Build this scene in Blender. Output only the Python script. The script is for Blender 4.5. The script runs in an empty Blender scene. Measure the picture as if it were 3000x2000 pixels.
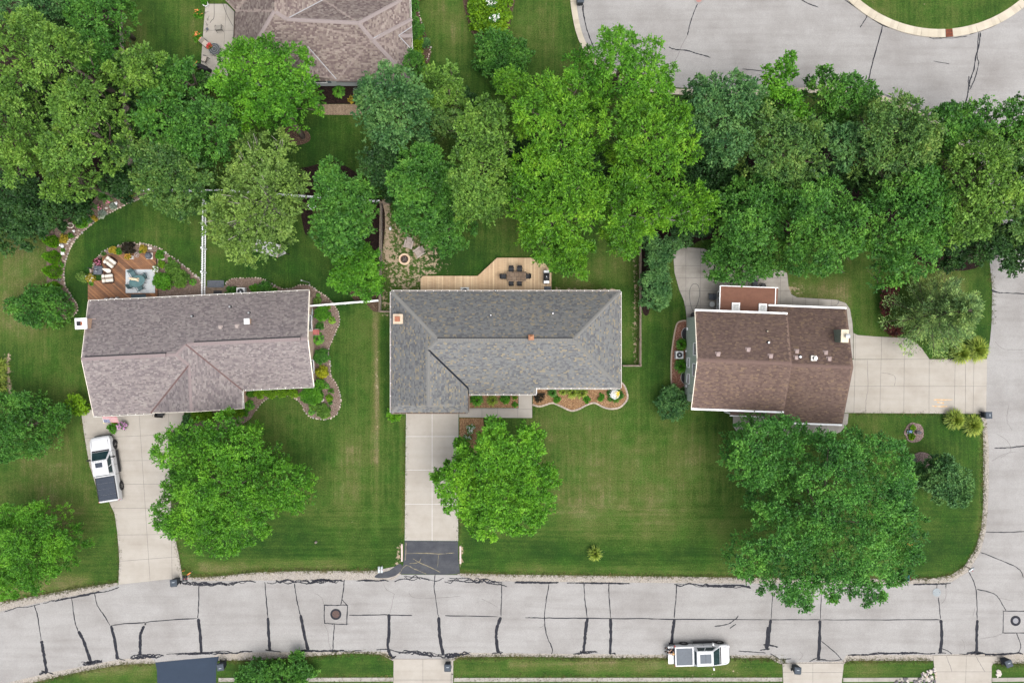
import bpy, bmesh, math, random
import numpy as np
from mathutils import Vector, Matrix, noise as mnoise
R = math.radians
SC = bpy.context.scene
COL = SC.collection
random.seed(7)
# ------------------------------------------------------------------ camera, sky, sun, exposure
H = 77.8                                   # drone height over the ground (m); 30 photo pixels per metre on the ground
cam_d = bpy.data.cameras.new('camera'); cam = bpy.data.objects.new('camera', cam_d); COL.objects.link(cam)
cam.location = (0, 0, H); cam_d.sensor_width = 36.0; cam_d.lens = 36.0 * H / 100.0
cam_d.clip_start = 0.5; cam_d.clip_end = 2000
SC.camera = cam
SUN_EL, SUN_AZ = R(70), R(140)             # light comes from the lower right of the picture
wd = bpy.data.worlds.new('World'); SC.world = wd; wd.use_nodes = True
nt = wd.node_tree; nt.nodes.clear()
wo = nt.nodes.new('ShaderNodeOutputWorld'); bg = nt.nodes.new('ShaderNodeBackground'); sky = nt.nodes.new('ShaderNodeTexSky')
sky.sky_type = 'NISHITA'; sky.sun_disc = False; sky.sun_elevation = SUN_EL; sky.sun_rotation = SUN_AZ
sky.altitude = 250; sky.air_density = 1.0; sky.dust_density = 5.0; sky.ozone_density = 1.0
bg.inputs['Strength'].default_value = 0.15
hs = nt.nodes.new('ShaderNodeHueSaturation'); hs.inputs['Saturation'].default_value = 0.3      # high thin overcast: the same pale sky all over
nt.links.new(sky.outputs[0], hs.inputs['Color']); nt.links.new(hs.outputs[0], bg.inputs[0]); nt.links.new(bg.outputs[0], wo.inputs[0])
sun_d = bpy.data.lights.new('sun', 'SUN'); sun = bpy.data.objects.new('sun', sun_d); COL.objects.link(sun)
sun_d.energy = 0.95; sun_d.angle = R(48); sun_d.color = (1.0, 0.96, 0.90)
sd = Vector((math.sin(SUN_AZ) * math.cos(SUN_EL), math.cos(SUN_AZ) * math.cos(SUN_EL), math.sin(SUN_EL)))
sun.rotation_euler = sd.to_track_quat('Z', 'Y').to_euler(); sun.location = (30, -30, 60)
SC.view_settings.view_transform = 'Standard'; SC.view_settings.look = 'None'
SC.view_settings.gamma = 1.0; SC.view_settings.use_curve_mapping = False
SC.view_settings.exposure = 1.20
SC.render.engine = 'CYCLES'
SC.cycles.max_bounces = 6; SC.cycles.transparent_max_bounces = 4
# ------------------------------------------------------------------ helpers
def W(px, py, z=0.0):                      # photo pixel -> world point at height z (the camera looks straight down)
    s = (H - z) / (H * 30.0)
    return ((px - 1500) * s, (1000 - py) * s)
def W3(px, py, z=0.0):
    x, y = W(px, py, z); return (x, y, z)
def PX(pts, z=0.0): return [W(p[0], p[1], z) for p in pts]
def spl(pts, closed=False, n=6):           # Catmull-Rom through 2-d points
    P = [np.array(p, float) for p in pts]; out = []; m = len(P)
    for i in range(m if closed else m - 1):
        if closed: a, b, c, d = P[i - 1], P[i], P[(i + 1) % m], P[(i + 2) % m]
        else: a, b, c, d = P[max(i - 1, 0)], P[i], P[i + 1], P[min(i + 2, m - 1)]
        for k in range(n):
            t = k / n
            out.append(tuple(0.5 * ((2 * b) + (c - a) * t + (2 * a - 5 * b + 4 * c - d) * t * t + (3 * b - a - 3 * c + d) * t ** 3)))
    if not closed: out.append(tuple(P[-1]))
    return out
def inpoly(pts, poly):                     # vectorised point in polygon
    pts = np.asarray(pts, float); x, y = pts[:, 0], pts[:, 1]; poly = np.asarray(poly, float)
    ins = np.zeros(len(pts), bool); n = len(poly); j = n - 1
    for i in range(n):
        xi, yi = poly[i]; xj, yj = poly[j]
        if yi != yj:
            c = ((yi > y) != (yj > y)) & (x < (xj - xi) * (y - yi) / (yj - yi) + xi); ins ^= c
        j = i
    return ins
def edgedist(pts, poly, closed=True):
    pts = np.asarray(pts, float); poly = np.asarray(poly, float); d = np.full(len(pts), 1e9); n = len(poly)
    for i in range(n if closed else n - 1):
        a, b = poly[i], poly[(i + 1) % n]; ab = b - a; L = (ab ** 2).sum() + 1e-12
        t = np.clip(((pts - a) @ ab) / L, 0, 1); q = a + t[:, None] * ab
        d = np.minimum(d, np.hypot(*(pts - q).T))
    return d
class MB:                                  # collects shapes, builds ONE mesh object
    def __init__(s): s.v = []; s.f = []; s.smooth = False
    def add(s, vs, fs):
        o = len(s.v); s.v += [tuple(map(float, p)) for p in vs]; s.f += [tuple(i + o for i in f) for f in fs]; return s
    def box(s, x0, x1, y0, y1, z0, z1, m=None):
        vs = [(x, y, z) for z in (z0, z1) for (x, y) in ((x0, y0), (x1, y0), (x1, y1), (x0, y1))]
        if m is not None: vs = [tuple(m @ Vector(p)) for p in vs]
        return s.add(vs, [(3, 2, 1, 0), (4, 5, 6, 7), (0, 1, 5, 4), (1, 2, 6, 5), (2, 3, 7, 6), (3, 0, 4, 7)])
    def cbox(s, x0, x1, y0, y1, z0, z1, b=0.03, m=None):   # box with chamfered vertical edges and top
        b = min(b, (x1 - x0) * .4, (y1 - y0) * .4, (z1 - z0) * .45)
        def ring(i, z): return [(x0 + b + i, y0 + i, z), (x1 - b - i, y0 + i, z), (x1 - i, y0 + b + i, z), (x1 - i, y1 - b - i, z), (x1 - b - i, y1 - i, z), (x0 + b + i, y1 - i, z), (x0 + i, y1 - b - i, z), (x0 + i, y0 + b + i, z)]
        vs = ring(0, z0) + ring(0, z1 - b * .7) + ring(b * .6, z1)
        if m is not None: vs = [tuple(m @ Vector(p)) for p in vs]
        fs = [tuple(reversed(range(8))), tuple(range(16, 24))]
        for k in range(2):
            for i in range(8):
                j = (i + 1) % 8; fs.append((k * 8 + i, k * 8 + j, k * 8 + 8 + j, k * 8 + 8 + i))
        return s.add(vs, fs)
    def prism(s, poly, z0, z1):            # vertical prism over a 2-d polygon
        n = len(poly)
        ar = sum(poly[i][0] * poly[(i + 1) % n][1] - poly[(i + 1) % n][0] * poly[i][1] for i in range(n))
        if ar < 0: poly = poly[::-1]
        vs = [(p[0], p[1], z0) for p in poly] + [(p[0], p[1], z1) for p in poly]
        fs = [tuple(range(n, 2 * n)), tuple(reversed(range(n)))] + [(i, (i + 1) % n, n + (i + 1) % n, n + i) for i in range(n)]
        return s.add(vs, fs)
    def tube(s, pts, rs, n=8, cap=True):
        pts = [Vector(p) for p in pts]; rs = [rs] * len(pts) if not hasattr(rs, '__len__') else rs; vs = []
        ref = None
        for i, p in enumerate(pts):
            t = (pts[min(i + 1, len(pts) - 1)] - pts[max(i - 1, 0)]); t = t.normalized() if t.length > 1e-9 else Vector((0, 0, 1))
            if ref is None: ref = t.orthogonal().normalized()
            u = (ref - t * ref.dot(t)); u = u.normalized() if u.length > 1e-6 else t.orthogonal().normalized(); ref = u; w = t.cross(u)
            for k in range(n):
                a = 2 * math.pi * k / n; vs.append(p + (u * math.cos(a) + w * math.sin(a)) * rs[i])
        fs = []
        for i in range(len(pts) - 1):
            for k in range(n):
                j = (k + 1) % n; fs.append((i * n + k, i * n + j, (i + 1) * n + j, (i + 1) * n + k))
        if cap: fs += [tuple(reversed(range(n))), tuple(range((len(pts) - 1) * n, len(pts) * n))]
        return s.add(vs, fs)
    def lathe(s, prof, c=(0, 0, 0), n=20, m=None):   # prof: (r, z) pairs
        vs = []
        for (r, z) in prof:
            for k in range(n):
                a = 2 * math.pi * k / n; p = Vector((r * math.cos(a), r * math.sin(a), z))
                if m is not None: p = m @ p
                vs.append((p[0] + c[0], p[1] + c[1], p[2] + c[2]))
        fs = []
        for i in range(len(prof) - 1):
            for k in range(n):
                j = (k + 1) % n; fs.append((i * n + k, i * n + j, (i + 1) * n + j, (i + 1) * n + k))
        fs += [tuple(reversed(range(n))), tuple(range((len(prof) - 1) * n, len(prof) * n))]
        return s.add(vs, fs)
    def loft(s, rings, cap=True):
        n = len(rings[0]); vs = [p for r in rings for p in r]; fs = []
        for i in range(len(rings) - 1):
            for k in range(n):
                j = (k + 1) % n; fs.append((i * n + k, i * n + j, (i + 1) * n + j, (i + 1) * n + k))
        if cap: fs += [tuple(reversed(range(n))), tuple(range((len(rings) - 1) * n, len(rings) * n))]
        return s.add(vs, fs)
    def ribbon(s, pts, ws, z):             # flat strip along a 2-d line
        n = len(pts); ws = [ws] * n if not hasattr(ws, '__len__') else ws; vs = []
        for i in range(n):
            a, b = pts[max(i - 1, 0)], pts[min(i + 1, n - 1)]; dx, dy = b[0] - a[0], b[1] - a[1]; L = math.hypot(dx, dy) + 1e-9
            nx, ny = -dy / L, dx / L
            vs += [(pts[i][0] + nx * ws[i] / 2, pts[i][1] + ny * ws[i] / 2, z), (pts[i][0] - nx * ws[i] / 2, pts[i][1] - ny * ws[i] / 2, z)]
        return s.add(vs, [(2 * i, 2 * i + 1, 2 * i + 3, 2 * i + 2) for i in range(n - 1)])
    def wall(s, pts, t, z0, z1, closed=False):       # upright strip with thickness along a 2-d line
        n = len(pts); L, Rr = [], []
        for i in range(n):
            a = pts[i - 1] if (closed or i > 0) else pts[i]; b = pts[(i + 1) % n] if (closed or i < n - 1) else pts[i]
            dx, dy = b[0] - a[0], b[1] - a[1]; l = math.hypot(dx, dy) + 1e-9; nx, ny = -dy / l * t / 2, dx / l * t / 2
            L.append((pts[i][0] + nx, pts[i][1] + ny)); Rr.append((pts[i][0] - nx, pts[i][1] - ny))
        for i in range(n if closed else n - 1):
            j = (i + 1) % n; q = [L[i], L[j], Rr[j], Rr[i]]
            s.prism(q, z0, z1)
        return s
    def build(s, name, mat, parent=None, shift=True, smooth=None):
        me = bpy.data.meshes.new(name); off = (0, 0, 0)
        if parent is not None and shift: off = parent_world(parent)
        vs = [(p[0] - off[0], p[1] - off[1], p[2] - off[2]) for p in s.v]
        me.from_pydata(vs, [], s.f); me.update()
        if mat is not None: me.materials.append(mat)
        if s.smooth if smooth is None else smooth: me.polygons.foreach_set('use_smooth', [True] * len(me.polygons))
        bm = bmesh.new(); bm.from_mesh(me); bmesh.ops.recalc_face_normals(bm, faces=bm.faces); bm.to_mesh(me); bm.free()
        o = bpy.data.objects.new(name, me); COL.objects.link(o)
        if parent is not None: o.parent = parent
        return o
def parent_world(o):
    x = Vector((0, 0, 0))
    while o is not None: x = x + o.location; o = o.parent
    return x
def tag(o, label=None, cat=None, group=None, kind=None):
    if label: o['label'] = label
    if cat: o['category'] = cat
    if group: o['group'] = group
    if kind: o['kind'] = kind
    return o
def thing(name, label, cat, loc=(0, 0, 0), rz=0.0, group=None):
    o = bpy.data.objects.new(name, None); COL.objects.link(o); o.location = loc; o.rotation_euler = (0, 0, rz); o.empty_display_size = .3
    return tag(o, label, cat, group)
def part(name, mb, mat, parent, smooth=False): return mb.build(name, mat, parent, shift=False, smooth=smooth)   # local coordinates
def struct(name, mb, mat): return tag(mb.build(name, mat), kind='structure')
def copy_tree(o, parent=None):
    c = o.copy(); COL.objects.link(c); c.parent = parent
    for ch in list(o.children): copy_tree(ch, c)
    return c
def rawmesh(name, verts, quads, mat, parent=None, off=(0, 0, 0), smooth=False):     # fast quad mesh from numpy
    me = bpy.data.meshes.new(name); v = np.asarray(verts, np.float32) - np.asarray(off, np.float32); q = np.asarray(quads, np.int32)
    me.vertices.add(len(v)); me.vertices.foreach_set('co', v.ravel())
    me.loops.add(q.size); me.loops.foreach_set('vertex_index', q.ravel())
    me.polygons.add(len(q)); me.polygons.foreach_set('loop_start', np.arange(0, q.size, q.shape[1], dtype=np.int32))
    me.update(calc_edges=True)
    if smooth: me.polygons.foreach_set('use_smooth', np.ones(len(q), bool))
    me.materials.append(mat)
    o = bpy.data.objects.new(name, me); COL.objects.link(o)
    if parent is not None: o.parent = parent
    return o
# ------------------------------------------------------------------ materials (all procedural)
class NT:
    def __init__(s, name):
        s.m = bpy.data.materials.new(name); s.m.use_nodes = True; s.t = s.m.node_tree; s.t.nodes.clear()
        s.out = s.t.nodes.new('ShaderNodeOutputMaterial'); s.co = None
    def n(s, typ, **k):
        x = s.t.nodes.new(typ)
        for a, b in k.items(): setattr(x, a, b)
        return x
    def l(s, a, b): s.t.links.new(a, b)
    def setin(s, sock, v):
        if hasattr(v, 'is_output') or isinstance(v, bpy.types.NodeSocket): s.l(v, sock)
        else: sock.default_value = v
    def coord(s):
        if s.co is None: s.co = s.n('ShaderNodeTexCoord').outputs['Object']
        return s.co
    def noise(s, scale, detail=4, rough=.55, vec=None, dist=0):
        x = s.n('ShaderNodeTexNoise'); x.inputs['Scale'].default_value = scale; x.inputs['Detail'].default_value = detail
        x.inputs['Roughness'].default_value = rough; x.inputs['Distortion'].default_value = dist
        s.l(vec if vec is not None else s.coord(), x.inputs['Vector']); return x.outputs['Fac']
    def mapv(s, scale=(1, 1, 1), rot=(0, 0, 0)):
        x = s.n('ShaderNodeMapping'); s.l(s.coord(), x.inputs[0]); x.inputs['Scale'].default_value = scale; x.inputs['Rotation'].default_value = rot
        return x.outputs[0]
    def math(s, op, a, b=0.0, c=0.0):
        x = s.n('ShaderNodeMath', operation=op); s.setin(x.inputs[0], a); s.setin(x.inputs[1], b); s.setin(x.inputs[2], c); return x.outputs[0]
    def rng(s, v, a, b, c=0.0, d=1.0):
        x = s.n('ShaderNodeMapRange'); s.l(v, x.inputs[0])
        for i, k in enumerate((a, b, c, d)): x.inputs[1 + i].default_value = k
        return x.outputs[0]
    def mix(s, f, a, b, blend='MIX'):
        x = s.n('ShaderNodeMix', data_type='RGBA', blend_type=blend); s.setin(x.inputs[0], f)
        for k, c in ((6, a), (7, b)):
            s.setin(x.inputs[k], (*c, 1) if isinstance(c, tuple) and len(c) == 3 else c)
        return x.outputs[2]
    def ramp(s, f, stops, interp='LINEAR'):
        x = s.n('ShaderNodeValToRGB'); r = x.color_ramp; r.interpolation = interp
        while len(r.elements) < len(stops): r.elements.new(.5)
        for e, (p, c) in zip(r.elements, stops): e.position = p; e.color = (*c, 1)
        s.l(f, x.inputs[0]); return x.outputs[0]
    def island(s): return s.n('ShaderNodeNewGeometry').outputs['Random Per Island']
    def bump(s, h, strength=.3, dist=.02):
        x = s.n('ShaderNodeBump'); x.inputs['Strength'].default_value = strength; x.inputs['Distance'].default_value = dist; s.l(h, x.inputs['Height']); return x.outputs[0]
    def pbr(s, col, rough=.7, metal=0, spec=.4, normal=None, **k):
        x = s.n('ShaderNodeBsdfPrincipled'); s.setin(x.inputs['Base Color'], (*col, 1) if isinstance(col, tuple) and len(col) == 3 else col)
        s.setin(x.inputs['Roughness'], rough); x.inputs['Metallic'].default_value = metal; x.inputs['Specular IOR Level'].default_value = spec
        if normal is not None: s.l(normal, x.inputs['Normal'])
        for a, b in k.items(): x.inputs[a.replace('_', ' ')].default_value = b
        s.l(x.outputs[0], s.out.inputs[0]); return x
MATS = {}
def mat(name, c1, c2=None, scale=6, rough=.7, bump=0, bscale=None, metal=0, spec=.2, isl=0.0, coat=0.0, detail=5):
    if name in MATS: return MATS[name]
    t = NT(name); c2 = c2 or tuple(min(1, x * 1.18) for x in c1)
    col = t.mix(t.rng(t.noise(scale, detail), .3, .7), c1, c2)
    if isl: col = t.mix(1.0, col, t.ramp(t.island(), [(0, (1 - isl,) * 3), (1, (1 + isl * .4,) * 3)]), 'MULTIPLY')
    nm = t.bump(t.noise(bscale or scale * 6, 3), bump) if bump else None
    p = t.pbr(col, rough, metal, spec, nm)
    if coat: p.inputs['Coat Weight'].default_value = coat; p.inputs['Coat Roughness'].default_value = .08
    MATS[name] = t.m; return t.m
def leafmat(name, dark, mid, light, hi=None, nscale=.45, trans=.22, amt=.55):
    if name in MATS: return MATS[name]
    t = NT(name); f = t.math('ADD', t.math('MULTIPLY', t.island(), 1 - amt), t.math('MULTIPLY', t.rng(t.noise(nscale, 3), .28, .72), amt))
    st = [(0.06, tuple(x * .42 for x in dark)), (.3, tuple(x * .85 for x in dark)), (.52, tuple(x * .9 for x in mid)), (.82, tuple(x * .92 for x in light))] + ([(1.0, hi)] if hi else [])
    col = t.ramp(f, st); col = t.mix(t.rng(t.noise(.22, 3, .6), .42, .64, 0, .5), col, t.mix(1.0, col, (1.30, 1.16, .80), 'MULTIPLY'))
    p = t.n('ShaderNodeBsdfPrincipled'); t.l(col, p.inputs['Base Color']); p.inputs['Roughness'].default_value = .5; p.inputs['Specular IOR Level'].default_value = .2
    tr = t.n('ShaderNodeBsdfTranslucent'); t.l(t.mix(1.0, col, (1.0, 1.0, .55), 'MULTIPLY'), tr.inputs[0])
    mx = t.n('ShaderNodeMixShader'); mx.inputs[0].default_value = trans; t.l(p.outputs[0], mx.inputs[1]); t.l(tr.outputs[0], mx.inputs[2]); t.l(mx.outputs[0], t.out.inputs[0])
    MATS[name] = t.m; return t.m
def shinglemat(name, stops, grime=.18, ctr=.7):
    t = NT(name); mean = [sum(k[i] for _, k in stops) / len(stops) * .86 for i in range(3)]
    c = t.ramp(t.island(), [(p, tuple(mean[i] + (x * .86 - mean[i]) * ctr for i, x in enumerate(k))) for p, k in stops], 'LINEAR')
    n = t.noise(.35, 4); c = t.mix(t.rng(n, .35, .7, 0, grime), c, t.mix(1.0, c, (.74, .72, .72), 'MULTIPLY'))
    streak = t.noise(1.0, 4, vec=t.mapv((2.5, .35, 1))); c = t.mix(t.rng(streak, .5, .75, 0, grime * .8), c, t.mix(1.0, c, (1.2, 1.17, 1.14), 'MULTIPLY'))
    g = t.noise(55, 3, .7); c = t.mix(1.0, c, t.ramp(g, [(.25, (.7,) * 3), (.75, (1.22,) * 3)]), 'MULTIPLY')
    t.pbr(c, .92, 0, .2, t.bump(g, .4, .01)); m2 = mat(name + '_base', tuple(x * .9 for x in mean), tuple(mean), 9, .92); t.m['base'] = m2.name; return t.m
# ------------------------------------------------------------------ ground
def lawn_material():
    t = NT('lawn_grass'); a = t.n('ShaderNodeAttribute', attribute_name='dry').outputs['Fac']; b = t.n('ShaderNodeAttribute', attribute_name='lush').outputs['Fac']
    soil = t.n('ShaderNodeAttribute', attribute_name='soil').outputs['Fac']; st = t.n('ShaderNodeAttribute', attribute_name='stripe').outputs['Fac']
    n1 = t.noise(.16, 5, .6); n2 = t.noise(1.1, 5, .6); n3 = t.noise(6, 4, .65); n4 = t.noise(9.5, 5, .8); ln1 = t.noise(2.2, 3, .6, t.mapv((1.6, .07, 1))); ln2 = t.noise(2.2, 3, .6, t.mapv((.07, 1.6, 1))); side = t.n('ShaderNodeAttribute', attribute_name='rowdir').outputs['Fac']
    f = t.math('ADD', t.math('MULTIPLY', n1, .72), t.math('MULTIPLY', n2, .45)); f = t.math('ADD', f, t.math('MULTIPLY', n3, .42)); f = t.math('SUBTRACT', f, .315)
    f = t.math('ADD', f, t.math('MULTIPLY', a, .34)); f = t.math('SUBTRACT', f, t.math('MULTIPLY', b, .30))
    lm = t.n('ShaderNodeMix', data_type='FLOAT'); t.l(side, lm.inputs[0]); t.l(ln1, lm.inputs[2]); t.l(ln2, lm.inputs[3]); f = t.math('ADD', f, t.math('MULTIPLY', st, .024)); f = t.math('ADD', f, t.math('MULTIPLY', t.math('SUBTRACT', lm.outputs[0], .5), .48))
    col = t.ramp(f, [(.20, (.013, .038, .005)), (.40, (.028, .060, .008)), (.54, (.046, .075, .013)), (.68, (.068, .085, .021)), (.84, (.110, .102, .042)), (1.0, (.17, .14, .078))])
    hue = t.noise(.5, 3); col = t.mix(t.rng(hue, .45, .7, 0, .55), col, t.mix(1.0, col, (.70, 1.12, .72), 'MULTIPLY'))
    fl = t.rng(t.noise(9, 2, .5), .70, .74); col = t.mix(t.math('MULTIPLY', fl, .45), col, (.20, .17, .055))     # straw flecks
    col = t.mix(1.0, col, t.ramp(n4, [(.3, (.42,) * 3), (.5, (.95,) * 3), (.7, (1.75,) * 3)]), 'MULTIPLY')
    sf = t.rng(t.math('ADD', soil, t.math('MULTIPLY', t.math('SUBTRACT', t.noise(2.6, 6, .7), .5), 2.6)), .46, .66)
    sc = t.mix(t.noise(4, 5), (.20, .145, .095), (.36, .29, .21)); sc = t.mix(1.0, sc, t.ramp(n4, [(.3, (.7,) * 3), (.7, (1.25,) * 3)]), 'MULTIPLY')
    col = t.mix(sf, col, sc)
    hgt = t.math('ADD', n4, t.math('MULTIPLY', n3, .6)); t.pbr(col, .9, 0, .15, t.bump(hgt, .9, .06)); return t.m
gx = np.concatenate([[-400, -150, -80], np.arange(-56, 56.01, .34), [80, 150, 400]]); gy = np.concatenate([[-400, -150, -60], np.arange(-37.5, 37.51, .34), [60, 150, 400]])
GX, GY = np.meshgrid(gx, gy); gv = np.stack([GX.ravel(), GY.ravel(), np.zeros(GX.size)], 1)
ni, nj = len(gx), len(gy); idx = np.arange(ni * nj).reshape(nj, ni)
gq = np.stack([idx[:-1, :-1], idx[:-1, 1:], idx[1:, 1:], idx[1:, :-1]], -1).reshape(-1, 4)
lawn = rawmesh('lawn', gv, gq, lawn_material()); tag(lawn, kind='structure')
PXG = gv[:, :2] * 30; PXG = np.stack([PXG[:, 0] + 1500, 1000 - PXG[:, 1]], 1)
def cap(pts, r0, r1):                      # 1 inside r0 pixels of a line, fading to 0 at r1
    d = edgedist(PXG, pts, False) if len(pts) > 1 else np.hypot(*(PXG - np.array(pts[0])).T)
    return np.clip((r1 - d) / (r1 - r0), 0, 1)
dry = np.zeros(len(gv)); lush = np.zeros(len(gv)); soil = np.zeros(len(gv))
for pts, r0, r1, w in [([(1100, 915), (1103, 1120), (1101, 1350)], 3, 14, 1.15), ([(1101, 1350), (1102, 1560)], 2, 14, .55), ([(60, 760), (60, 900)], 30, 130, .75), ([(150, 1330), (200, 1500)], 20, 120, .6),
        ([(1030, 1240), (1020, 1420)], 10, 80, .5), ([(1630, 1300), (1850, 1400), (1700, 1480)], 30, 160, .45), ([(2020, 1330), (1900, 1560)], 20, 120, .35),
        ([(380, 60), (400, 160)], 10, 70, .7), ([(540, 30), (560, 140)], 10, 60, .35), ([(600, 1660), (1000, 1655)], 5, 30, .8), ([(1500, 1665), (2200, 1668)], 5, 26, .55),
        ([(2330, 845), (2460, 860)], 10, 60, .7), ([(2700, 790), (2800, 830)], 10, 60, .6), ([(1300, 40), (1340, 160)], 10, 70, .45), ([(1560, 60), (1600, 110)], 10, 70, .35),
        ([(2560, -60), (2760, 30), (2950, -30)], 30, 110, .55), ([(0, 1735), (250, 1700)], 5, 34, .8), ([(260, 1960), (430, 1950)], 5, 40, .8), ([(1500, 1945), (2150, 1945)], 5, 24, .75), ([(700, 1940), (760, 1950)], 5, 30, .6),
        ([(2370, 1960), (2700, 1950)], 5, 20, .3), ([(1700, 820), (1800, 770)], 20, 70, .45), ([(1330, 1440), (1345, 1620)], 3, 20, .5), ([(1180, 1230), (1182, 1560)], 3, 14, .5), ([(2880, 1250), (2870, 1560)], 4, 18, .5)]:
    dry = np.maximum(dry, w * cap(pts, r0, r1))
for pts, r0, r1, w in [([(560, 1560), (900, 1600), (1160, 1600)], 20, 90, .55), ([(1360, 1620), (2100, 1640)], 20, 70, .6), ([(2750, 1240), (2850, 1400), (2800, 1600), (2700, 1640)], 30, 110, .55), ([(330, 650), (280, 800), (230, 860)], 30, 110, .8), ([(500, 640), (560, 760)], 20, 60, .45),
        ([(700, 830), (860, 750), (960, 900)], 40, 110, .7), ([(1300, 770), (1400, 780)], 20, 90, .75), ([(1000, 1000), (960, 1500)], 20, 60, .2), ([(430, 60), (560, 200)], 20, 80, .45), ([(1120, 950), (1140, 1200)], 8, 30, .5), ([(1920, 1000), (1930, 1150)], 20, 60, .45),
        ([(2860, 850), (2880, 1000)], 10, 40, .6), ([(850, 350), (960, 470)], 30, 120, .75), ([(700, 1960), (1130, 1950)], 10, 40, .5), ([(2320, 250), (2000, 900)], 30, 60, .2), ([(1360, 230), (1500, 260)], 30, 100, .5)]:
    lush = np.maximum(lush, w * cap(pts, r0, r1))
for pts, r0, r1, w in [([(1170, 720), (1190, 800), (1230, 760)], 40, 120, .50), ([(1180, 860), (1260, 850)], 10, 70, .32), ([(1125, 600), (1135, 760)], 6, 34, .75), ([(1118, 860), (1135, 900)], 10, 40, .5), ([(1862, 740), (1860, 1060)], 3, 13, .5), ([(1600, 848), (1800, 850)], 2, 12, .6),
        ([(1100, 930), (1103, 1120), (1102, 1330)], 1, 9, .40), ([(2300, 845), (2340, 850)], 5, 30, .5), ([(1350, 1600), (1350, 1650)], 3, 12, .7), ([(1172, 1600), (1165, 1650)], 3, 14, .6), ([(20, 1040), (30, 1150)], 3, 12, .8), ([(560, 1215), (500, 1280)], 3, 10, .4), ([(2560, 1640), (2660, 1520)], 4, 16, .3), ([(2200, 1960), (2010, 1985)], 4, 14, .3)]:
    soil = np.maximum(soil, w * cap(pts, r0, r1))
rowdir = (PXG[:, 1] >= 1480).astype(float); stripe = np.sin(gv[:, 0] * 5.2 + .4 * np.sin(gv[:, 1] * .3)) * (PXG[:, 1] < 1250) + np.sin(gv[:, 1] * 5.2 + .3 * np.sin(gv[:, 0] * .25)) * (PXG[:, 1] >= 1250)
for nm, arr in (('dry', dry), ('lush', lush), ('soil', soil), ('stripe', stripe), ('rowdir', rowdir)):
    at = lawn.data.attributes.new(nm, 'FLOAT', 'POINT'); at.data.foreach_set('value', arr.astype(np.float32))
# ------------------------------------------------------------------ paved surfaces
def paving(name, c1, c2, speck=.25, stain=(.75, .73, .72), sscale=.25, fine=30):
    t = NT(name); n1 = t.noise(sscale, 5, .6); n2 = t.noise(2.2, 5, .6); n4 = t.noise(fine, 3, .75)
    c1, c2 = tuple(x * .82 for x in c1), tuple(x * .82 for x in c2); c = t.mix(n2, c1, c2); c = t.mix(t.rng(n1, .42, .72, 0, .85), c, t.mix(1.0, c, stain, 'MULTIPLY'))
    tr = t.noise(.8, 4, .6, t.mapv((.12, 1.6, 1))); c = t.mix(t.rng(tr, .46, .72, 0, .55), c, t.mix(1.0, c, stain, 'MULTIPLY'))
    c = t.mix(1.0, c, t.ramp(n4, [(.28, (1 - speck,) * 3), (.5, (1,) * 3), (.75, (1 + speck * .8,) * 3)]), 'MULTIPLY')
    c = t.mix(1.0, c, t.ramp(t.island(), [(0, (.87,) * 3), (1, (1.05,) * 3)]), 'MULTIPLY')
    t.pbr(c, .88, 0, .25, t.bump(n4, .35, .01)); MATS[name] = t.m; return t.m
M_road = paving('road_asphalt', (.284, .275, .266), (.320, .310, .299), .38)
M_conc = paving('driveway_concrete', (.345, .318, .280), (.395, .365, .322), .16, (.84, .82, .80), .5)
M_walk = paving('grey_concrete', (.32, .30, .27), (.38, .355, .32), .18, (.68, .66, .64), .7)
M_kerb = paving('kerb_concrete', (.44, .39, .31), (.50, .45, .36), .14, (.85, .83, .8), .5)
M_apron = paving('black_asphalt', (.034, .037, .045), (.060, .064, .075), .5, (1.5, 1.45, 1.35), .8)
M_blue = paving('sealed_asphalt', (.022, .034, .055), (.028, .042, .066), .3, (1.1, 1.1, 1.1), .5)
def gravelmat(name, c, scale=16, dirt=(.16, .12, .085)):
    t = NT(name); v = t.n('ShaderNodeTexVoronoi'); v.inputs['Scale'].default_value = scale; t.l(t.coord(), v.inputs['Vector'])
    r = t.n('ShaderNodeSeparateColor'); t.l(v.outputs['Color'], r.inputs[0]); k = t.ramp(r.outputs[0], [(i / (len(c) - 1), x) for i, x in enumerate(c)])
    k = t.mix(t.rng(v.outputs['Distance'], .25, .6, 0, .85), k, tuple(x * .45 for x in c[0])); k = t.mix(t.rng(t.noise(.9, 5, .65), .5, .75, 0, .6), k, dirt)
    t.pbr(k, .95, 0, .15, t.bump(t.math('SUBTRACT', 1.0, v.outputs['Distance']), .8, .03)); MATS[name] = t.m; return t.m
M_gravel = gravelmat('shoulder_gravel', [(.32, .285, .25), (.42, .385, .34), (.48, .44, .39)], 26, (.30, .26, .205))
M_mulch = gravelmat('brown_mulch', [(.060, .036, .024), (.115, .075, .052), (.20, .145, .105)], 22, (.05, .032, .022))
M_pinkgr = gravelmat('pinkish_stone_mulch', [(.13, .088, .068), (.24, .175, .14), (.36, .29, .25)], 24, (.12, .085, .06))
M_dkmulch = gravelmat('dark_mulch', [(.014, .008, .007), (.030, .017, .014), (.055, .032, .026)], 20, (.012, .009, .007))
M_chips = gravelmat('tan_wood_chips', [(.20, .11, .055), (.34, .20, .105), (.46, .31, .18)], 20, (.15, .075, .035))
M_redrock = gravelmat('red_rock_mulch', [(.16, .065, .040), (.30, .145, .10), (.42, .26, .20)], 18, (.14, .07, .045))
M_pebble = gravelmat('purple_grey_pebbles', [(.14, .09, .085), (.26, .19, .17), (.42, .34, .30)], 20, (.14, .10, .08))
M_tar = mat('crack_sealant', (.012, .0125, .017), (.024, .025, .031), 3, .75, .1, 40, spec=.12)
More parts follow.
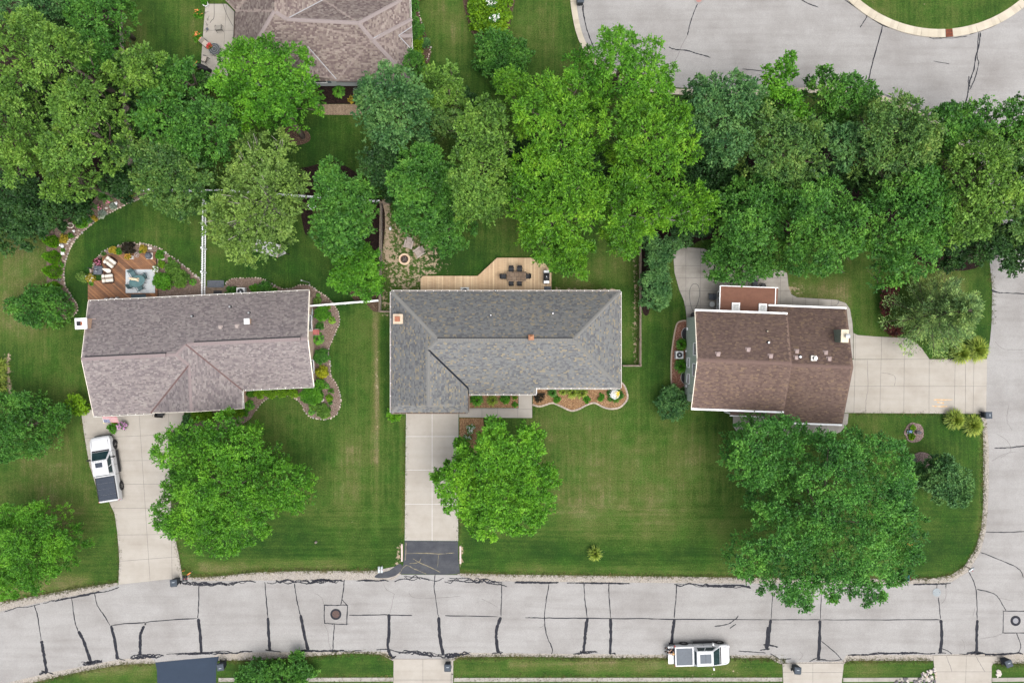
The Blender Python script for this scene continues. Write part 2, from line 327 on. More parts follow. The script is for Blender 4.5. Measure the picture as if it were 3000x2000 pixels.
M_crack = mat('open_crack', (.10, .092, .088), (.15, .14, .132), 3, .9)
Z_SH, Z_RD, Z_TAR, Z_SLAB = .008, .016, .022, .035
def sheet(name, px, z, m, kind='structure'):
    return tag(MB().prism(PX(px), -.05, z).build(name, m), kind=kind)
RN = [(-260, 1850), (0, 1790), (100, 1768), (210, 1745), (280, 1732), (345, 1712), (535, 1691), (580, 1701), (750, 1699), (1000, 1698), (1150, 1698), (1172, 1682), (1345, 1683), (1388, 1700), (1500, 1702), (2000, 1707), (2600, 1710), (2745, 1709), (2789, 1703), (2837, 1674), (2872, 1616), (2888, 1557), (2893, 1500), (2896, 1446), (2897, 1312), (2889, 1213), (2891, 1051), (2900, 1000), (2905, 946), (2907, 851), (2900, 774), (2893, 560)]
RS = [(3260, 560), (3260, 1912), (2910, 1912), (2735, 1917), (2480, 1917), (2468, 1936), (2290, 1940), (2270, 1918), (1880, 1916), (1500, 1912), (1345, 1910), (1330, 1928), (1153, 1928), (1140, 1907), (800, 1909), (640, 1911), (625, 1923), (455, 1938), (440, 1922), (348, 1930), (140, 1970), (20, 1999), (-260, 2080)]
street = sheet('street', RN + RS, Z_RD, M_road)
CUL = [(1690, -160), (1686, -20), (1690, 30), (1701, 85), (1718, 130), (1741, 160), (1800, 205), (1900, 250), (2050, 262), (2200, 262), (2400, 255), (2520, 262), (2600, 284), (2670, 312), (2726, 342), (2800, 390), (2860, 450), (2893, 559)]
cul = sheet('cul_de_sac', CUL + [(3260, 559), (3260, -160)], Z_RD, M_road)
sheet('north_gravel_shoulder', [(-260, 1805), (0, 1763), (120, 1742), (230, 1722), (300, 1711), (345, 1706), (345, 1740), (0, 1800), (-260, 1860)], Z_SH, M_gravel)
sheet('north_gravel_shoulder', [(545, 1690), (590, 1690), (650, 1686), (750, 1675), (900, 1671), (1060, 1671), (1110, 1668), (1175, 1655), (1175, 1705), (545, 1705)], Z_SH, M_gravel)
sheet('north_gravel_shoulder', [(1340, 1678), (1500, 1682), (1800, 1686), (2000, 1688), (2180, 1691), (2400, 1693), (2640, 1694), (2740, 1692), (2785, 1684), (2825, 1658), (2858, 1606), (2874, 1550), (2880, 1490), (2881, 1300), (2878, 1235), (2870, 1215), (2905, 1212), (2905, 1500), (2900, 1580), (2870, 1660), (2800, 1712), (1340, 1712)], Z_SH, M_gravel)
sheet('south_gravel_shoulder', [(-260, 2110), (102, 1997), (236, 1966), (351, 1946), (453, 1942), (640, 1934), (750, 1932), (903, 1922), (1037, 1912), (1117, 1916), (1150, 1934), (1330, 1934), (1345, 1924), (1500, 1922), (1800, 1926), (2250, 1926), (2290, 1945), (2470, 1945), (2490, 1934), (2731, 1934), (2905, 1942), (3260, 1942), (3260, 1900), (1880, 1905), (1200, 1895), (640, 1900), (350, 1918), (140, 1958), (-260, 2060)], Z_SH, M_gravel)
# crack sealing and open cracks: each strip is a piece of the road it lies on
def q(zx, zy, ox, oy, k=3.136): return (ox + zx / k, oy + zy / k)
rs = random.Random(11); npiece = [0]
def seal(parent, pts, w0, z=None, m=None, rag=.35, name='crack_seal'):
    P = spl(PX(pts), False, 7); npiece[0] += 1; zz = (z or Z_TAR) + .0007 * (npiece[0] % 9)
    Q = [(p[0] + rs.gauss(0, .012), p[1] + rs.gauss(0, .012)) for p in P]
    n = len(Q); ws = [max(.012, w0 / 30 * (1 + rs.uniform(-rag, rag))) for _ in Q]; ws[0] *= .6; ws[-1] *= .5
    MB().ribbon(Q, ws, zz).build(name, m or M_tar, parent)
A, B_, C_, D_ = (0, 1500), (750, 1500), (1500, 1500), (2250, 1500)
thin = [(A, [(315, 850), (345, 950), (380, 1175)]), (A, [(660, 780), (690, 1000), (718, 1088)]), (A, [(870, 740), (895, 850), (960, 950), (1010, 1035)]), (A, [(1030, 1035), (1310, 1010), (1335, 1030), (1390, 1000), (1815, 972)]), (A, [(1828, 655), (1825, 850), (1818, 970)]),
        (B_, [(82, 640), (95, 800), (110, 960)]), (B_, [(355, 650), (375, 800), (408, 940)]), (B_, [(812, 615), (800, 740), (778, 850)]), (B_, [(720, 1020), (712, 1140), (705, 1270)]), (B_, [(855, 942), (1230, 940), (1435, 946)]), (B_, [(1645, 570), (1640, 700), (1675, 955)]), (B_, [(1740, 948), (2220, 955)]), (B_, [(2258, 650), (2255, 800), (2250, 950)]),
        (B_, [(622, 850), (720, 853), (800, 850), (845, 853)]), (B_, [(628, 845), (630, 1020)]), (B_, [(628, 1015), (720, 1022), (850, 1025)]), (B_, [(842, 850), (833, 1035)]), (B_, [(790, 800), (835, 850)]),
        (C_, [(340, 655), (315, 800), (298, 970), (320, 1130), (370, 1250), (362, 1300)]), (C_, [(125, 965), (298, 969), (690, 972), (1200, 975), (1490, 980), (2352, 984)]), (C_, [(660, 650), (670, 800), (690, 965)]), (C_, [(890, 650), (890, 750), (905, 965)]), (C_, [(1512, 655), (1505, 800), (1490, 970)]), (C_, [(1860, 1045), (1980, 1025), (2050, 980), (2078, 950)]), (C_, [(2000, 1065), (2060, 1022)]), (C_, [(2080, 1272), (2200, 1280), (2330, 1290)]),
        (D_, [(45, 735), (35, 860), (28, 980)]), (D_, [(490, 745), (480, 985)]), (D_, [(490, 1180), (600, 1270), (640, 1310), (675, 1350)]), (D_, [(0, 985), (480, 983)]), (D_, [(480, 985), (1100, 986), (1590, 983)]), (D_, [(1552, 655), (1550, 695)]), (D_, [(1635, 655), (1632, 700)]), (D_, [(1565, 780), (1585, 980)]), (D_, [(1845, 545), (1890, 640), (1915, 750), (1920, 980)]), (D_, [(2160, 905), (2400, 905)]), (D_, [(2160, 900), (2158, 1110)]), (D_, [(2150, 1105), (2400, 1106)]), (D_, [(2280, 1105), (2310, 1180), (2320, 1240), (2300, 1290)]), (D_, [(1950, 365), (2140, 440), (2300, 515), (2345, 600)]), (D_, [(1920, 705), (2060, 740), (2120, 790), (2185, 905)]), (D_, [(2000, 180), (2200, 182), (2400, 172)]), (D_, [(20, 1295), (80, 1330), (120, 1350), (210, 1340)]), (D_, [(1600, 1252), (1640, 1265), (1690, 1300)]),
        (D_, [(500, 1355), (600, 1362), (680, 1345)])]
thick = [(A, [(380, 1178), (395, 1250), (410, 1340), (432, 1470)]), (A, [(722, 1090), (760, 1160), (795, 1250), (840, 1390)]), (A, [(1022, 1040), (1055, 1180), (1082, 1350)]), (A, [(1325, 1040), (1292, 1120), (1290, 1200), (1288, 1310)]), (A, [(1822, 975), (1840, 1130), (1850, 1290)]), (B_, [(110, 965), (118, 1130), (128, 1270)]), (B_, [(412, 940), (440, 1100), (480, 1270)]), (B_, [(1222, 935), (1222, 1100), (1212, 1240), (1245, 1330)]), (B_, [(1678, 958), (1688, 1130), (1720, 1310)]), (B_, [(2250, 960), (2212, 1060), (2208, 1160), (2225, 1290)]),
         (C_, [(692, 970), (675, 1090), (668, 1180), (655, 1290)]), (C_, [(905, 970), (908, 1120), (900, 1300)]), (C_, [(1492, 978), (1478, 1080), (1465, 1210)]), (D_, [(25, 982), (12, 1090), (0, 1230)]), (C_, [(2350, 1050), (2338, 1260)]), (D_, [(478, 990), (474, 1150), (462, 1355)]), (D_, [(1590, 985), (1595, 1150), (1582, 1290)]), (D_, [(1922, 985), (1916, 1150), (1915, 1290)])]
for o, p in thin: seal(street, [q(*c, *o) for c in p], 2.6 if o is not D_ else 2.2)
for o, p in thick:
    seal(street, [q(*c, *o) for c in p], 8.6, rag=.22)
    e = q(*p[-1], *o)
    for k in range(rs.randint(1, 4)): seal(street, [e, (e[0] + rs.uniform(-16, 16), e[1] + rs.uniform(-6, 3)), (e[0] + rs.uniform(-34, 34), e[1] + rs.uniform(-2, 5))], 2.8)
hair = [(B_, [(540, 740), (600, 780), (625, 840)]), (B_, [(630, 1030), (660, 1100), (670, 1200), (690, 1260)]), (B_, [(1170, 650), (1200, 710), (1270, 745), (1265, 770), (1230, 930)]), (B_, [(1410, 740), (1450, 780), (1640, 785), (1880, 770)]), (B_, [(2070, 790), (2150, 830), (2220, 870)]), (C_, [(300, 1000), (290, 1040), (250, 1060)]), (D_, [(1780, 1165), (1800, 1200), (1808, 1260)]), (D_, [(1635, 700), (1630, 790), (1590, 840)]), (D_, [(1950, 1158), (2080, 1138), (2150, 1110)]), (D_, [(2120, 785), (2250, 812)]), (D_, [(1900, 880), (1880, 960)]), (D_, [(290, 1275), (320, 1310), (280, 1360)])]
for o, p in hair: seal(street, [q(*c, *o) for c in p], 1.0, m=M_crack, name='open_crack')
def tangle(parent, line, n, w, amp, seglen):      # hand-poured loops of sealant along a pavement edge
    L = spl(line, False, 10); L = np.array(L); s = np.concatenate([[0], np.cumsum(np.hypot(*np.diff(L, axis=0).T))])
    for k in range(n):
        a = rs.uniform(0, max(1, s[-1] - seglen)); b = min(s[-1], a + seglen * rs.uniform(.5, 1.5)); m = 6
        u = np.linspace(a, b, m); P = np.stack([np.interp(u, s, L[:, 0]), np.interp(u, s, L[:, 1]) + [rs.uniform(-amp, amp) for _ in range(m)]], 1)
        seal(parent, [tuple(p) for p in P], w * rs.uniform(.6, 1.3))
for line, n, amp, sl in [([(0, 1792), (100, 1770), (210, 1748), (280, 1736), (350, 1720)], 9, 3, 90), ([(500, 1704), (560, 1708), (640, 1709), (750, 1705)], 16, 6, 60), ([(750, 1704), (900, 1702), (1010, 1701)], 16, 6, 60), ([(1010, 1700), (1150, 1699)], 4, 2, 80), ([(1140, 1702), (1220, 1690), (1300, 1700)], 3, 9, 90), ([(1290, 1700), (1400, 1700), (1480, 1710), (1500, 1706)], 10, 8, 70), ([(1500, 1704), (1640, 1706)], 9, 2, 90), ([(1640, 1706), (1900, 1709)], 7, 2, 120), ([(1960, 1710), (2200, 1718)], 9, 5, 110), ([(2640, 1710), (2760, 1709), (2800, 1700), (2838, 1676)], 5, 1.5, 70),
                         ([(115, 1972), (140, 1968)], 3, 4, 30), ([(230, 1944), (300, 1936)], 9, 6, 45), ([(380, 1925), (480, 1919)], 10, 6, 50), ([(480, 1918), (600, 1912), (740, 1908)], 9, 4, 90), ([(860, 1905), (1060, 1906)], 8, 3, 80), ([(1060, 1905), (1160, 1906), (1300, 1920)], 12, 7, 70), ([(1290, 1922), (1380, 1912)], 9, 7, 50), ([(1690, 1912), (1750, 1907)], 4, 3, 40), ([(2480, 1920), (2560, 1914), (2700, 1911), (2760, 1915)], 9, 2.5, 100), ([(2810, 1915), (2860, 1910), (2900, 1917)], 7, 3, 60), ([(2880, 1917), (2930, 1915), (2960, 1912), (3010, 1912)], 8, 3, 60)]:
    tangle(street, line, n, 2.6, amp, sl)
K3, K4 = (1500, 0), (2250, 0)
for o, p, w in [(K3, [(1710, 25), (1665, 130), (1630, 240), (1612, 325)], 2.4), (K3, [(1440, 435), (1500, 458), (1600, 465), (1700, 495), (1825, 530)], 3), (K3, [(2110, 637), (2320, 655)], 1.8), (K4, [(1050, 240), (1030, 330), (975, 520), (940, 660), (915, 780)], 2.8), (K4, [(1950, 300), (1940, 400), (1910, 520), (1890, 640), (1850, 760), (1830, 880), (1810, 960)], 3.6), (K4, [(1935, 300), (1920, 520), (1935, 580), (1900, 720), (1850, 830)], 2.6), (K4, [(1845, 700), (1840, 760), (1860, 800)], 2.6), (K4, [(885, 120), (905, 155), (880, 200), (845, 255)], 2.4), (K4, [(700, 0), (890, 125), (1050, 235), (1230, 282)], 2.4), (K4, [(910, 150), (990, 190), (1060, 238)], 2.2), (K4, [(1230, 280), (1470, 335), (1640, 352), (1830, 335)], 2.0), (K4, [(1850, 320), (2050, 250), (2200, 165), (2352, 55)], 2.0), (K4, [(1480, 345), (1530, 360), (1630, 348)], 2), (K4, [(1520, 565), (1665, 590)], 1.8), (K4, [(300, 0), (380, 40), (465, 70)], 2.6), (K3, [(652, 40), (660, 150), (690, 280), (750, 440)], 3), (K3, [(648, 60), (655, 130)], 3), (K4, [(1070, 870), (1250, 945), (1480, 1060)], 2)]:
    seal(cul, [q(*c, *o) for c in p], w)
seal(cul, [q(1612, 325, *K3), q(1560, 420, *K3), q(1520, 520, *K3), q(1480, 590, *K3)], 1.2, m=M_crack, name='open_crack')
seal(street, [(2905, 851), (2920, 857), (2950, 858), (3010, 861)], 2.6); seal(street, [(2905, 849), (2915, 853), (2930, 859)], 2); seal(street, [(2913, 1312), (2950, 1311), (3010, 1305)], 2.6)
for p in ([(2915, 1000), (2940, 1022), (3000, 1024)], [(2955, 1185), (2950, 1230), (2965, 1260)], [(2920, 1270), (2950, 1290), (2960, 1320), (2930, 1340)], [(2905, 1350), (2940, 1330), (2975, 1322)]): seal(street, p, 1.0, m=M_crack, name='open_crack')
# concrete laid as separate slabs with joints
def slabs(name, px, cuts, m, gap=.014, base=None, z=Z_SLAB, kind='structure', smoothn=0):
    out = PX(px); b = MB().prism(out, -.06, z - .012).build(name, base or M_crack); tag(b, kind=kind)
    bm = bmesh.new(); n = len(out)
    if sum(out[i][0] * out[(i + 1) % n][1] - out[(i + 1) % n][0] * out[i][1] for i in range(n)) < 0: out = out[::-1]
    bm.faces.new([bm.verts.new((p[0], p[1], 0)) for p in out])
    for (a, c) in cuts:
        a, c = W(*a), W(*c); d = Vector((c[0] - a[0], c[1] - a[1], 0)); nn = Vector((-d.y, d.x, 0)).normalized()
        bmesh.ops.bisect_plane(bm, geom=list(bm.faces) + list(bm.edges) + list(bm.verts), plane_co=(a[0], a[1], 0), plane_no=nn, dist=1e-4)
    for f in bm.faces:
        if f.calc_area() < .05: continue
        b2 = bmesh.new(); f2 = b2.faces.new([b2.verts.new(v.co) for v in f.verts]); b2.normal_update()
        bmesh.ops.inset_individual(b2, faces=[f2], thickness=gap, use_even_offset=True)
        poly = [(v.co.x, v.co.y) for v in f2.verts]; b2.free()
        MB().prism(poly, z - .05, z + rs.uniform(-.001, .002)).build('concrete_slab', m, b)
    bm.free(); return b
def vx(x): return ((x, 0), (x, 100))
def hy(y): return ((0, y), (100, y))
slabs('driveway', [(239, 1200), (240, 1222), (248, 1280), (262, 1360), (282, 1425), (320, 1470), (336, 1505), (344, 1560), (350, 1640), (347, 1712), (535, 1691), (527, 1640), (515, 1580), (504, 1530), (498, 1400), (496, 1272), (520, 1252), (536, 1236), (541, 1200)], [((408, 1210), (440, 1698)), ((494, 1200), (496, 1290)), ((250, 1283), (496, 1272)), ((262, 1350), (500, 1347)), ((280, 1418), (500, 1417)), ((320, 1488), (500, 1487)), ((340, 1566), (510, 1564)), ((350, 1643), (525, 1629))], M_conc)
slabs('driveway', [(1190, 1195), (1186, 1582), (1342, 1583), (1343, 1195)], [vx(1266), hy(1278), hy(1376), hy(1476)], M_conc, .010, mat('white_joint_caulk', (.62, .63, .66)))
slabs('front_walk', [(1345, 1195), (1519, 1195), (1519, 1150), (1559, 1150), (1559, 1224), (1345, 1222)], [vx(1412), vx(1458), ((1519, 1198.5), (1560, 1198.5)), vx(1517)], M_conc)
d3 = slabs('driveway', [(2470, 1053), (2892, 1051), (2889, 1212), (2466, 1209)], [((2505, 1050), (2501, 1212)), ((2581, 1050), (2577, 1212)), ((2649, 1050), (2647, 1212)), ((2722, 1050), (2721, 1212)), ((2798, 1050), (2795, 1212)), vx(2828), ((2853, 1050), (2850, 1212)), hy(1131)], M_conc)
seal(d3, [q(910, 170, 2250, 1000), q(918, 410, 2250, 1000), q(900, 530, 2250, 1000), q(895, 640, 2250, 1000)], 1.0, Z_SLAB + .003, M_crack, name='open_crack'); seal(d3, [q(1040, 285, 2250, 1000), q(1160, 315, 2250, 1000), q(1158, 405, 2250, 1000)], 1.0, Z_SLAB + .003, M_crack, name='open_crack')
M_rust = mat('rust_stain', (.42, .24, .085), (.42, .36, .28), 4, .9)
for p in ([(2730, 1188), (2745, 1190), (2775, 1190)], [(2745, 1178), (2765, 1180)], [(2735, 1171), (2790, 1170)]): seal(d3, p, 3.4, Z_SLAB + .003, M_rust, .6, 'rust_stain')
slabs('driveway', [(2500, 1052), (2500, 975), (2512, 981), (2560, 985), (2660, 990), (2682, 1002), (2700, 1020), (2723, 1052)], [vx(2505), vx(2582), vx(2650)], M_conc)
slabs('patio_walk', [(1972, 745), (1980, 729), (2012, 724), (2062, 728), (2130, 770), (2200, 780), (2297, 794), (2306, 800), (2310, 840), (2318, 862), (2335, 871), (2450, 878), (2478, 888), (2490, 905), (2497, 945), (2499, 975), (2499, 1050), (2470, 1050), (2470, 950), (2012, 940), (2009, 910), (2003, 880), (1990, 850), (1976, 800)], [vx(2009), vx(2052), vx(2120), vx(2200), vx(2286), vx(2322), vx(2360), vx(2397), vx(2435), hy(779), hy(814), hy(852), hy(896)], M_walk)
slabs('front_walk', [(2147, 1195), (2147, 1248), (2158, 1263), (2200, 1274), (2430, 1277), (2462, 1265), (2483, 1240), (2486, 1211), (2464, 1211), (2400, 1195)], [vx(2186), vx(2240), vx(2300), vx(2360), vx(2420), hy(1242)], M_walk)
slabs('driveway', [(1153, 1929), (1328, 1929), (1328, 2040), (1152, 2040)], [vx(1239), hy(1990)], M_conc)
slabs('driveway', [(2292, 1942), (2472, 1941), (2462, 2040), (2296, 2040)], [vx(2381), hy(1968)], M_conc)
d4 = slabs('driveway', [(2733, 1918), (2922, 1921), (2905, 1950), (2905, 2040), (2744, 2040)], [((2831, 1918), (2828, 2000)), hy(1966)], M_conc)
seal(d4, [(2772, 1920), (2780, 1940), (2789, 1966)], 1.4, Z_SLAB + .003, M_crack, name='open_crack'); seal(d4, [(2860, 1922), (2872, 1945), (2885, 1966)], 1.4, Z_SLAB + .003, M_crack, name='open_crack')
sheet('asphalt_driveway', [(455, 1939), (560, 1929), (642, 1922), (634, 1950), (632, 2040), (462, 2040), (460, 1960)], Z_SLAB, M_blue)
for a, b in ((640, 1152), (1330, 2292), (2470, 2736), (2906, 3010)):
    slabs('sidewalk', [(a, 1984), (b, 1983), (b, 1995), (a, 1996)], [vx(x) for x in range(a + 45, b - 20, 45)], M_walk, .01, z=.03)
ap = sheet('asphalt_apron', [(1186, 1583), (1342, 1584), (1343, 1640), (1348, 1680), (1300, 1682), (1170, 1680), (1182, 1650)], Z_SLAB - .006, M_apron)
MB().prism(PX(spl([(1170, 1650), (1178, 1664), (1160, 1684), (1130, 1692), (1098, 1690), (1110, 1678), (1140, 1670)], True, 4)), .01, Z_SLAB - .012).build('asphalt_patch', M_apron, ap)
M_weed = mat('crack_weeds', (.10, .09, .05), (.20, .17, .12), 9)
for p in ([(1190, 1620), (1240, 1619), (1290, 1621), (1332, 1618)], [(1285, 1622), (1282, 1660)], [(1210, 1635), (1228, 1646), (1260, 1660), (1290, 1675)], [(1228, 1646), (1234, 1634)], [(1200, 1650), (1228, 1646)], [(1190, 1588), (1188, 1640)], [(1170, 1680), (1190, 1655), (1220, 1668), (1250, 1680)]): seal(ap, p, 1.7, Z_SLAB - .003, M_weed, .7, 'open_crack')
M_timber = mat('weathered_timber', (.36, .28, .25), (.50, .42, .38), 8, .85, .3)
for (x, y0, y1, s) in ((1178, 1592, 1643, 'left'), (1349, 1598, 1650, 'right')):
    a, b = W(x - 2.5, y0), W(x + 2.5, y1); tag(MB().cbox(a[0], b[0], b[1], a[1], 0, .16, .02).build('timber_sleeper', M_timber), 'pale weathered timber sleeper edging the %s side of the black asphalt apron' % s, 'timber', 'timbers beside the asphalt apron')
for x, y0, y1 in ((1325, 1972, 2030), ):
    a, b = W(x - 2, y0), W(x + 2, y1); tag(MB().cbox(a[0], b[0], b[1], a[1], 0, .22, .02).build('low_kerb_wall', M_walk), 'short low concrete kerb wall on the right edge of middle lower driveway', 'kerb')
# patio beside the top house and the strip of path through the left wood
slabs('patio', [(602, 12), (664, 12), (692, 40), (682, 165), (664, 236), (606, 230), (588, 200), (592, 140)], [((664, 12), (650, 236)), hy(90), hy(163)], M_conc)
M_pink = paving('pinkish_concrete', (.34, .27, .235), (.40, .32, .28), .15, (.8, .78, .76), .6)
slabs('garden_path', [(338, 25), (356, 25), (362, 120), (372, 250), (386, 375), (390, 440), (392, 540), (376, 540), (374, 440), (366, 375), (352, 250)], [hy(y) for y in (70, 115, 160, 205, 250, 295, 340, 385, 430, 475)], M_pink)
def brickmat(name, c1, c2, mortar, scale, w=.5, h=.25, rot=0.0, vec=None):
    t = NT(name); b = t.n('ShaderNodeTexBrick'); b.inputs['Scale'].default_value = scale; b.inputs['Brick Width'].default_value = w; b.inputs['Row Height'].default_value = h; b.inputs['Mortar Size'].default_value = .02
    b.inputs['Color1'].default_value = (*c1, 1); b.inputs['Color2'].default_value = (*c2, 1); b.inputs['Mortar'].default_value = (*mortar, 1); t.l(t.mapv((1, 1, 1), rot if isinstance(rot, tuple) else (0, 0, rot)), b.inputs['Vector'])
    t.pbr(t.mix(1.0, b.outputs[0], t.ramp(t.noise(9, 4), [(.3, (.75,) * 3), (.7, (1.2,) * 3)]), 'MULTIPLY'), .9, 0, .2, t.bump(b.outputs['Fac'], .3, .01)); MATS[name] = t.m; return t.m
M_paver = brickmat('tan_brick_pavers', (.22, .155, .105), (.32, .235, .165), (.12, .09, .065), 1.0, .21, .105, R(45))
pv = sheet('paver_path', [(930, 306), (1075, 306), (1060, 338), (935, 336)], .03, M_paver)
# kerbs: separate cast segments with joints
def kerbrun(name, px, w, h, seg, m, label=None):
    P = np.array(spl(PX(px), False, 12)); s = np.concatenate([[0], np.cumsum(np.hypot(*np.diff(P, axis=0).T))])
    root = tag(bpy.data.objects.new(name, None), kind='structure'); COL.objects.link(root)
    n = max(1, int(s[-1] / seg))
    for k in range(n):
        u = np.linspace(k * s[-1] / n + .008, (k + 1) * s[-1] / n - .008, 7)
        MB().wall([(np.interp(a, s, P[:, 0]), np.interp(a, s, P[:, 1])) for a in u], w, -.05, h).build('kerb_segment', m, root)
    return root
kerbrun('cul_de_sac_kerb', [(x - 7, y + 4) for x, y in CUL[:5]] + [(1733, 170), (1792, 214), (1895, 260), (2050, 272), (2200, 272), (2400, 265), (2517, 272), (2594, 293), (2664, 322), (2720, 352), (2792, 400), (2850, 456)], .55, .09, 2.6, M_kerb)
icx, icy = W(2752, -276); n_ = 34
isl = tag(MB().lathe([(364 / 30, -.02), (364 / 30, .10), (6, .16), (.5, .18)], (icx, icy, 0), 72).build('island_lawn', lawn.data.materials[0]), kind='structure')
ik = tag(bpy.data.objects.new('island_kerb', None), kind='structure'); COL.objects.link(ik)
def arcseg(a0, a1, nm, m, par, h=.115):
    P = [(icx + 375 / 30 * math.cos(a), icy + 375 / 30 * math.sin(a)) for a in np.linspace(a0, a1, 7)]
    return MB().wall(P, 24 / 30, -.05, h).build(nm, m, par)
da = 2 * math.pi / n_; ag = math.atan2(-(98 + 276), 2779 - 2752); gh = .5 * 21 / 375
bounds = [ag - gh, ag + gh] + [ag + gh + (2 * math.pi - 2 * gh) * k / (n_ - 1) for k in range(1, n_)]
for k in range(1, n_): arcseg(bounds[k] + .0008, bounds[k + 1] - .0008, 'kerb_segment', M_kerb, ik)
M_rustiron = mat('rusty_iron', (.10, .028, .016), (.19, .06, .032), 12, .85, .2)
M_iron = mat('dark_iron', (.035, .033, .034), (.06, .055, .052), 12, .6, .2, metal=.5)
gr = thing('storm_drain', 'rusty red storm drain grate set into the island kerb', 'drain', (icx + 375 / 30 * math.cos(ag), icy + 375 / 30 * math.sin(ag), 0), ag)
part('grate_frame', MB().box(-.38, .38, -.34, .34, -.02, .085), M_iron, gr)
for k in range(5): part('bar', MB().box(-.37, .37, -.31 + k * .14, -.22 + k * .14, .085, .118), M_rustiron, gr)
for k in range(3): part('cross_bar', MB().box(-.37 + k * .33, -.29 + k * .33, -.32, .32, .118, .124), M_rustiron, gr)
# manhole covers
M_mh = mat('manhole_iron', (.06, .045, .042), (.11, .07, .06), 8, .75, .4, 30, metal=.3)
def manhole(px, py, r, label, mcol, ring=None, rr=0):
    x, y = W(px, py); t = thing('manhole_cover', label, 'manhole cover', (x, y, Z_RD + .012))
    if ring: part('collar', MB().lathe([(rr, -.01), (rr, .006), (rr * .97, .008)], n=28), ring, t)
    part('lid', MB().lathe([(r, -.01), (r, .012), (r * .92, .016), (r * .9, .012), (.08, .012), (.06, .02)], n=32), mcol, t)
    for k in range(2): part('pick_hole', MB().lathe([(.03, .0), (.03, .0135)], (r * .7 * (-1) ** k, 0, 0), 10), M_tar, t)
manhole(984, 1798, .36, 'brown iron manhole cover in a dark tar disc on the left street', M_mh, M_tar, .54)
manhole(2975, 1817, .27, 'grey manhole cover inside a thick black tar ring near right edge', mat('grey_iron', (.17, .17, .18), None, 9, .6, .3), M_tar, .5)
manhole(2744, 1734, .40, 'pale blue grey round manhole cover near the street corner', mat('pale_iron', (.17, .195, .205), (.22, .24, .25), 9, .6, .3))
manhole(2047, -1, .30, 'reddish manhole cover cut by the top edge of the picture', mat('red_iron', (.24, .12, .11), (.30, .16, .14), 9, .7, .3), M_road, .48)
# planting beds
bedn = [0]
def bed(name, px, m, h=.05, n=5):
    bedn[0] += 1; h += .0016 * (bedn[0] % 7)
    P = PX(spl(px, True, n)) if n else PX(px)
    return tag(MB().prism(P, -.05, h).build(name, m), kind='structure')
BA_E = [(912, 841), (932, 853), (952, 865), (971, 884), (983, 899), (992, 917), (995, 938), (991, 957), (980, 981), (972, 999), (962, 1029), (967, 1064), (970, 1102), (986, 1124), (997, 1159), (997, 1188), (986, 1214), (960, 1227), (938, 1228), (909, 1220), (893, 1204), (884, 1185), (868, 1169), (849, 1159), (814, 1158), (785, 1166), (766, 1180), (750, 1201), (735, 1225), (700, 1250), (640, 1262), (560, 1270), (500, 1275)]
bedAE = bed('side_garden_bed', BA_E + [(500, 1262), (530, 1245), (545, 1222), (600, 1195), (705, 1190), (720, 1120), (890, 1110), (885, 860)], M_pinkgr, n=0)
BA_L = [(437, 576), (414, 580), (376, 596), (344, 612), (303, 634), (265, 659), (236, 685), (217, 707), (202, 736), (191, 771), (188, 803), (191, 835), (204, 860), (220, 883), (228, 899), (225, 914), (207, 929), (191, 935)]
bedAL = bed('curved_garden_bed', BA_L + [(150, 930), (150, 870), (138, 850), (136, 690), (170, 660), (230, 600), (300, 540), (440, 545)], M_pinkgr, n=0)
BA_D = [(261, 806), (270, 785), (287, 755), (305, 735), (333, 725), (362, 716), (391, 713), (417, 715), (456, 723), (485, 741), (510, 757), (536, 777), (574, 808), (587, 819), (591, 838)]
bedAD = bed('deck_garden_bed', BA_D + [(591, 870), (455, 880), (455, 740), (300, 750), (262, 815)], M_pinkgr, n=0)
BA_N = [(662, 830), (672, 820), (686, 816), (750, 814), (775, 819), (804, 835), (830, 846), (855, 844), (877, 835), (903, 835), (925, 846)]
bedAN = bed('back_garden_bed', BA_N + [(910, 870), (662, 880)], M_pinkgr, n=0)
sheet('back_step_paving', [(462, 846), (600, 838), (662, 836), (662, 880), (462, 890)], .02, mat('dirty_paving', (.10, .075, .055), (.17, .13, .10), 3, .9, .3))
BB = [(1561, 1185), (1580, 1190), (1600, 1185), (1618, 1180), (1640, 1188), (1672, 1202), (1695, 1198), (1720, 1185), (1742, 1180), (1765, 1191), (1787, 1197), (1812, 1194), (1828, 1182), (1838, 1166), (1836, 1147), (1828, 1128), (1819, 1120)]
bedB = bed('front_garden_bed', BB + [(1800, 1110), (1561, 1110)], M_chips, n=0)
bed('walk_garden_bed', [(1366, 1130), (1518, 1130), (1518, 1194), (1366, 1194)], M_chips, n=0)
bed('tree_mulch_bed', [(1346, 1224), (1415, 1224), (1420, 1270), (1400, 1330), (1346, 1290)], M_chips, n=0)
BC = [(2010, 939), (1998, 940), (1985, 946), (1978, 965), (1972, 1000), (1967, 1040), (1966, 1090), (1968, 1125), (1980, 1142), (2003, 1152)]
bedC = bed('west_rock_bed', BC + [(2040, 1152), (2040, 939)], M_redrock, n=0)
def rings(cx, cy, r, k=14, j=2): return [(cx + (r + rs.uniform(-j, j)) * math.cos(a), cy + (r + rs.uniform(-j, j)) * math.sin(a)) for a in np.linspace(0, 2 * math.pi, k, endpoint=False)]
bed('round_garden_bed', rings(2678, 1267, 29), M_pebble); bed('round_garden_bed', rings(2698, 1356, 34), M_pebble)
bed('foundation_mulch_bed', [(930, 240), (1080, 240), (1080, 305), (930, 305)], M_dkmulch, n=0)
bed('wood_mulch_floor', [(880, 500), (900, 490), (1000, 480), (1120, 590), (1115, 760), (1080, 740), (1000, 580), (930, 590), (900, 690), (880, 620), (870, 560)], M_dkmulch)
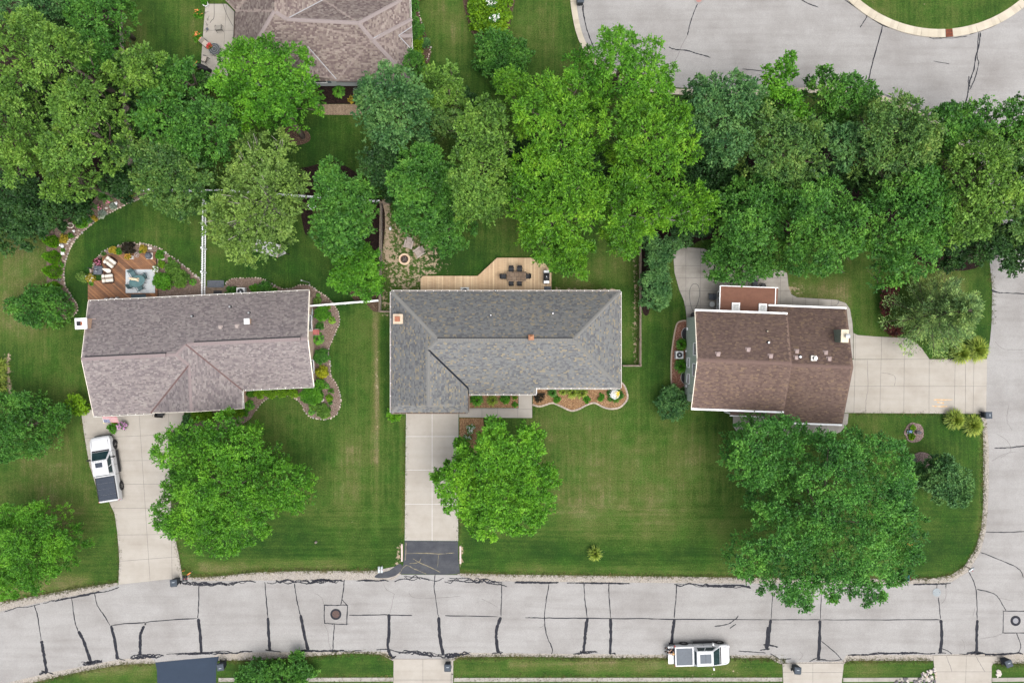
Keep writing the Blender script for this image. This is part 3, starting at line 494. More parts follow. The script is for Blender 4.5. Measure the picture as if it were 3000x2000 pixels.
bed('fence_mulch_bed', [(1030, 850), (1112, 840), (1112, 905), (1095, 912), (1070, 888), (1040, 880)], M_mulch)
bed('tree_ring_bed', [(840, 370), (900, 385), (905, 415), (850, 425)], M_mulch)
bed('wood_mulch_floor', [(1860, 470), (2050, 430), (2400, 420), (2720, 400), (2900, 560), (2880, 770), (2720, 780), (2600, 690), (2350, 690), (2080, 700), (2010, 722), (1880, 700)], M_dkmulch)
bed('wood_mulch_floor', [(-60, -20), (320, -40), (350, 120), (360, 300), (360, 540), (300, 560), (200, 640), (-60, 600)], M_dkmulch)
bed('fence_line_bed', [(1876, 700), (1905, 690), (1905, 900), (1880, 900)], M_dkmulch)
bed('shrub_border_bed', [(1366, -30), (1500, -30), (1496, 60), (1480, 120), (1400, 115), (1370, 60)], M_mulch)
bed('house_side_bed', [(1195, -30), (1218, -30), (1232, 60), (1255, 120), (1262, 160), (1245, 190), (1195, 200)], M_mulch)
# edging stones and pavers, each a piece of its bed
def stonemesh(nm, m, seed, flat=.6):
    bm = bmesh.new(); bmesh.ops.create_icosphere(bm, subdivisions=1, radius=1); r = random.Random(seed)
    for v in bm.verts: v.co *= r.uniform(.82, 1.12); v.co.z *= flat
    me = bpy.data.meshes.new(nm); bm.to_mesh(me); bm.free(); me.materials.append(m); return me
M_stones = [mat('pale_stone', (.30, .25, .20), (.40, .345, .29), 5, .85, .3), mat('pink_stone', (.25, .19, .16), (.33, .265, .23), 5, .85, .3), mat('grey_stone', (.19, .175, .165), (.27, .25, .235), 5, .85, .3)]
STONES = [stonemesh('edging_stone', M_stones[i % 3], i) for i in range(9)]
def edging(par, px, step, size, jit=.02, lo=0, nm='edging_stone', meshes=None):
    P = np.array(spl(PX(px), False, 8)); s = np.concatenate([[0], np.cumsum(np.hypot(*np.diff(P, axis=0).T))]); a = 0
    while a < s[-1]:
        x, y = np.interp(a, s, P[:, 0]) + rs.gauss(0, jit), np.interp(a, s, P[:, 1]) + rs.gauss(0, jit); z = size * rs.uniform(.7, 1.2)
        o = bpy.data.objects.new(nm, rs.choice(meshes or STONES)); COL.objects.link(o); o.parent = par; o.location = (x, y, .03); o.scale = (z * rs.uniform(.7, 1.5), z * rs.uniform(.7, 1.1), z * rs.uniform(.6, 1)); o.rotation_euler = (0, 0, rs.uniform(0, 6.28)); a += step * rs.uniform(.8, 1.25)
edging(bedAE, BA_E[:28], .25, .10); edging(bedAL, BA_L, .24, .11); edging(bedAL, [(x - 8, y - 2) for x, y in BA_L[2:-3]], .5, .10, .06); edging(bedAD, BA_D, .27, .12, .04); edging(bedAN, BA_N, .26, .10)
M_pav = [mat('grey_brown_paver', (.24, .195, .165), (.32, .27, .23), 6, .9, .3), mat('tan_paver', (.32, .26, .21), (.38, .32, .27), 6, .9, .3)]
def block(m):
    me = MB().cbox(-.15, .15, -.085, .085, -.06, .09, .02).build('tmp', m).data; o = [x for x in bpy.data.objects if x.data == me][0]; bpy.data.objects.remove(o); me.name = 'edging_block'; return me
BLK = [block(m) for m in M_pav]
P = np.array(spl(PX(BB), False, 10)); s_ = np.concatenate([[0], np.cumsum(np.hypot(*np.diff(P, axis=0).T))])
for a in np.arange(.1, s_[-1], .315):
    p0 = [np.interp(a - .05, s_, P[:, k]) for k in (0, 1)]; p1 = [np.interp(a + .05, s_, P[:, k]) for k in (0, 1)]
    o = bpy.data.objects.new('edging_block', rs.choice(BLK)); COL.objects.link(o); o.parent = bedB; o.location = ((p0[0] + p1[0]) / 2, (p0[1] + p1[1]) / 2, .02 + rs.uniform(0, .01)); o.rotation_euler = (0, 0, math.atan2(p1[1] - p0[1], p1[0] - p0[0]) + rs.gauss(0, .04))
edg = MB().wall(PX(spl(BC, False, 6)), .14, 0, .09).build('kerb_edging', mat('tan_kerbing', (.25, .195, .15), (.30, .24, .185), 6, .9, .2), bedC)
edging(bed('house_bed_edge', [(1236, 140), (1260, 150), (1256, 185), (1240, 180)], M_mulch, .03), [(1225, 30), (1232, 60), (1240, 75)], .25, .10); 
for bx_ in [o for o in bpy.data.objects if o.name.startswith('house_bed_edge')]: edging(bx_, [(1262, 140), (1256, 165), (1248, 185)], .22, .11)
BOUL = [stonemesh('boulder', m, 20 + i, .7) for i, m in enumerate([mat('white_boulder', (.36, .33, .30), (.46, .42, .38), 3, .85, .3), mat('rust_boulder', (.30, .245, .20), (.40, .33, .28), 3, .85, .3), mat('dark_boulder', (.07, .065, .07), (.13, .12, .125), 3, .85, .3)])]
def pile(nm, pts, cen, n, meshes, sz, label):
    x, y = W(*cen); t = thing(nm, label, 'rock pile', (x, y, 0)); poly = PX(pts); lo = np.min(poly, 0); hi = np.max(poly, 0); k = 0
    while k < n:
        p = (rs.uniform(lo[0], hi[0]), rs.uniform(lo[1], hi[1]))
        if not inpoly([p], poly)[0]: continue
        o = bpy.data.objects.new('boulder', rs.choice(meshes)); COL.objects.link(o); o.parent = t; z = sz * rs.uniform(.6, 1.3); o.location = (p[0] - x, p[1] - y, z * .4); o.scale = (z * 1.2, z, z); o.rotation_euler = (0, 0, rs.uniform(0, 6)); k += 1
pile('rock_pile', [(2738, 1955), (2742, 1982), (2695, 1982), (2700, 1970)], (2722, 1972), 42, BOUL[:1] + BOUL, .12, 'pale boulder pile above the sidewalk, left of the driveway at lower right')
pile('rock_pile', [(2612, 2000), (2640, 1985), (2738, 1986), (2738, 2012), (2612, 2012)], (2680, 1998), 70, BOUL[2:] + [BOUL[0], BOUL[2]], .13, 'dark rock pile below the sidewalk at the bottom edge')
pile('rock_pile', [(2920, 1955), (2935, 1968), (2936, 1980), (2921, 1982)], (2927, 1970), 18, BOUL[:1], .12, 'small pale rock pile between the right driveway and its bin')
# ------------------------------------------------------------------ houses
M_white = mat('white_trim', (.66, .66, .66), (.74, .74, .74), 4, .5)
M_cream = mat('cream_trim', (.66, .60, .50), (.72, .66, .56), 4, .55)
M_glass = mat('window_glass', (.012, .016, .020), (.02, .025, .03), 2, .06, spec=.6)
M_gutter = mat('white_gutter', (.66, .64, .60), (.74, .72, .68), 5, .45)
M_soot = mat('gutter_grime', (.06, .045, .035), (.12, .09, .07), 8, .9)
M_shA = shinglemat('mauve_brown_shingles', [(0, (0.122, 0.101, 0.108)), (.3, (0.181, 0.154, 0.160)), (.6, (0.230, 0.198, 0.195)), (.85, (0.279, 0.242, 0.230)), (1, (0.323, 0.294, 0.275))])
M_shB = shinglemat('slate_grey_shingles', [(0, (0.108, 0.113, 0.123)), (.35, (0.154, 0.158, 0.163)), (.6, (0.191, 0.189, 0.182)), (.82, (0.180, 0.188, 0.195)), (.93, (0.232, 0.207, 0.157)), (1, (0.294, 0.247, 0.166))], .12, .95)
M_shC = shinglemat('brown_shingles', [(0, (0.097, 0.065, 0.060)), (.4, (0.135, 0.090, 0.080)), (.75, (0.171, 0.118, 0.099)), (.93, (0.199, 0.137, 0.097)), (1, (0.239, 0.168, 0.113))], .3, .75)
M_shD = shinglemat('taupe_shingles', [(0, (.105, .070, .072)), (.3, (.165, .122, .118)), (.6, (.235, .190, .170)), (.85, (.30, .25, .215)), (1, (.35, .30, .26))], .2)
M_capA = shinglemat('mauve_ridge_caps', [(0, (.15, .115, .115)), (1, (.29, .24, .235))]); M_capB = shinglemat('slate_ridge_caps', [(0, (0.118, 0.121, 0.128)), (.8, (0.185, 0.184, 0.176)), (1, (0.268, 0.237, 0.180))])
M_capC = shinglemat('brown_ridge_caps', [(0, (0.108, 0.071, 0.063)), (1, (0.182, 0.123, 0.103))]); M_capD = shinglemat('taupe_ridge_caps', [(0, (.16, .125, .13)), (1, (.33, .285, .265))])
M_brickA = brickmat('orange_brick', (.34, .155, .085), (.42, .215, .125), (.45, .38, .30), 1.0, .24, .08, (R(90), 0, 0))
M_siding = brickmat('sage_green_siding', (.33, .375, .32), (.34, .385, .33), (.25, .29, .245), 1.0, 8.0, .16, (R(90), 0, R(90)))
M_greysid = mat('pale_grey_siding', (.38, .40, .40), (.44, .46, .46), 3, .7)
M_terra = mat('terracotta_flue', (.22, .085, .05), (.28, .115, .07), 7, .8, .2)
M_capst = mat('chimney_cap_stone', (.38, .30, .22), (.46, .37, .28), 6, .85, .3)
M_bvent = mat('pinkish_vent_metal', (.20, .15, .14), (.26, .20, .185), 5, .5)
M_zinc = mat('zinc_metal', (.36, .37, .38), (.50, .51, .52), 6, .35, metal=.7)
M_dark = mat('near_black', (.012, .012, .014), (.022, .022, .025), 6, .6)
rh = random.Random(5)
class House:
    def __init__(s, name, label, ox, oy, rot, unit, ze, k):
        s.t = thing(name, label, 'house', (ox, oy, 0), rot); s.u = unit; s.ze = ze; s.k = k; s.roof = None
    def P(s, p, dz=0):                     # (u, v, rise) in plan units -> local metres
        return (p[0] * s.u, p[1] * s.u, s.ze + p[2] * s.u * s.k + dz)
def plane_frame(P):
    P = [Vector(p) for p in P]; n = Vector((0, 0, 0))
    for i in range(len(P)): n += P[i].cross(P[(i + 1) % len(P)])
    n.normalize(); n = -n if n.z < 0 else n
    s = (Vector((0, 0, 1)) - n * n.z); s.normalize(); t = s.cross(n); c = sum(P, Vector()) / len(P); return c, n, s, t
def roof_base(mb, P, th=.14):
    n = len(P); vs = list(P) + [(p[0], p[1], p[2] - th) for p in P]
    a = sum(P[i][0] * P[(i + 1) % n][1] - P[(i + 1) % n][0] * P[i][1] for i in range(n))
    top = tuple(range(n)) if a > 0 else tuple(reversed(range(n)))
    mb.add(vs, [top, tuple(i + n for i in reversed(top))] + [(i, (i + 1) % n, n + (i + 1) % n, n + i) for i in range(n)])
def shingle_field(planes, mt, parent, ex=.145, tw=(.22, .46)):
    V, Q = [], []
    for P in planes:
        c, n, s, t = plane_frame(P); p2 = [((Vector(p) - c).dot(t), (Vector(p) - c).dot(s)) for p in P]
        a0, a1 = min(p[0] for p in p2), max(p[0] for p in p2); b0, b1 = min(p[1] for p in p2), max(p[1] for p in p2)
        cand = []; b = b0
        while b < b1:
            a = a0 - rh.uniform(0, .3)
            while a < a1:
                w = rh.uniform(*tw); cand.append((a, a + w - .004, b, b + ex + .03, rh.uniform(.009, .02))); a += w
            b += ex
        cand = np.array(cand); ok = np.ones(len(cand), bool)
        for (i, j) in ((0, 2), (1, 2)): ok &= inpoly(cand[:, [i, j]] + [0, .02], p2)
        ok &= inpoly(np.stack([(cand[:, 0] + cand[:, 1]) / 2, cand[:, 2] + ex * .9], 1), p2)
        cand = cand[ok]
        c, n, s, t = (np.array(x) for x in (c, n, s, t))
        for (x0, x1, y0, y1, h) in cand:
            o = len(V); A = c + t * x0 + s * y0; Bq = c + t * x1 + s * y0; Cq = c + t * x1 + s * y1; D = c + t * x0 + s * y1
            V += [A + n * .001, Bq + n * .001, A + n * (h + .004), Bq + n * (h + .004), Cq + n * .004, D + n * .004]; Q += [(o, o + 1, o + 3, o + 2), (o + 2, o + 3, o + 4, o + 5)]
    o = rawmesh('shingles', np.array(V), Q, mt, parent); o['kind'] = 'stuff'; return o
def ridge_caps(parent, a, b, mt, w=.30, step=.21, lift=.018, sl=.3, name='ridge_cap', cache={}):
    key = (mt.name, w, sl)
    if key not in cache:
        d = sl * w / 2; L = step + .05
        mb = MB().add([(0, -w / 2, -d + .016), (0, 0, .03), (0, w / 2, -d + .016), (L, -w / 2, -d), (L, 0, .008), (L, w / 2, -d), (0, -w / 2, -d - .02), (0, 0, -.02), (0, w / 2, -d - .02)], [(0, 3, 4, 1), (1, 4, 5, 2), (0, 1, 7, 6), (1, 2, 8, 7)])
        o = mb.build(name, mt); cache[key] = o.data; bpy.data.objects.remove(o)
    a, b = Vector(a), Vector(b); d = b - a; n = int(d.length / step); x = d.normalized(); y = Vector((0, 0, 1)).cross(x).normalized(); z = x.cross(y)
    for k in range(n):
        o = bpy.data.objects.new(name, cache[key]); COL.objects.link(o); o.parent = parent
        p = a + x * (k * step) + z * (lift + rh.uniform(0, .006)); m = Matrix((x, y, z)).transposed().to_4x4(); m.translation = p; o.matrix_local = m
def gutter(H_, a, b, out, z, m=M_gutter, straps=.75, w=.13, h=.11):
    a, b = Vector((a[0], a[1], 0)), Vector((b[0], b[1], 0)); x = (b - a).normalized(); y = Vector((out[0], out[1], 0)); L = (b - a).length
    M4 = Matrix((x, y, x.cross(y))).transposed().to_4x4(); M4.translation = a + Vector((0, 0, z))
    if x.cross(y).z < 0: M4 = Matrix((x, y, Vector((0, 0, 1)))).transposed().to_4x4(); M4.translation = a + Vector((0, 0, z))
    g = part('gutter', MB().box(0, L, .0, w, -h, -h + .012, M4).box(0, L, w - .028, w, -h, .012, M4).box(0, L, 0, .02, -h, .0, M4).box(0, .012, 0, w, -h, 0, M4).box(L - .012, L, 0, w, -h, 0, M4), m, H_.t)
    part('gutter_debris', MB().box(.02, L - .02, .02, w - .03, -h + .012, -h + .03, M4), M_soot, g)
    if not straps and m.name == 'white_trim': part('gutter_guard', MB().box(-.01, L + .01, -.06, w + .012, .013, .026, M4), m, g)
    if straps:
        for k in range(int(L / straps)): part('gutter_strap', MB().box(.2 + k * straps, .245 + k * straps, -.08, w, .006, .02, M4), m, g)
    return g
def strip(H_, nm, a, b, w, t, m, side=(0, 0), dz=0):       # trim board along a 3-d line
    a, b = Vector(a), Vector(b); x = (b - a).normalized(); y = Vector((-x.y, x.x, 0)).normalized(); z = x.cross(y); M4 = Matrix((x, y, z)).transposed().to_4x4(); M4.translation = a
    return part(nm, MB().box(0, (b - a).length, -w / 2, w / 2, -t, .0 + dz, M4), m, H_.t)
def window(H_, c, ang, w, h, trim=M_white, mull=1, parent=None):
    M4 = Matrix.Translation(c) @ Matrix.Rotation(ang, 4, 'Z')        # local +x points out of the wall
    f = part('window', MB().box(0, .05, -w / 2 - .08, -w / 2, -h / 2 - .08, h / 2 + .08, M4).box(0, .05, w / 2, w / 2 + .08, -h / 2 - .08, h / 2 + .08, M4).box(0, .05, -w / 2, w / 2, h / 2, h / 2 + .08, M4).box(0, .07, -w / 2, w / 2, -h / 2 - .08, -h / 2, M4), trim, parent or H_.t)
    part('pane', MB().box(.005, .018, -w / 2 + .002, w / 2 - .002, -h / 2 + .002, h / 2 - .002, M4), M_glass, f)
    for k in range(mull): part('mullion', MB().box(.018, .035, -w / 2, w / 2, -h / 2 + h * (k + 1) / (mull + 1) - .02, -h / 2 + h * (k + 1) / (mull + 1) + .02, M4), trim, f)
    return f
def door(H_, c, ang, w, h, m, panels=4, nm='door'):
    M4 = Matrix.Translation(c) @ Matrix.Rotation(ang, 4, 'Z'); d = part(nm, MB().box(0, .04, -w / 2, w / 2, 0, h, M4), m, H_.t)
    for k in range(panels): part('door_panel', MB().box(.04, .055, -w / 2 + .08, w / 2 - .08, .06 + k * (h - .06) / panels, (k + 1) * (h - .06) / panels, M4), m, d)
    part('handle', MB().box(.04, .10, w / 2 - .16, w / 2 - .10, h * .45, h * .45 + .05, M4), M_zinc, d)
def chimney(H_, x, y, sx, sy, z0, z1, m, capm, flue, over=.06, nm='chimney'):
    c = part(nm, MB().box(x - sx / 2, x + sx / 2, y - sy / 2, y + sy / 2, z0, z1), m, H_.t)
    part('chimney_cap', MB().cbox(x - sx / 2 - over, x + sx / 2 + over, y - sy / 2 - over, y + sy / 2 + over, z1 - .01, z1 + .12, .02), capm, c); flue(c, x, y, z1 + .12); return c
def pipe_vent(H_, x, y, z, r=.06, h=.35, m=M_zinc):
    c = part('vent_pipe', MB().lathe([(r, -.15), (r, h), (r * .75, h), (r * .75, h - .06)], (x, y, z), 12), m, H_.t)
    part('vent_boot', MB().lathe([(r * 2.2, -.08), (r * 2, .03), (r * 1.1, .09)], (x, y, z), 12), M_dark, c)
def box_vent(H_, x, y, z, m=M_bvent, s=.17, h=.17):
    c = part('box_vent', MB().cbox(x - s, x + s, y - s, y + s, z - .15, z + h, .025), m, H_.t)
    part('vent_flange', MB().box(x - s - .07, x + s + .07, y - s - .07, y + s + .07, z - .06, z + .01), m, c)
def footprint(H_, poly, z1, m, nm='wall', z0=0): return part(nm, MB().prism(poly, z0, z1), m, H_.t)
# ---- house A: long mauve-brown roof on the left
s0 = (H - 2.7) / (H * 30); ox, oy = W(600, 1040, 2.7)
HA = House('brick_house', 'brick ranch house with mauve brown shingle roof, white truck on its driveway', ox, oy, math.atan2(31, 649), s0, 2.7, .31)
N_, S1, S2, WR, ER, EC, WC = 173, -106, -161.5, -334, 315, 103.5, -165.5
a1, a2 = (-63.75, 5.75, 167.25), (-36, 33.5, 139.5); a3 = (-31, -27, 134.5)
plA = [[(WR, N_, 0), (ER, N_, 0), (ER, 33.5, 139.5), a2, a1, (WR, 5.75, 167.25)], [(ER, S1, 0), (ER, 33.5, 139.5), a2, (EC, S1, 0)], [(WR, S2, 0), (WR, 5.75, 167.25), a1, a3, (WC, S2, 0)], [(EC, S1, 0), a2, a1, a3, (-31, S2, 134.5), (EC, S2, 0)], [a3, (WC, S2, 0), (-31, S2, 134.5)]]
plA = [[HA.P(p) for p in pl] for pl in plA]
mb = MB(); [roof_base(mb, p) for p in plA]; HA.roof = part('roof', mb, bpy.data.materials[M_shA['base']], HA.t); shingle_field(plA, M_shA, HA.roof, .13, (.10, .34))
u = s0; K = HA.P
for a, b in (((WR, 5.75, 167.25), a1), ((ER, 33.5, 139.5), a2), (a1, a2), (a1, a3), (a3, (-31, S2, 134.5))): ridge_caps(HA.roof, K(a), K(b), M_capA)
for a, b in (((-322, 5.75, 167.25), (-90, 5.75, 167.25)), ((-12, 33.5, 139.5), (300, 33.5, 139.5))):     # raised ridge vents; dark baffle base widened north as a painted shade line
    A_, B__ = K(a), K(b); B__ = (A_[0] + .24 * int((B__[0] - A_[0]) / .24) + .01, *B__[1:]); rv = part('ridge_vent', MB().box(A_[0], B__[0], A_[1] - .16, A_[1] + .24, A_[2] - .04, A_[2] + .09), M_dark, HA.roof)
    for k in range(int((B__[0] - A_[0]) / .24)):
        part('vent_cap', MB().box(A_[0] + k * .24 + .005, A_[0] + k * .24 + .235, A_[1] - .19, A_[1] + .13, A_[2] + .091 + .002 * (k % 2), A_[2] + .107 + .003 * (k % 3)), M_capA, rv)
M_valley = mat('rust_valley_metal', (.085, .05, .05), (.12, .075, .07), 6, .6)
for a, b in (((EC, S1, 0), a2), ((WC, S2, 0), a3)): strip(HA, 'valley_flashing', K(a, .05), K(b, .05), .14, .03, M_valley)
gutter(HA, K((WR, N_, 0))[:2], K((ER, N_, 0))[:2], (0, 1), 2.68); gutter(HA, K((EC + 4, S1, 0))[:2], K((ER, S1, 0))[:2], (0, -1), 2.68); gutter(HA, K((WR, S2, 0))[:2], K((WC + 8, S2, 0))[:2], (0, -1), 2.68); gutter(HA, K((EC, S1 - 5, 0))[:2], K((EC, S2, 0))[:2], (1, 0), 2.68)
for a, b in (((ER, N_, 0), (ER, 33.5, 139.5)), ((ER, S1, 0), (ER, 33.5, 139.5))): strip(HA, 'rake_trim', K(a, .02), K(b, .02), .06, .17, M_cream)
for a, b in (((WR, N_, 0), (WR, 5.75, 167.25)), ((WR, S2, 0), (WR, 5.75, 167.25)), ((WC, S2, 0), (-31, S2, 134.5)), ((EC, S2, 0), (-31, S2, 134.5))): strip(HA, 'rake_trim', K(a, .012), K(b, .012), .04, .16, M_cream)
o = .42
w1 = footprint(HA, [(WR * u + o, N_ * u - o), (ER * u - o, N_ * u - o), (ER * u - o, S1 * u + o), (EC * u - o, S1 * u + o), (EC * u - o, S2 * u + o), (WR * u + o, S2 * u + o)], 2.62, M_brickA)
for X, y0, y1, yr, rise in ((WR * u + o, N_ * u - o, S2 * u + o, 5.75 * u, 167.25), (ER * u - o, N_ * u - o, S1 * u + o, 33.5 * u, 139.5)):
    sg = 1 if X > 0 else -1; zt = 2.7 + rise * u * HA.k - .16; zz = 2.7 + .42 * HA.k - .17
    part('gable_wall', MB().add([(X, y0, 2.6), (X, y1, 2.6), (X, y1, zz), (X, yr, zt), (X, y0, zz)] + [(X - sg * .15, a, b) for a, b in ((y0, 2.6), (y1, 2.6), (y1, zz), (yr, zt), (y0, zz))], [(0, 1, 2, 3, 4), (9, 8, 7, 6, 5)] + [(i, (i + 1) % 5, 5 + (i + 1) % 5, 5 + i) for i in range(5)]), M_brickA, HA.t)
yg = S2 * u + o; part('gable_wall', MB().add([(x, y, z) for y in (yg, yg + .15) for x, z in ((-4.2, 2.6), (EC * u - o, 2.6), (EC * u - o, 2.62), (-31 * u, 2.7 + 134.5 * u * HA.k - .2), (-4.2, 2.9))], [(0, 1, 2, 3, 4), (9, 8, 7, 6, 5)] + [(i, (i + 1) % 5, 5 + (i + 1) % 5, 5 + i) for i in range(5)]), M_brickA, HA.t)
part('eave_board', MB().box(ER * u - o, ER * u - o + .05, -.2, 3.4, 2.2, 2.5), M_cream, HA.t)
window(HA, (ER * u - o, 2.6, 1.5), 0, 1.4, 1.2); window(HA, (ER * u - o, -1.6, 1.5), 0, 1.2, 1.2)
for x in (5.2, 8.2): window(HA, (x, S1 * u + o, 1.5), R(-90), 1.6, 1.3)
window(HA, (1.2, S2 * u + o, 1.5), R(-90), 1.8, 1.3)
for x in (-6.3, -1.2, 7): window(HA, (x, N_ * u - o, 1.5), R(90), 1.3, 1.2)
door(HA, (-7.6, S2 * u + o, .02), R(-90), 4.9, 2.15, M_white, 4, 'garage_door'); door(HA, (-2.4, N_ * u - o, .05), R(90), 1.8, 2.1, M_white, 3); door(HA, (-4.0, S2 * u + o, .05), R(-90), .95, 2.1, M_white, 3)
def flueA(c, x, y, z): part('flue', MB().box(x - .30, x + .02, y - .2, y + .2, z, z + .18), M_dark, c); part('flue_tile', MB().box(x + .03, x + .16, y - .16, y + .16, z, z + .10), M_terra, c)
cxA, cyA = -334 * u - .02, 108 * u
chimney(HA, WR * u + .08, 3.45, 1.0, .92, 0, 4.2, M_brickA, M_white, flueA, .05)
part('chimney_saddle', MB().box(WR * u + .58, WR * u + .95, 3.0, 3.9, 2.75, 3.25), mat('saddle_flashing', (.28, .21, .19), None, 5, .7), HA.t)
def flueB(c, x, y, z): part('flue_cap', MB().cbox(x - .13, x + .13, y - .13, y + .13, z, z + .25, .04), M_white, c)
def hA(uu, vv): return 2.7 + HA.k * min(N_ * u - vv, vv - S1 * u if uu > -2 else vv - S2 * u)
def locA(px, py, z): x, y = W(px, py, z); d = Matrix.Rotation(-HA.t.rotation_euler.z, 2) @ Vector((x - ox, y - oy)); return d.x, d.y
x, y = locA(722, 941, 4.2); chimney(HA, x, y, .42, .46, 2.9, hA(x, y) + .55, M_brickA, M_white, flueB, .04, 'vent_chimney')
for p in ((560, 926), (669, 898), (727, 916)): x, y = locA(*p, 3.6); pipe_vent(HA, x, y, hA(x, y), .07, .3)
for p in ((643, 959), (692, 956)): x, y = locA(*p, 3.9); box_vent(HA, x, y, hA(x, y), mat('tan_vent', (.24, .20, .185), None, 5, .5), .14, .12)
# ---- house B: grey hip roof in the centre
HB = House('grey_roofed_house', 'single storey house with blue grey shingle hip roof in the centre', 0, 0, 0, s0, 2.7, .333)
W_, E_, Nn, Sm, Sp, XE, XR, YG, YS = -353.5, 317, 146, -136, -154, -129, -241.25, -188, -208
b1, b2, b3 = (-212.5, 5, 141), (176, 5, 141), (XR, -23.75, 112.25)
plB = [[(W_, Nn, 0), (E_, Nn, 0), b2, b1], [(E_, Nn, 0), (E_, Sm, 0), b2], [(E_, Sm, 0), b2, b1, b3, (XE, Sm, 0), (XE, Sp, -18), (71.5, Sp, -18), (71.5, Sm, 0)], [(W_, Nn, 0), b1, b3, (XR, YG, 112.25), (W_ + 20, YG, 20), (W_, YS, 0)], [b3, (XE, Sm, 0), (XE, YS, 0), (XE - 20, YG, 20), (XR, YG, 112.25)], [(W_, YS, 0), (XE, YS, 0), (XE - 20, YG, 20), (W_ + 20, YG, 20)]]
plB = [[HB.P(p) for p in pl] for pl in plB]
mb = MB(); [roof_base(mb, p) for p in plB]; HB.roof = part('roof', mb, bpy.data.materials[M_shB['base']], HB.t); shingle_field(plB, M_shB, HB.roof, .13, (.12, .30)); K = HB.P
for a, b in (((W_, Nn, 0), b1), ((E_, Nn, 0), b2), ((E_, Sm, 0), b2), (b3, b1), ((XR, YG, 112.25), b3), ((W_, YS, 0), (W_ + 20, YG, 20)), ((XE, YS, 0), (XE - 20, YG, 20))): ridge_caps(HB.roof, K(a), K(b), M_capB, .34, .2)
A_, B__ = K((-214, 5, 141)), K((178, 5, 141)); B__ = (A_[0] + .24 * int((B__[0] - A_[0]) / .24) + .01, *B__[1:]); rv = part('ridge_vent', MB().box(A_[0], B__[0], A_[1] - .15, A_[1] + .22, A_[2] - .04, A_[2] + .09), M_dark, HB.roof)  # ridge vent; its dark baffle juts north past the caps to paint in shade
for k in range(int((B__[0] - A_[0]) / .24)): part('vent_cap', MB().box(A_[0] + k * .24 + .005, A_[0] + k * .24 + .235, A_[1] - .20, A_[1] + .12, A_[2] + .091 + .002 * (k % 2), A_[2] + .106 + .003 * (k % 3)), M_capB, rv)
M_val2 = mat('dark_valley_metal', (.010, .012, .017), (.016, .019, .026), 6, .7, spec=.05)
strip(HB, 'valley_flashing', K(b3, .05), K((XE, Sm, 0), .05), .17, .03, M_val2); strip(HB, 'valley_flashing', K((XE, Sm, 0), .05), K((XE, Sp, -18), .08), .15, .03, M_val2)
gz = [(XR, YG, 112.25), (W_ + 20, YG, 20), (XE - 20, YG, 20)]; part('gable_wall', MB().add([K(gz[1]), K(gz[2]), K(gz[0], -.03)] + [(p[0], p[1] + .1, p[2]) for p in (K(gz[1]), K(gz[2]), K(gz[0], -.03))], [(0, 1, 2), (5, 4, 3), (0, 1, 4, 3), (1, 2, 5, 4), (2, 0, 3, 5)]), M_greysid, HB.t)
gutter(HB, K((W_, Nn, 0))[:2], K((E_, Nn, 0))[:2], (0, 1), 2.68); gutter(HB, K((73, Sm, 0))[:2], K((E_, Sm, 0))[:2], (0, -1), 2.68); gutter(HB, K((XE + 4, Sp, 0))[:2], K((71.5, Sp, 0))[:2], (0, -1), 2.49); gutter(HB, K((W_, YS, 0))[:2], K((XE, YS, 0))[:2], (0, -1), 2.68, mat('bronze_gutter', (.20, .15, .12), None, 5, .45), .6); gutter(HB, K((E_, Nn, 0))[:2], K((E_, Sm, 0))[:2], (1, 0), 2.68, straps=1.2); gutter(HB, K((W_, Nn, 0))[:2], K((W_, YS, 0))[:2], (-1, 0), 2.68, straps=1.2)
gutter(HB, K((XE, Sp - 2, 0))[:2], K((XE, YS, 0))[:2], (1, 0), 2.68, mat('bronze_gutter', (.2, .15, .12)), 1.0)
part('fascia', MB().box(71.5 * u, 71.5 * u + .04, Sp * u, Sm * u, 2.35, 2.66), M_white, HB.t)
footprint(HB, [(W_ * u + o, Nn * u - o), (E_ * u - o, Nn * u - o), (E_ * u - o, Sm * u + o), (XE * u + .3, Sm * u + o), (XE * u - o, Sm * u + o - .2), (XE * u - o, YS * u + o), (W_ * u + o, YS * u + o)], 2.62, mat('light_grey_siding', (.42, .42, .41), (.47, .47, .46), 3, .7))
for x in (4.4, 7.6, -1.5): window(HB, (x, Sm * u + o, 1.45), R(-90), 1.7, 1.3)
for x in (-9, -6, 4, 8): window(HB, (x, Nn * u - o, 1.45), R(90), 1.4, 1.2)
door(HB, (-7.6, YS * u + o, .03), R(-90), 4.6, 2.15, M_white, 4, 'garage_door'); door(HB, (1.2, Sm * u + o, .1), R(-90), 1.0, 2.1, mat('red_door', (.22, .03, .025)), 3); door(HB, (.4, Nn * u - o, .3), R(90), 1.8, 2.1, M_white, 2)
for x in (-3.8, .6): part('porch_post', MB().cbox(x - .07, x + .07, -4.72, -4.58, 0, 2.45, .015), M_white, HB.t)
def hB(x, y): return 2.7 + HB.k * min(Nn * u - y, y - Sm * u, x - W_ * u, E_ * u - x)
x, y = W(1166, 934, 3.9); 
def flueC(c, x, y, z): part('flue', MB().box(x - .26, x + .2, y - .24, y + .22, z, z + .22), M_terra, c)
chimney(HB, x - .02, y, .80, .82, 2.4, 3.75, brickmat('tan_brick', (.42, .30, .20), (.50, .38, .27), (.5, .45, .38), 1.0, .24, .08, (R(90), 0, 0)), M_capst, flueC, .05)
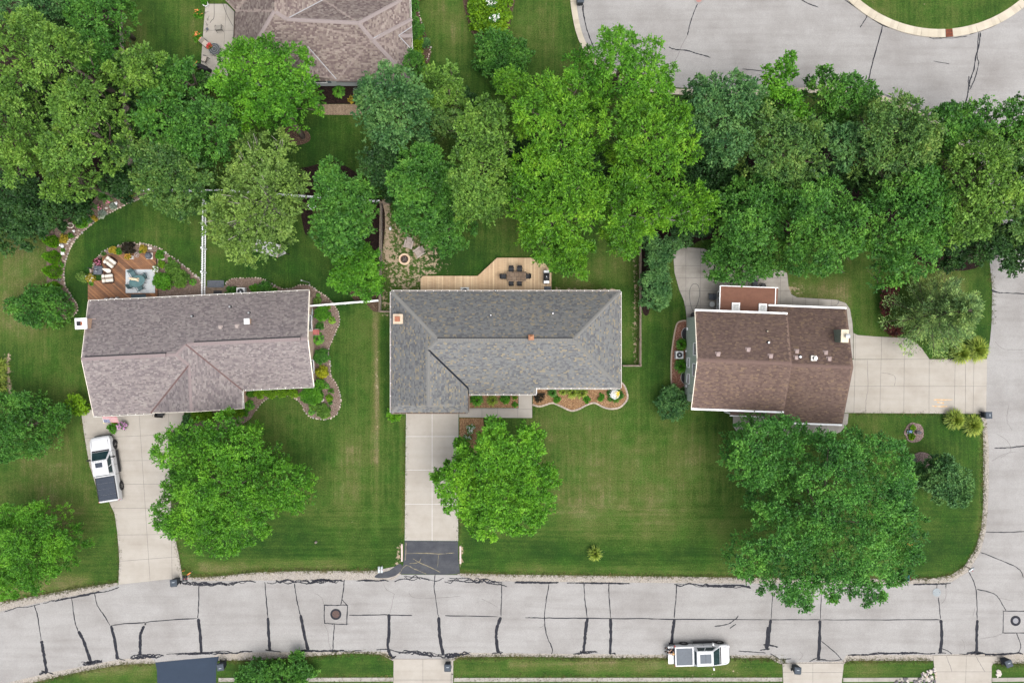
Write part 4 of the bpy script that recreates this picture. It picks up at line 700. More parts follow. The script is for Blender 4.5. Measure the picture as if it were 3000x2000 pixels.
x, y = W(1556, 988, 4.6); c = part('ridge_chimney', MB().box(x - .25, x + .25, y - .25, y + .25, 3.9, 4.75), mat('dark_copper', (.06, .035, .025), None, 8, .6, metal=.4), HB.t); part('copper_cap', MB().lathe([(.36, 0), (.36, .05), (.05, .2)], (x, y, 4.75), 4, Matrix.Rotation(R(45), 4, 'Z')), mat('copper', (.36, .16, .085), (.46, .24, .14), 6, .35, metal=.6), c)
for p in ((1438, 923), (1620, 918)): x, y = W(*p, 3.7); pipe_vent(HB, x, y, hB(x, y), .06, .3)
x, y = W(1451, 851, 2.9); pipe_vent(HB, x, y, 2.7, .05, .3)
# ---- house C: green split-level with brown roof on the right
HC = House('green_house', 'sage green split level house with brown shingle roof beside the right driveway', 20.8, -1.8, R(-2.1), 1.0, 0, .36)
zu, zl = 5.0, 3.0; uW, uE, vU = -4.25, 4.2, 4.43; lW, lE, vN, vS = 3.9, 10.4, 5.23, -5.57; vm = (vN + vS) / 2; kC = .36
ru, rl = zu + vU * kC, zl + (vN - vS) / 2 * kC
plC = [[(uW, vU, zu), (uE, vU, zu), (uE, 0, ru), (uW, 0, ru)], [(uW, -vU, zu), (uE, -vU, zu), (uE, 0, ru), (uW, 0, ru)], [(3.1, vN, zl), (lE, vN, zl), (lE, vm, rl), (3.1, vm, rl)], [(3.1, vS, zl), (lE, vS, zl), (lE, vm, rl), (3.1, vm, rl)]]
mb = MB(); [roof_base(mb, p) for p in plC]; HC.roof = part('roof', mb, bpy.data.materials[M_shC['base']], HC.t); shingle_field(plC, M_shC, HC.roof, .13, (.15, .32))
ridge_caps(HC.roof, (uW, 0, ru), (uE, 0, ru), M_capC, .3, .22, .01); ridge_caps(HC.roof, (4.25, vm, rl), (lE, vm, rl), M_capC, .3, .22, .01)
for a, b in (((uW, vU), (uE, vU)), ((uW, -vU), (uE, -vU))): gutter(HC, a, b, (0, 1 if a[1] > 0 else -1), zu - .02, M_white, 0, .16)
gutter(HC, (3.1, vN), (lE, vN), (0, 1), zl - .02, M_white, 0, .16); gutter(HC, (4.25, vS), (lE, vS), (0, -1), zl - .02, M_white, 0, .16)
for a, b in (((uW, vU, zu), (uW, 0, ru)), ((uW, -vU, zu), (uW, 0, ru))): strip(HC, 'rake_trim', Vector(a) + Vector((0, 0, .015)), Vector(b) + Vector((0, 0, .015)), .05, .18, M_cream)
for a, b in (((lE, vN, zl), (lE, vm, rl)), ((lE, vS, zl), (lE, vm, rl))): strip(HC, 'rake_trim', Vector(a) + Vector((0, 0, .01)), Vector(b) + Vector((0, 0, .01)), .05, .18, mat('brown_trim', (.10, .065, .055)))
for a, b in (((uE, vU, zu), (uE, 0, ru)), ((uE, -vU, zu), (uE, 0, ru))): strip(HC, 'rake_trim', Vector(a) + Vector((0, 0, .004)), Vector(b) + Vector((0, 0, .004)), .05, .16, mat('brown_trim', (.10, .065, .055)))
wW = uW + .35
def gabled(nm, x0, x1, y0, y1, ze, zr, yr, m): part(nm, MB().add([(x, y, z) for x in (x0, x1) for y, z in ((y0, 0), (y1, 0), (y1, ze), (yr, zr), (y0, ze))], [(0, 1, 2, 3, 4), (9, 8, 7, 6, 5)] + [(i, (i + 1) % 5, 5 + (i + 1) % 5, 5 + i) for i in range(5)]), m, HC.t)
gabled('wall', wW, uE - .3, -vU + .45, vU - .45, zu + .45 * kC - .18, ru - .18, 0, M_siding); gabled('garage_wall', uE - .35, lE - .25, vS + .45, vN - .45, zl + .45 * kC - .18, rl - .18, vm, M_siding)
part('upper_overhang', MB().box(wW - .12, wW + .3, -vU + .45, -vU + 1.2, 2.6, zu - .1), M_siding, HC.t)
for (yy, zz, w, h) in ((.95, 4.15, 1.05, 1.05), (-.95, 4.15, 1.05, 1.1)): window(HC, (wW, yy, zz), R(180), w, h, mull=1)
for (yy, zz, w, h) in ((-.35, 1.6, .85, .95), (-1.9, 1.75, .85, .95)): window(HC, (wW, yy, zz), R(180), w, h, mull=1)
for x in (-2.5, 1.8): window(HC, (x, -vU + .45, 3.9), R(-90), 1.5, 1.2)
window(HC, (-2.6, -vU + .45, 1.4), R(-90), 1.8, 1.3); door(HC, (lE - .25, vm + 1.6, .03), 0, 4.8, 2.15, M_white, 4, 'garage_door'); door(HC, (lE - .25, vm - 2.6, .03), 0, 2.6, 2.15, M_white, 4, 'garage_door')
part('hose_bib', MB().box(wW - .12, wW, 2.75, 3.0, .5, .85), M_white, HC.t); part('dryer_vent', MB().cbox(wW - .1, wW, .65, .8, .4, .55, .02), M_white, HC.t); part('electric_meter', MB().cbox(wW - .22, wW, -2.75, -2.45, .9, 1.6, .03).tube([(wW - .1, -2.6, 1.6), (wW - .1, -2.6, 2.6)], .04), M_zinc, HC.t)
# sunroom
M_rust_roof = mat('rust_brown_membrane', (.118, .054, .036), (.145, .068, .045), 2.5, .75, .15, 30)
sr = part('sunroom', MB().box(-1.05, 3.7, 4.0, 6.62, 0, .7), M_white, HC.t); srr = part('sunroom_roof', MB().box(-1.42, 3.72, 3.98, 6.95, 2.68, 2.84), M_rust_roof, HC.t)
part('seam', MB().box(-1.4, 3.7, 5.86, 5.9, 2.84, 2.85), mat('seam_dark', (.13, .055, .035)), srr)
for nm, bx in (('roof_edge', (-1.5, -1.42, 3.98, 7.0)), ('roof_edge', (-1.42, 3.98, 6.95, 7.03)), ('roof_edge', (3.72, 3.8, 3.98, 6.95)), ('side_gutter', (3.8, 3.98, 3.98, 6.95))): part(nm, MB().box(bx[0], bx[1], bx[2], bx[3], 2.62, 2.88 if nm == 'roof_edge' else 2.80), M_white if nm == 'roof_edge' else M_rust_roof, srr)
for x in (.05, 2.58):
    sk = part('skylight', MB().box(x - .38, x + .38, 4.52, 5.45, 2.84, 2.98), M_white, srr); part('pane', MB().box(x - .25, x + .25, 4.60, 5.30, 2.975, 2.99), mat('skylight_glass', (.10, .12, .125), (.22, .24, .235), 5, .08, spec=.6), sk)
for k in range(4):
    yy = 4.1 + k * .62; part('post', MB().box(-1.12, -1.02, yy - .05, yy + .05, .7, 2.68), M_white, sr)
    if k < 4: g = part('window_panel', MB().box(-1.08, -1.05, yy + .05, yy + .57, .7, 2.65), M_glass, sr); part('mid_rail', MB().box(-1.11, -1.04, yy + .05, yy + .57, 1.6, 1.66), M_white, g)
part('post', MB().box(-1.12, -1.02, 6.52, 6.62, .7, 2.68), M_white, sr)
for k in range(6): part('window_panel', MB().box(-.98 + k * .78, -.26 + k * .78, 6.56, 6.6, .7, 2.65), M_glass, sr)
pr = part('porch_roof', MB().add([(0.0, -4.0, 2.95), (4.0, -4.0, 2.95), (4.0, -5.15, 2.6), (0.0, -5.15, 2.6), (0, -4.0, 2.8), (4, -4, 2.8), (4, -5.15, 2.45), (0, -5.15, 2.45)], [(0, 3, 2, 1), (4, 5, 6, 7), (0, 1, 5, 4), (1, 2, 6, 5), (2, 3, 7, 6), (3, 0, 4, 7)]), M_shC, HC.t)
part('porch_gutter', MB().box(-.03, 4.0, -5.26, -5.15, 2.44, 2.6), M_white, pr)
for x in (.15, 3.6): part('porch_post', MB().cbox(x - .07, x + .07, -5.1, -4.96, 0, 2.5, .015), M_white, pr)
def locC(px, py, z): x, y = W(px, py, z); d = Matrix.Rotation(R(2.1), 2) @ Vector((x - 20.8, y + 1.8)); return d.x, d.y
def hC(x, y): return ru - abs(y) * kC if x < uE else rl - abs(y - vm) * kC
M_gchim = mat('green_chimney_boards', (.13, .155, .125), (.16, .185, .15), 4, .7); M_tanc = mat('yellow_tan_cap', (.46, .40, .30), (.54, .47, .36), 5, .7)
x, y = locC(2476, 984, 5.6)
def flueD(c, x, y, z): part('flue_pipe', MB().lathe([(.17, 0), (.17, .3), (.21, .32), (.21, .42), (.05, .48)], (x + .12, y, z), 16), M_zinc, c)
chimney(HC, x, y, .66, 1.15, 0, 5.45, M_gchim, M_tanc, flueD, .02)
for p in ((2103, 1038), (2193, 1025), (2257, 1044)): x, y = locC(*p, 6.4); box_vent(HC, x, y, hC(x, y))
for p in ((2338, 1030), (2334, 1048), (2423, 1034), (2431, 1052)): x, y = locC(*p, 4.9); box_vent(HC, x, y, hC(x, y))
x, y = locC(2254, 1003, 6.3); pipe_vent(HC, x, y, hC(x, y), .08, .3); x, y = locC(2250, 970, 5.9); pipe_vent(HC, x, y, hC(x, y), .06, .25, M_tanc); x, y = locC(2345, 1045, 4.9); pipe_vent(HC, x, y, hC(x, y), .10, .3, M_zinc)
x, y = locC(2386, 1049, 5.1); z = hC(x, y); c = part('furnace_vent', MB().cbox(x - .27, x + .27, y - .26, y + .26, z - .15, z + .3, .04), mat('pale_vent_metal', (.36, .34, .32), (.44, .42, .39), 6, .4, metal=.3), HC.t); part('vent_hood', MB().lathe([(.14, 0), (.14, .15), (.2, .17), (.16, .28)], (x + .08, y, z + .3), 14), M_zinc, c)
# ---- house D: taupe hip roof at the top
def D3(px, py, z): x, y = W(px, py, z); return (x, y, z)
dcx, dcy = W(950, 60)
HD = House('hip_roofed_house', 'taupe shingle hip roof house at the top beside a concrete patio', dcx, dcy, 0, 1, 2.7, .4)
R0, R1, R2, V1 = (804, 32, 5.0), (839, 57, 4.72), (1050, 68, 4.66), (1091, 117, 4.0)
plD = [[(683, 237, 2.7), (985, 237, 2.7), (1206, 238, 2.7), V1, R2, R1, R0], [R2, V1, (1200, 57, 2.75), (1199, -60, 2.7), (1199, -100, 2.7), (1180, -3, 3.0)], [V1, (1207, 55, 2.78), (1203, 160, 2.7), (1206, 238, 2.7)], [R1, R2, (1176, 0, 3.05), (1176, -90, 3.0), (1060, -90, 3.2), (948, 0, 3.3)], [(683, 237, 2.7), R0, (806, -90, 5.0), (690, 33, 2.7)], [R0, R1, (948, 0, 3.3), (1060, -90, 3.0), (806, -90, 5.0)], [(690, 33, 2.7), (806, -90, 5.0), (640, -90, 3.6), (657, -2, 2.72)]]
plD = [[D3(*p) for p in pl] for pl in plD]; gA, gB, gC, gD_ = D3(902, 137, 4.05), D3(986, 233, 2.75), D3(902, 222, 4.05), D3(818, 233, 2.75)
plD += [[gA, gB, gC], [gA, gC, gD_]]; eg = [D3(1168, 105, 3.25), D3(1207, 105, 3.25), D3(1207, 78, 2.78), D3(1202, 142, 2.75)]; plD += [[eg[0], eg[1], eg[2]], [eg[0], eg[3], eg[1]]]
sh = lambda P: [(p[0] - dcx, p[1] - dcy, p[2]) for p in P]; plD = [sh(p) for p in plD]; from mathutils.geometry import tessellate_polygon; plD = [[pl[i] for i in tr] for pl in plD for tr in tessellate_polygon([[Vector(p) for p in pl]])]
mb = MB(); [roof_base(mb, p, .12) for p in plD]; HD.roof = part('roof', mb, bpy.data.materials[M_shD['base']], HD.t); shingle_field([p for p in plD if plane_frame(p)[1].z < .995], M_shD, HD.roof, .145, (.14, .30))
for a, b in ((R1, R2), ((683, 237, 2.7), R0), (V1, R2), ((1206, 238, 2.7), V1), ((1207, 56, 2.9), V1), ((1176, 0, 3.05), R2), (R1, R0)):
    a, b = sh([D3(*a)])[0], sh([D3(*b)])[0]; ridge_caps(HD.roof, a, b, M_capD, .36, .26, .03)
ridge_caps(HD.roof, sh([gC])[0], sh([gA])[0], M_capD, .36, .26, .02); ridge_caps(HD.roof, sh([eg[1]])[0], sh([eg[0]])[0], M_capD, .36, .26, .02)
for a, b in (((948, 0, 3.3), (839, 57, 4.72)), ((1198, 57, 2.8), (1089, 116, 4.02)), ((1168, 105, 3.25), (1207, 79, 2.78)), ((1168, 105, 3.25), (1202, 142, 2.75)), ((902, 137, 4.05), (986, 233, 2.75))):
    a, b = sh([D3(*a)])[0], sh([D3(*b)])[0]; strip(HD, 'valley_flashing', Vector(a) + Vector((0, 0, .05)), Vector(b) + Vector((0, 0, .05)), .07, .02, mat('grey_valley_metal', (.26, .26, .27), None, 6, .5))
p0, p1 = sh([D3(985, 237, 2.7), D3(1206, 238, 2.7)]); gutter(HD, p0[:2], p1[:2], (0, -1), 2.68, mat('dark_gutter', (.09, .095, .10), None, 5, .4), 0); 
p0, p1 = sh([D3(1206, 160, 2.7), D3(1200, 0, 2.7)]); gutter(HD, p0[:2], p1[:2], (1, 0), 2.68, M_gutter, 0); p0, p1 = sh([D3(683, 237, 2.7), D3(690, 33, 2.7)]); gutter(HD, p0[:2], p1[:2], (-1, 0), 2.68, M_dark, 0)
wp = sh([(*W(728, 253), 0), (*W(1072, 253), 0), (*W(1195, 253), 0), (*W(1185, -30), 0), (*W(728, -30), 0)]); footprint(HD, [p[:2] for p in wp], 2.62, M_greysid)
gp = sh([gD_, gB, gC]); yy = W(0, 253)[1] - dcy; part('gable_wall', MB().add([(gp[0][0] + .3, yy, 2.5), (gp[1][0] - .3, yy, 2.5), (gp[2][0], yy, 3.9)] + [(gp[0][0] + .3, yy + .1, 2.5), (gp[1][0] - .3, yy + .1, 2.5), (gp[2][0], yy + .1, 3.9)], [(0, 1, 2), (5, 4, 3), (0, 1, 4, 3), (1, 2, 5, 4), (2, 0, 3, 5)]), M_greysid, HD.t)
xw = W(938, 240, 1.6)[0] - dcx; wd_ = window(HD, (xw, yy, 1.75), R(-90), 1.1, 1.1); part('shutter', MB().box(xw + .66, xw + .98, yy - .06, yy - .005, 1.1, 2.4), mat('blue_grey_shutter', (.10, .13, .15), None, 8, .6), HD.t)
xw = W(1072, 300)[0] - dcx; part('privacy_wall', MB().box(xw - .08, xw + .08, yy - 1.75, yy, 0, 1.9), M_white, HD.t)
# ------------------------------------------------------------------ vegetation
def unit(v): return v / (np.linalg.norm(v, axis=-1, keepdims=True) + 1e-9)
def leaves(rng, P, D, size, asp=.48, up=.55, droop=.25):
    """one folded-free rhombus leaf per point P, growing along D"""
    n = len(P); D = unit(D + rng.normal(0, .55, (n, 3)) - [0, 0, droop]); N = unit(rng.normal(0, .55, (n, 3)) + [0, 0, up * 2.2]); S = unit(np.cross(D, N))
    L = size * rng.uniform(.65, 1.3, (n, 1)); Wd = L * asp * rng.uniform(.8, 1.2, (n, 1)) * .5
    N2 = np.cross(S, D); a = P; b = P + D * L * .45 + S * Wd + N2 * L * .05; c = P + D * L; d = P + D * L * .45 - S * Wd + N2 * L * .05
    return np.stack([a, b, c, d], 1).reshape(-1, 3)
def crown_points(rng, poly, z0, z1, lobe, dens, shoots=18, per=10, under=.5, hump=.3, edge_gap=.12, flat=1.0):
    poly = np.array(poly); lo, hi = poly.min(0), poly.max(0); sp = lobe * .8
    X, Y = np.meshgrid(np.arange(lo[0], hi[0] + sp, sp), np.arange(lo[1], hi[1] + sp, sp)); C = np.stack([X.ravel(), Y.ravel()], 1) + rng.uniform(-.5, .5, (X.size, 2)) * sp
    C = C[inpoly(C, poly)]; d = edgedist(C, poly); dm = max(d.max(), .3); keep = ~((d < dm * .3) & (rng.random(len(d)) < edge_gap)) & (d > np.minimum(lobe * .5, dm * .3) * rng.random(len(d))); C, d = (C[keep], d[keep]) if keep.any() else (poly.mean(0)[None], np.array([dm]))
    def dome(dd): t = np.clip(dd / (dm * .95), 0, 1); return np.sqrt(np.clip(1 - (1 - t) ** 2, 0, 1)) ** flat
    bs = lobe * 2.5; bX, bY = np.meshgrid(np.arange(lo[0], hi[0] + bs, bs), np.arange(lo[1], hi[1] + bs, bs)); Bc = np.stack([bX.ravel() + (np.arange(bX.shape[0])[:, None] % 2 * .5 * bs + 0 * bX).ravel(), bY.ravel()], 1) + rng.uniform(-.38, .38, (bX.size, 2)) * bs
    Bc = Bc[inpoly(Bc, poly)] if inpoly(Bc, poly).any() else poly.mean(0)[None]; bd = edgedist(Bc, poly); bt = z0 + (z1 - z0) * dome(bd + lobe * .4) * rng.uniform(1 - hump * .5, 1 + hump * .35, len(Bc)); bR = bs * rng.uniform(.62, .95, len(Bc))   # boughs: rounded clumps with creases between them
    d2 = np.hypot(C[:, None, 0] - Bc[None, :, 0], C[:, None, 1] - Bc[None, :, 1]); S = bt[None] - bR[None] * (1 - np.sqrt(np.clip(1 - (d2 / bR[None]) ** 2, 0, 1))) * 1.15 - np.clip(d2 - bR[None], 0, None) * 2
    zt = np.maximum(S.max(1), z0 + (z1 - z0) * dome(d) * .45) + rng.normal(0, .05, len(C)) * lobe; r = lobe * rng.uniform(.5, 1.0, len(C)) * np.clip(.45 + d / (lobe * 2), .45, 1)
    L = np.column_stack([C, zt - r * .6, r]); k = rng.random(len(C)) < under
    Lu = np.column_stack([C[k], z0 * .75 + (zt[k] - z0) * rng.uniform(.05, .6, k.sum()), r[k] * 1.25])
    L = np.vstack([L, Lu]); n = len(L); ns = max(3, int(shoots * dens))
    dirs = rng.normal(0, 1, (n, ns, 3)); dirs[..., 2] = np.abs(dirs[..., 2]) * 1.05 - .2; dirs = unit(dirs); ln = (L[:, 3, None] * rng.uniform(.65, 1.15, (n, ns)))[..., None]
    tt = rng.uniform(.2, 1.0, (n, ns, per, 1)) ** .55; P = L[:, None, None, :3] + dirs[:, :, None, :] * ln[:, :, None, :] * tt + rng.normal(0, .07, (n, ns, per, 3)) * lobe
    D = np.broadcast_to(dirs[:, :, None, :], P.shape); return L, P.reshape(-1, 3), D.reshape(-1, 3)
M_bark = mat('grey_brown_bark', (.075, .058, .045), (.14, .115, .095), 4, .95, .6, 20); M_palebark = mat('pale_grey_bark', (.20, .175, .16), (.30, .27, .25), 4, .9, .4, 20)
LM = dict(
 oak=leafmat('olive_oak_leaves', (0.044, 0.110, 0.015), (0.097, 0.211, 0.030), (0.177, 0.317, 0.054), (0.281, 0.433, 0.090)),
 olive=leafmat('dull_olive_leaves', (0.036, 0.095, 0.023), (0.075, 0.168, 0.035), (0.145, 0.243, 0.056), (0.247, 0.338, 0.091)),
 lime=leafmat('lime_walnut_leaves', (0.036, 0.116, 0.008), (0.080, 0.226, 0.014), (0.146, 0.320, 0.022), (0.236, 0.414, 0.040)),
 vivid=leafmat('vivid_maple_leaves', (0.033, 0.125, 0.009), (0.073, 0.225, 0.016), (0.129, 0.322, 0.025), (0.199, 0.402, 0.038)),
 green=leafmat('mid_green_leaves', (0.028, 0.102, 0.016), (0.060, 0.181, 0.026), (0.109, 0.266, 0.039), (0.175, 0.338, 0.057)),
 blue=leafmat('bluish_ash_leaves', (0.028, 0.094, 0.029), (0.066, 0.168, 0.050), (0.121, 0.251, 0.076), (0.193, 0.335, 0.114)),
 cool=leafmat('cool_green_leaves', (0.027, 0.107, 0.019), (0.057, 0.190, 0.030), (0.104, 0.279, 0.045), (0.167, 0.355, 0.065)),
 fresh=leafmat('fresh_maple_leaves', (0.043, 0.152, 0.010), (0.095, 0.275, 0.018), (0.168, 0.393, 0.028), (0.259, 0.490, 0.042)),
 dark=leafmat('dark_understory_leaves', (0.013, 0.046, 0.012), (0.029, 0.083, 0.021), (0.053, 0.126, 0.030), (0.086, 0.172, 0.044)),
 pale=leafmat('pale_yellow_green_leaves', (0.062, 0.124, 0.022), (0.130, 0.233, 0.046), (0.206, 0.325, 0.077), (0.295, 0.416, 0.117)),
 yellow=leafmat('golden_shrub_leaves', (0.138, 0.166, 0.010), (0.304, 0.331, 0.014), (0.469, 0.455, 0.024), (0.580, 0.552, 0.048)),
 chart=leafmat('chartreuse_leaves', (0.050, 0.131, 0.005), (0.125, 0.262, 0.011), (0.209, 0.377, 0.018), (0.301, 0.455, 0.039)),
 pine=leafmat('grey_green_needles', (0.078, 0.158, 0.055), (0.177, 0.301, 0.098), (0.335, 0.479, 0.153), (0.551, 0.660, 0.234)),
 arb=leafmat('bright_arborvitae', (0.050, 0.158, 0.008), (0.107, 0.281, 0.013), (0.168, 0.382, 0.018), nscale=2),
 red=leafmat('dark_red_leaves', (0.039, 0.013, 0.013), (0.098, 0.029, 0.026), (0.182, 0.065, 0.052)),
 purple=leafmat('black_purple_leaves', (0.014, 0.014, 0.010), (0.031, 0.026, 0.017), (0.060, 0.048, 0.026)),
 silver=leafmat('silvery_leaves', (0.132, 0.176, 0.143), (0.242, 0.308, 0.253), (0.374, 0.440, 0.374)),
 gold=leafmat('orange_gold_leaves', (0.185, 0.169, 0.021), (0.370, 0.293, 0.028), (0.524, 0.370, 0.042)),
 reed=leafmat('yellow_green_blades', (0.101, 0.166, 0.019), (0.203, 0.281, 0.038), (0.338, 0.386, 0.068), (0.439, 0.421, 0.108)))
def leafobj(name, V, m, parent, off): return rawmesh(name, V, np.arange(len(V)).reshape(-1, 4), m, parent, off)
TREES = {}
def tree(px, kind, z0, z1, label, name='broadleaf_tree', leaf=.24, lobe=1.0, dens=1.0, seed=None, base=None, group=None, bark=None, under=.5, hump=.38, limbs=9, show=0.0, asp=.48, smooth=4, gap=.12, per=10, flat=1.0):
    seed = seed if seed is not None else (len(TREES) * 17 + 3); rng = np.random.default_rng(seed); zs = z0 + .35 * (z1 - z0)
    poly = PX(spl(px, True, smooth), zs); cx, cy = np.mean(poly, 0); bx, by = base or (cx, cy)
    t = thing(name, label, 'tree', (bx, by, 0), group=group); TREES[label] = t; off = (bx, by, 0)
    L, P, D = crown_points(rng, poly, z0, z1, lobe, dens, under=under, hump=hump, edge_gap=gap, per=per, flat=flat)
    c = leafobj('crown', leaves(rng, P, D, leaf * 1.0, asp * 1.15), LM[kind], t, off)
    mb = MB(); rt = max(.08, .021 * z1); zc = z0 * .9; r = random.Random(seed)
    bend = [(bx, by, -.1), (bx + (cx - bx) * .25 + r.uniform(-.1, .1), by + (cy - by) * .25, zc * .4), (bx + (cx - bx) * .6, by + (cy - by) * .6, zc * .8), (cx, cy, z0 + (z1 - z0) * .5)]
    mb.tube(bend, [rt * 1.35, rt, rt * .8, rt * .3], 8)
    for k in range(limbs):
        q_ = L[r.randrange(len(L))]; st = Vector(bend[2]).lerp(Vector(bend[3]), r.random() * .7); e = Vector(q_[:3]); mid = st.lerp(e, .5) + Vector((r.uniform(-.3, .3), r.uniform(-.3, .3), -.2))
        mb.tube([st, mid, e + Vector((0, 0, q_[3] * show))], [rt * .36, rt * .22, rt * .08], 5)
        for j in range(3 if show else 2):
            a = r.uniform(.4, .9); s1 = mid.lerp(e, a); mb.tube([s1, s1 + Vector((r.uniform(-1, 1), r.uniform(-1, 1), r.uniform(.1, .5) + show * .6)) * lobe], [rt * .14, rt * .04], 4)
    part('trunk', MB().add([(v[0] - bx, v[1] - by, v[2]) for v in mb.v], mb.f), bark or M_bark, t, True); return t
def bush(cx, cy, r, h, kind, label, name='shrub', leaf=.11, lobe=.28, dens=1.0, cat='shrub', group=None, poly=None, flowers=None, nfl=40, fls=.07, per=5, z0=.05, mb_only=False, parent=None, hump=.15, flat=.8, asp=.5):
    seed = int(cx * 13 + cy * 7); rng = np.random.default_rng(seed); pl = poly or [(cx + r * rng.uniform(.88, 1.08) * math.cos(a), cy + r * rng.uniform(.88, 1.08) * math.sin(a)) for a in np.linspace(0, 2 * math.pi, 14, endpoint=False)]
    P2 = PX(spl(pl, True, 3), h * .4); bx, by = np.mean(P2, 0); t = thing(name, label, cat, (bx, by, 0), group=group)
    L, P, D = crown_points(rng, P2, z0, h, lobe, dens * .75, under=.35, per=per, hump=hump, edge_gap=.05, flat=flat); leafobj('foliage', leaves(rng, P, D, leaf * 1.3, asp * 1.1), LM[kind], t, (bx, by, 0))
    mb = MB(); r_ = random.Random(seed)
    for k in range(5):
        q_ = L[r_.randrange(len(L))]; mb.tube([(0, 0, -.03), ((q_[0] - bx) * .4, (q_[1] - by) * .4, h * .3), (q_[0] - bx, q_[1] - by, max(.05, q_[2]))], [.025, .018, .006], 5)
    part('stems', mb, M_bark, t)
    if flowers:
        i = rng.integers(0, len(L), nfl); F = L[i, :3] + unit(np.abs(rng.normal(0, 1, (nfl, 3))) * [1, 1, 1.5] * rng.choice([-1, 1], (nfl, 3)) * [1, 1, 0] + [0, 0, 1.0]) * (L[i, 3, None] * 1.0); F = np.repeat(F, 4, 0) + rng.normal(0, fls * .35, (nfl * 4, 3))
        leafobj('blossoms', leaves(rng, F, rng.normal(0, 1, F.shape), fls, .9, 1.4, 0), flowers, t, (bx, by, 0))
    return t
def blades(cx, cy, r, h, kind, label, n=260, w=.035, name='ornamental_grass', group=None, cat='grass', lean=0.0):
    rng = np.random.default_rng(int(cx * 3 + cy)); bx, by = W(cx, cy); t = thing(name, label, cat, (bx, by, 0), group=group); R_ = r / 30; V = []
    n = int(n * .55); w *= 1.5; a = rng.uniform(0, 6.283, n); ro = rng.uniform(.35, 1.2, n) ** .8 * R_; hh = h * rng.uniform(.7, 1.15, n) * np.sqrt(np.clip(1.15 - (ro / R_) ** 2 * .8, .2, 1)); d = np.stack([np.cos(a), np.sin(a), 0 * a], 1); s = np.stack([-np.sin(a), np.cos(a), 0 * a], 1); z = np.array([0, 0, 1.0])
    pts = [d * ro[:, None] * f + z * (hh * g)[:, None] for f, g in ((.12, 0), (.35, .62), (.7, .95), (1.0, .85))]; ws = [w * .6, w, w * .8, w * .12]
    for i in range(3):
        V.append(np.stack([pts[i] - s * ws[i] / 2, pts[i] + s * ws[i] / 2, pts[i + 1] + s * ws[i + 1] / 2, pts[i + 1] - s * ws[i + 1] / 2], 1))
    V = np.stack(V, 1).reshape(-1, 3); leafobj('blades', V, LM[kind], t, (0, 0, 0))
    part('root_crown', MB().lathe([(R_ * .2, -.03), (R_ * .16, .12), (.02, .2)], n=10), M_bark, t); return t
def rosette(cx, cy, r, h, kind, label, n=26, group=None, name='hosta_plant', cat='plant', z=.0):
    rng = np.random.default_rng(int(cx * 5 + cy)); bx, by = W(cx, cy, z); t = thing(name, label, cat, (bx, by, z), group=group); R_ = r / 30; a = np.arange(n) * 2.4 + rng.uniform(0, .4, n); k = (np.arange(n) + .5) / n
    ro = R_ * np.sqrt(k) * .62; d = np.stack([np.cos(a), np.sin(a), 0 * a], 1); P = d * ro[:, None] + np.array([0, 0, 1]) * (h * (1 - k * .7))[:, None]; s = np.stack([-np.sin(a), np.cos(a), 0 * a], 1); L = R_ * .46 * rng.uniform(.8, 1.2, (n, 1)); zz = np.array([0, 0, 1.0])
    V = np.stack([P, P + d * L * .5 + s * L * .42 + zz * L * .12, P + d * L - zz * L * .25 * k[:, None], P + d * L * .5 - s * L * .42 + zz * L * .12], 1).reshape(-1, 3)
    leafobj('leaf_rosette', V, LM[kind], t, (0, 0, 0)); mb = MB()
    for i in range(0, n, 2): mb.tube([(0, 0, -.02), tuple(P[i])], [.012, .006], 4)
    part('stalks', mb, LM[kind], t); return t
def cone(base_px, tip_px, r, h, kind, label, group=None, name='arborvitae'):      # tip displaced by its height, as the camera sees it
    rng = np.random.default_rng(int(sum(base_px))); bx, by = W(*base_px); t = thing(name, label, 'conifer', (bx, by, 0), group=group); n = 2600; R_ = r / 30
    zz = h * (1 - np.sqrt(rng.uniform(0, 1, n))) ; a = rng.uniform(0, 6.283, n); rr = R_ * (1 - zz / h) ** .75 * rng.uniform(.75, 1.04, n) * (1 + .07 * np.sin(a * 5 + zz * 3)) + .02
    P = np.stack([rr * np.cos(a), rr * np.sin(a), zz + .05], 1); D = np.stack([np.cos(a), np.sin(a), .9 + 0 * a], 1); leafobj('foliage', leaves(rng, P, D, .15, .45, .3, -.1), LM[kind], t, (0, 0, 0))
    part('trunk', MB().tube([(0, 0, -.05), (0, 0, h * .8)], [.07, .02], 7), M_bark, t); return t
def ell(cx, cy, rx, ry, n=12, j=.12, seed=0, rot=0):
    r = random.Random(seed + int(cx + cy)); return [(cx + rx * (1 + r.uniform(-j, j)) * math.cos(a) * math.cos(rot) - ry * (1 + r.uniform(-j, j)) * math.sin(a) * math.sin(rot), cy + rx * math.cos(a) * math.sin(rot) + ry * (1 + r.uniform(-j, j)) * math.sin(a) * math.cos(rot)) for a in np.linspace(0, 2 * math.pi, n, endpoint=False)]
GL, GM, GR = 'trees of the left wood', 'trees of the middle wood', 'trees of the right wood'
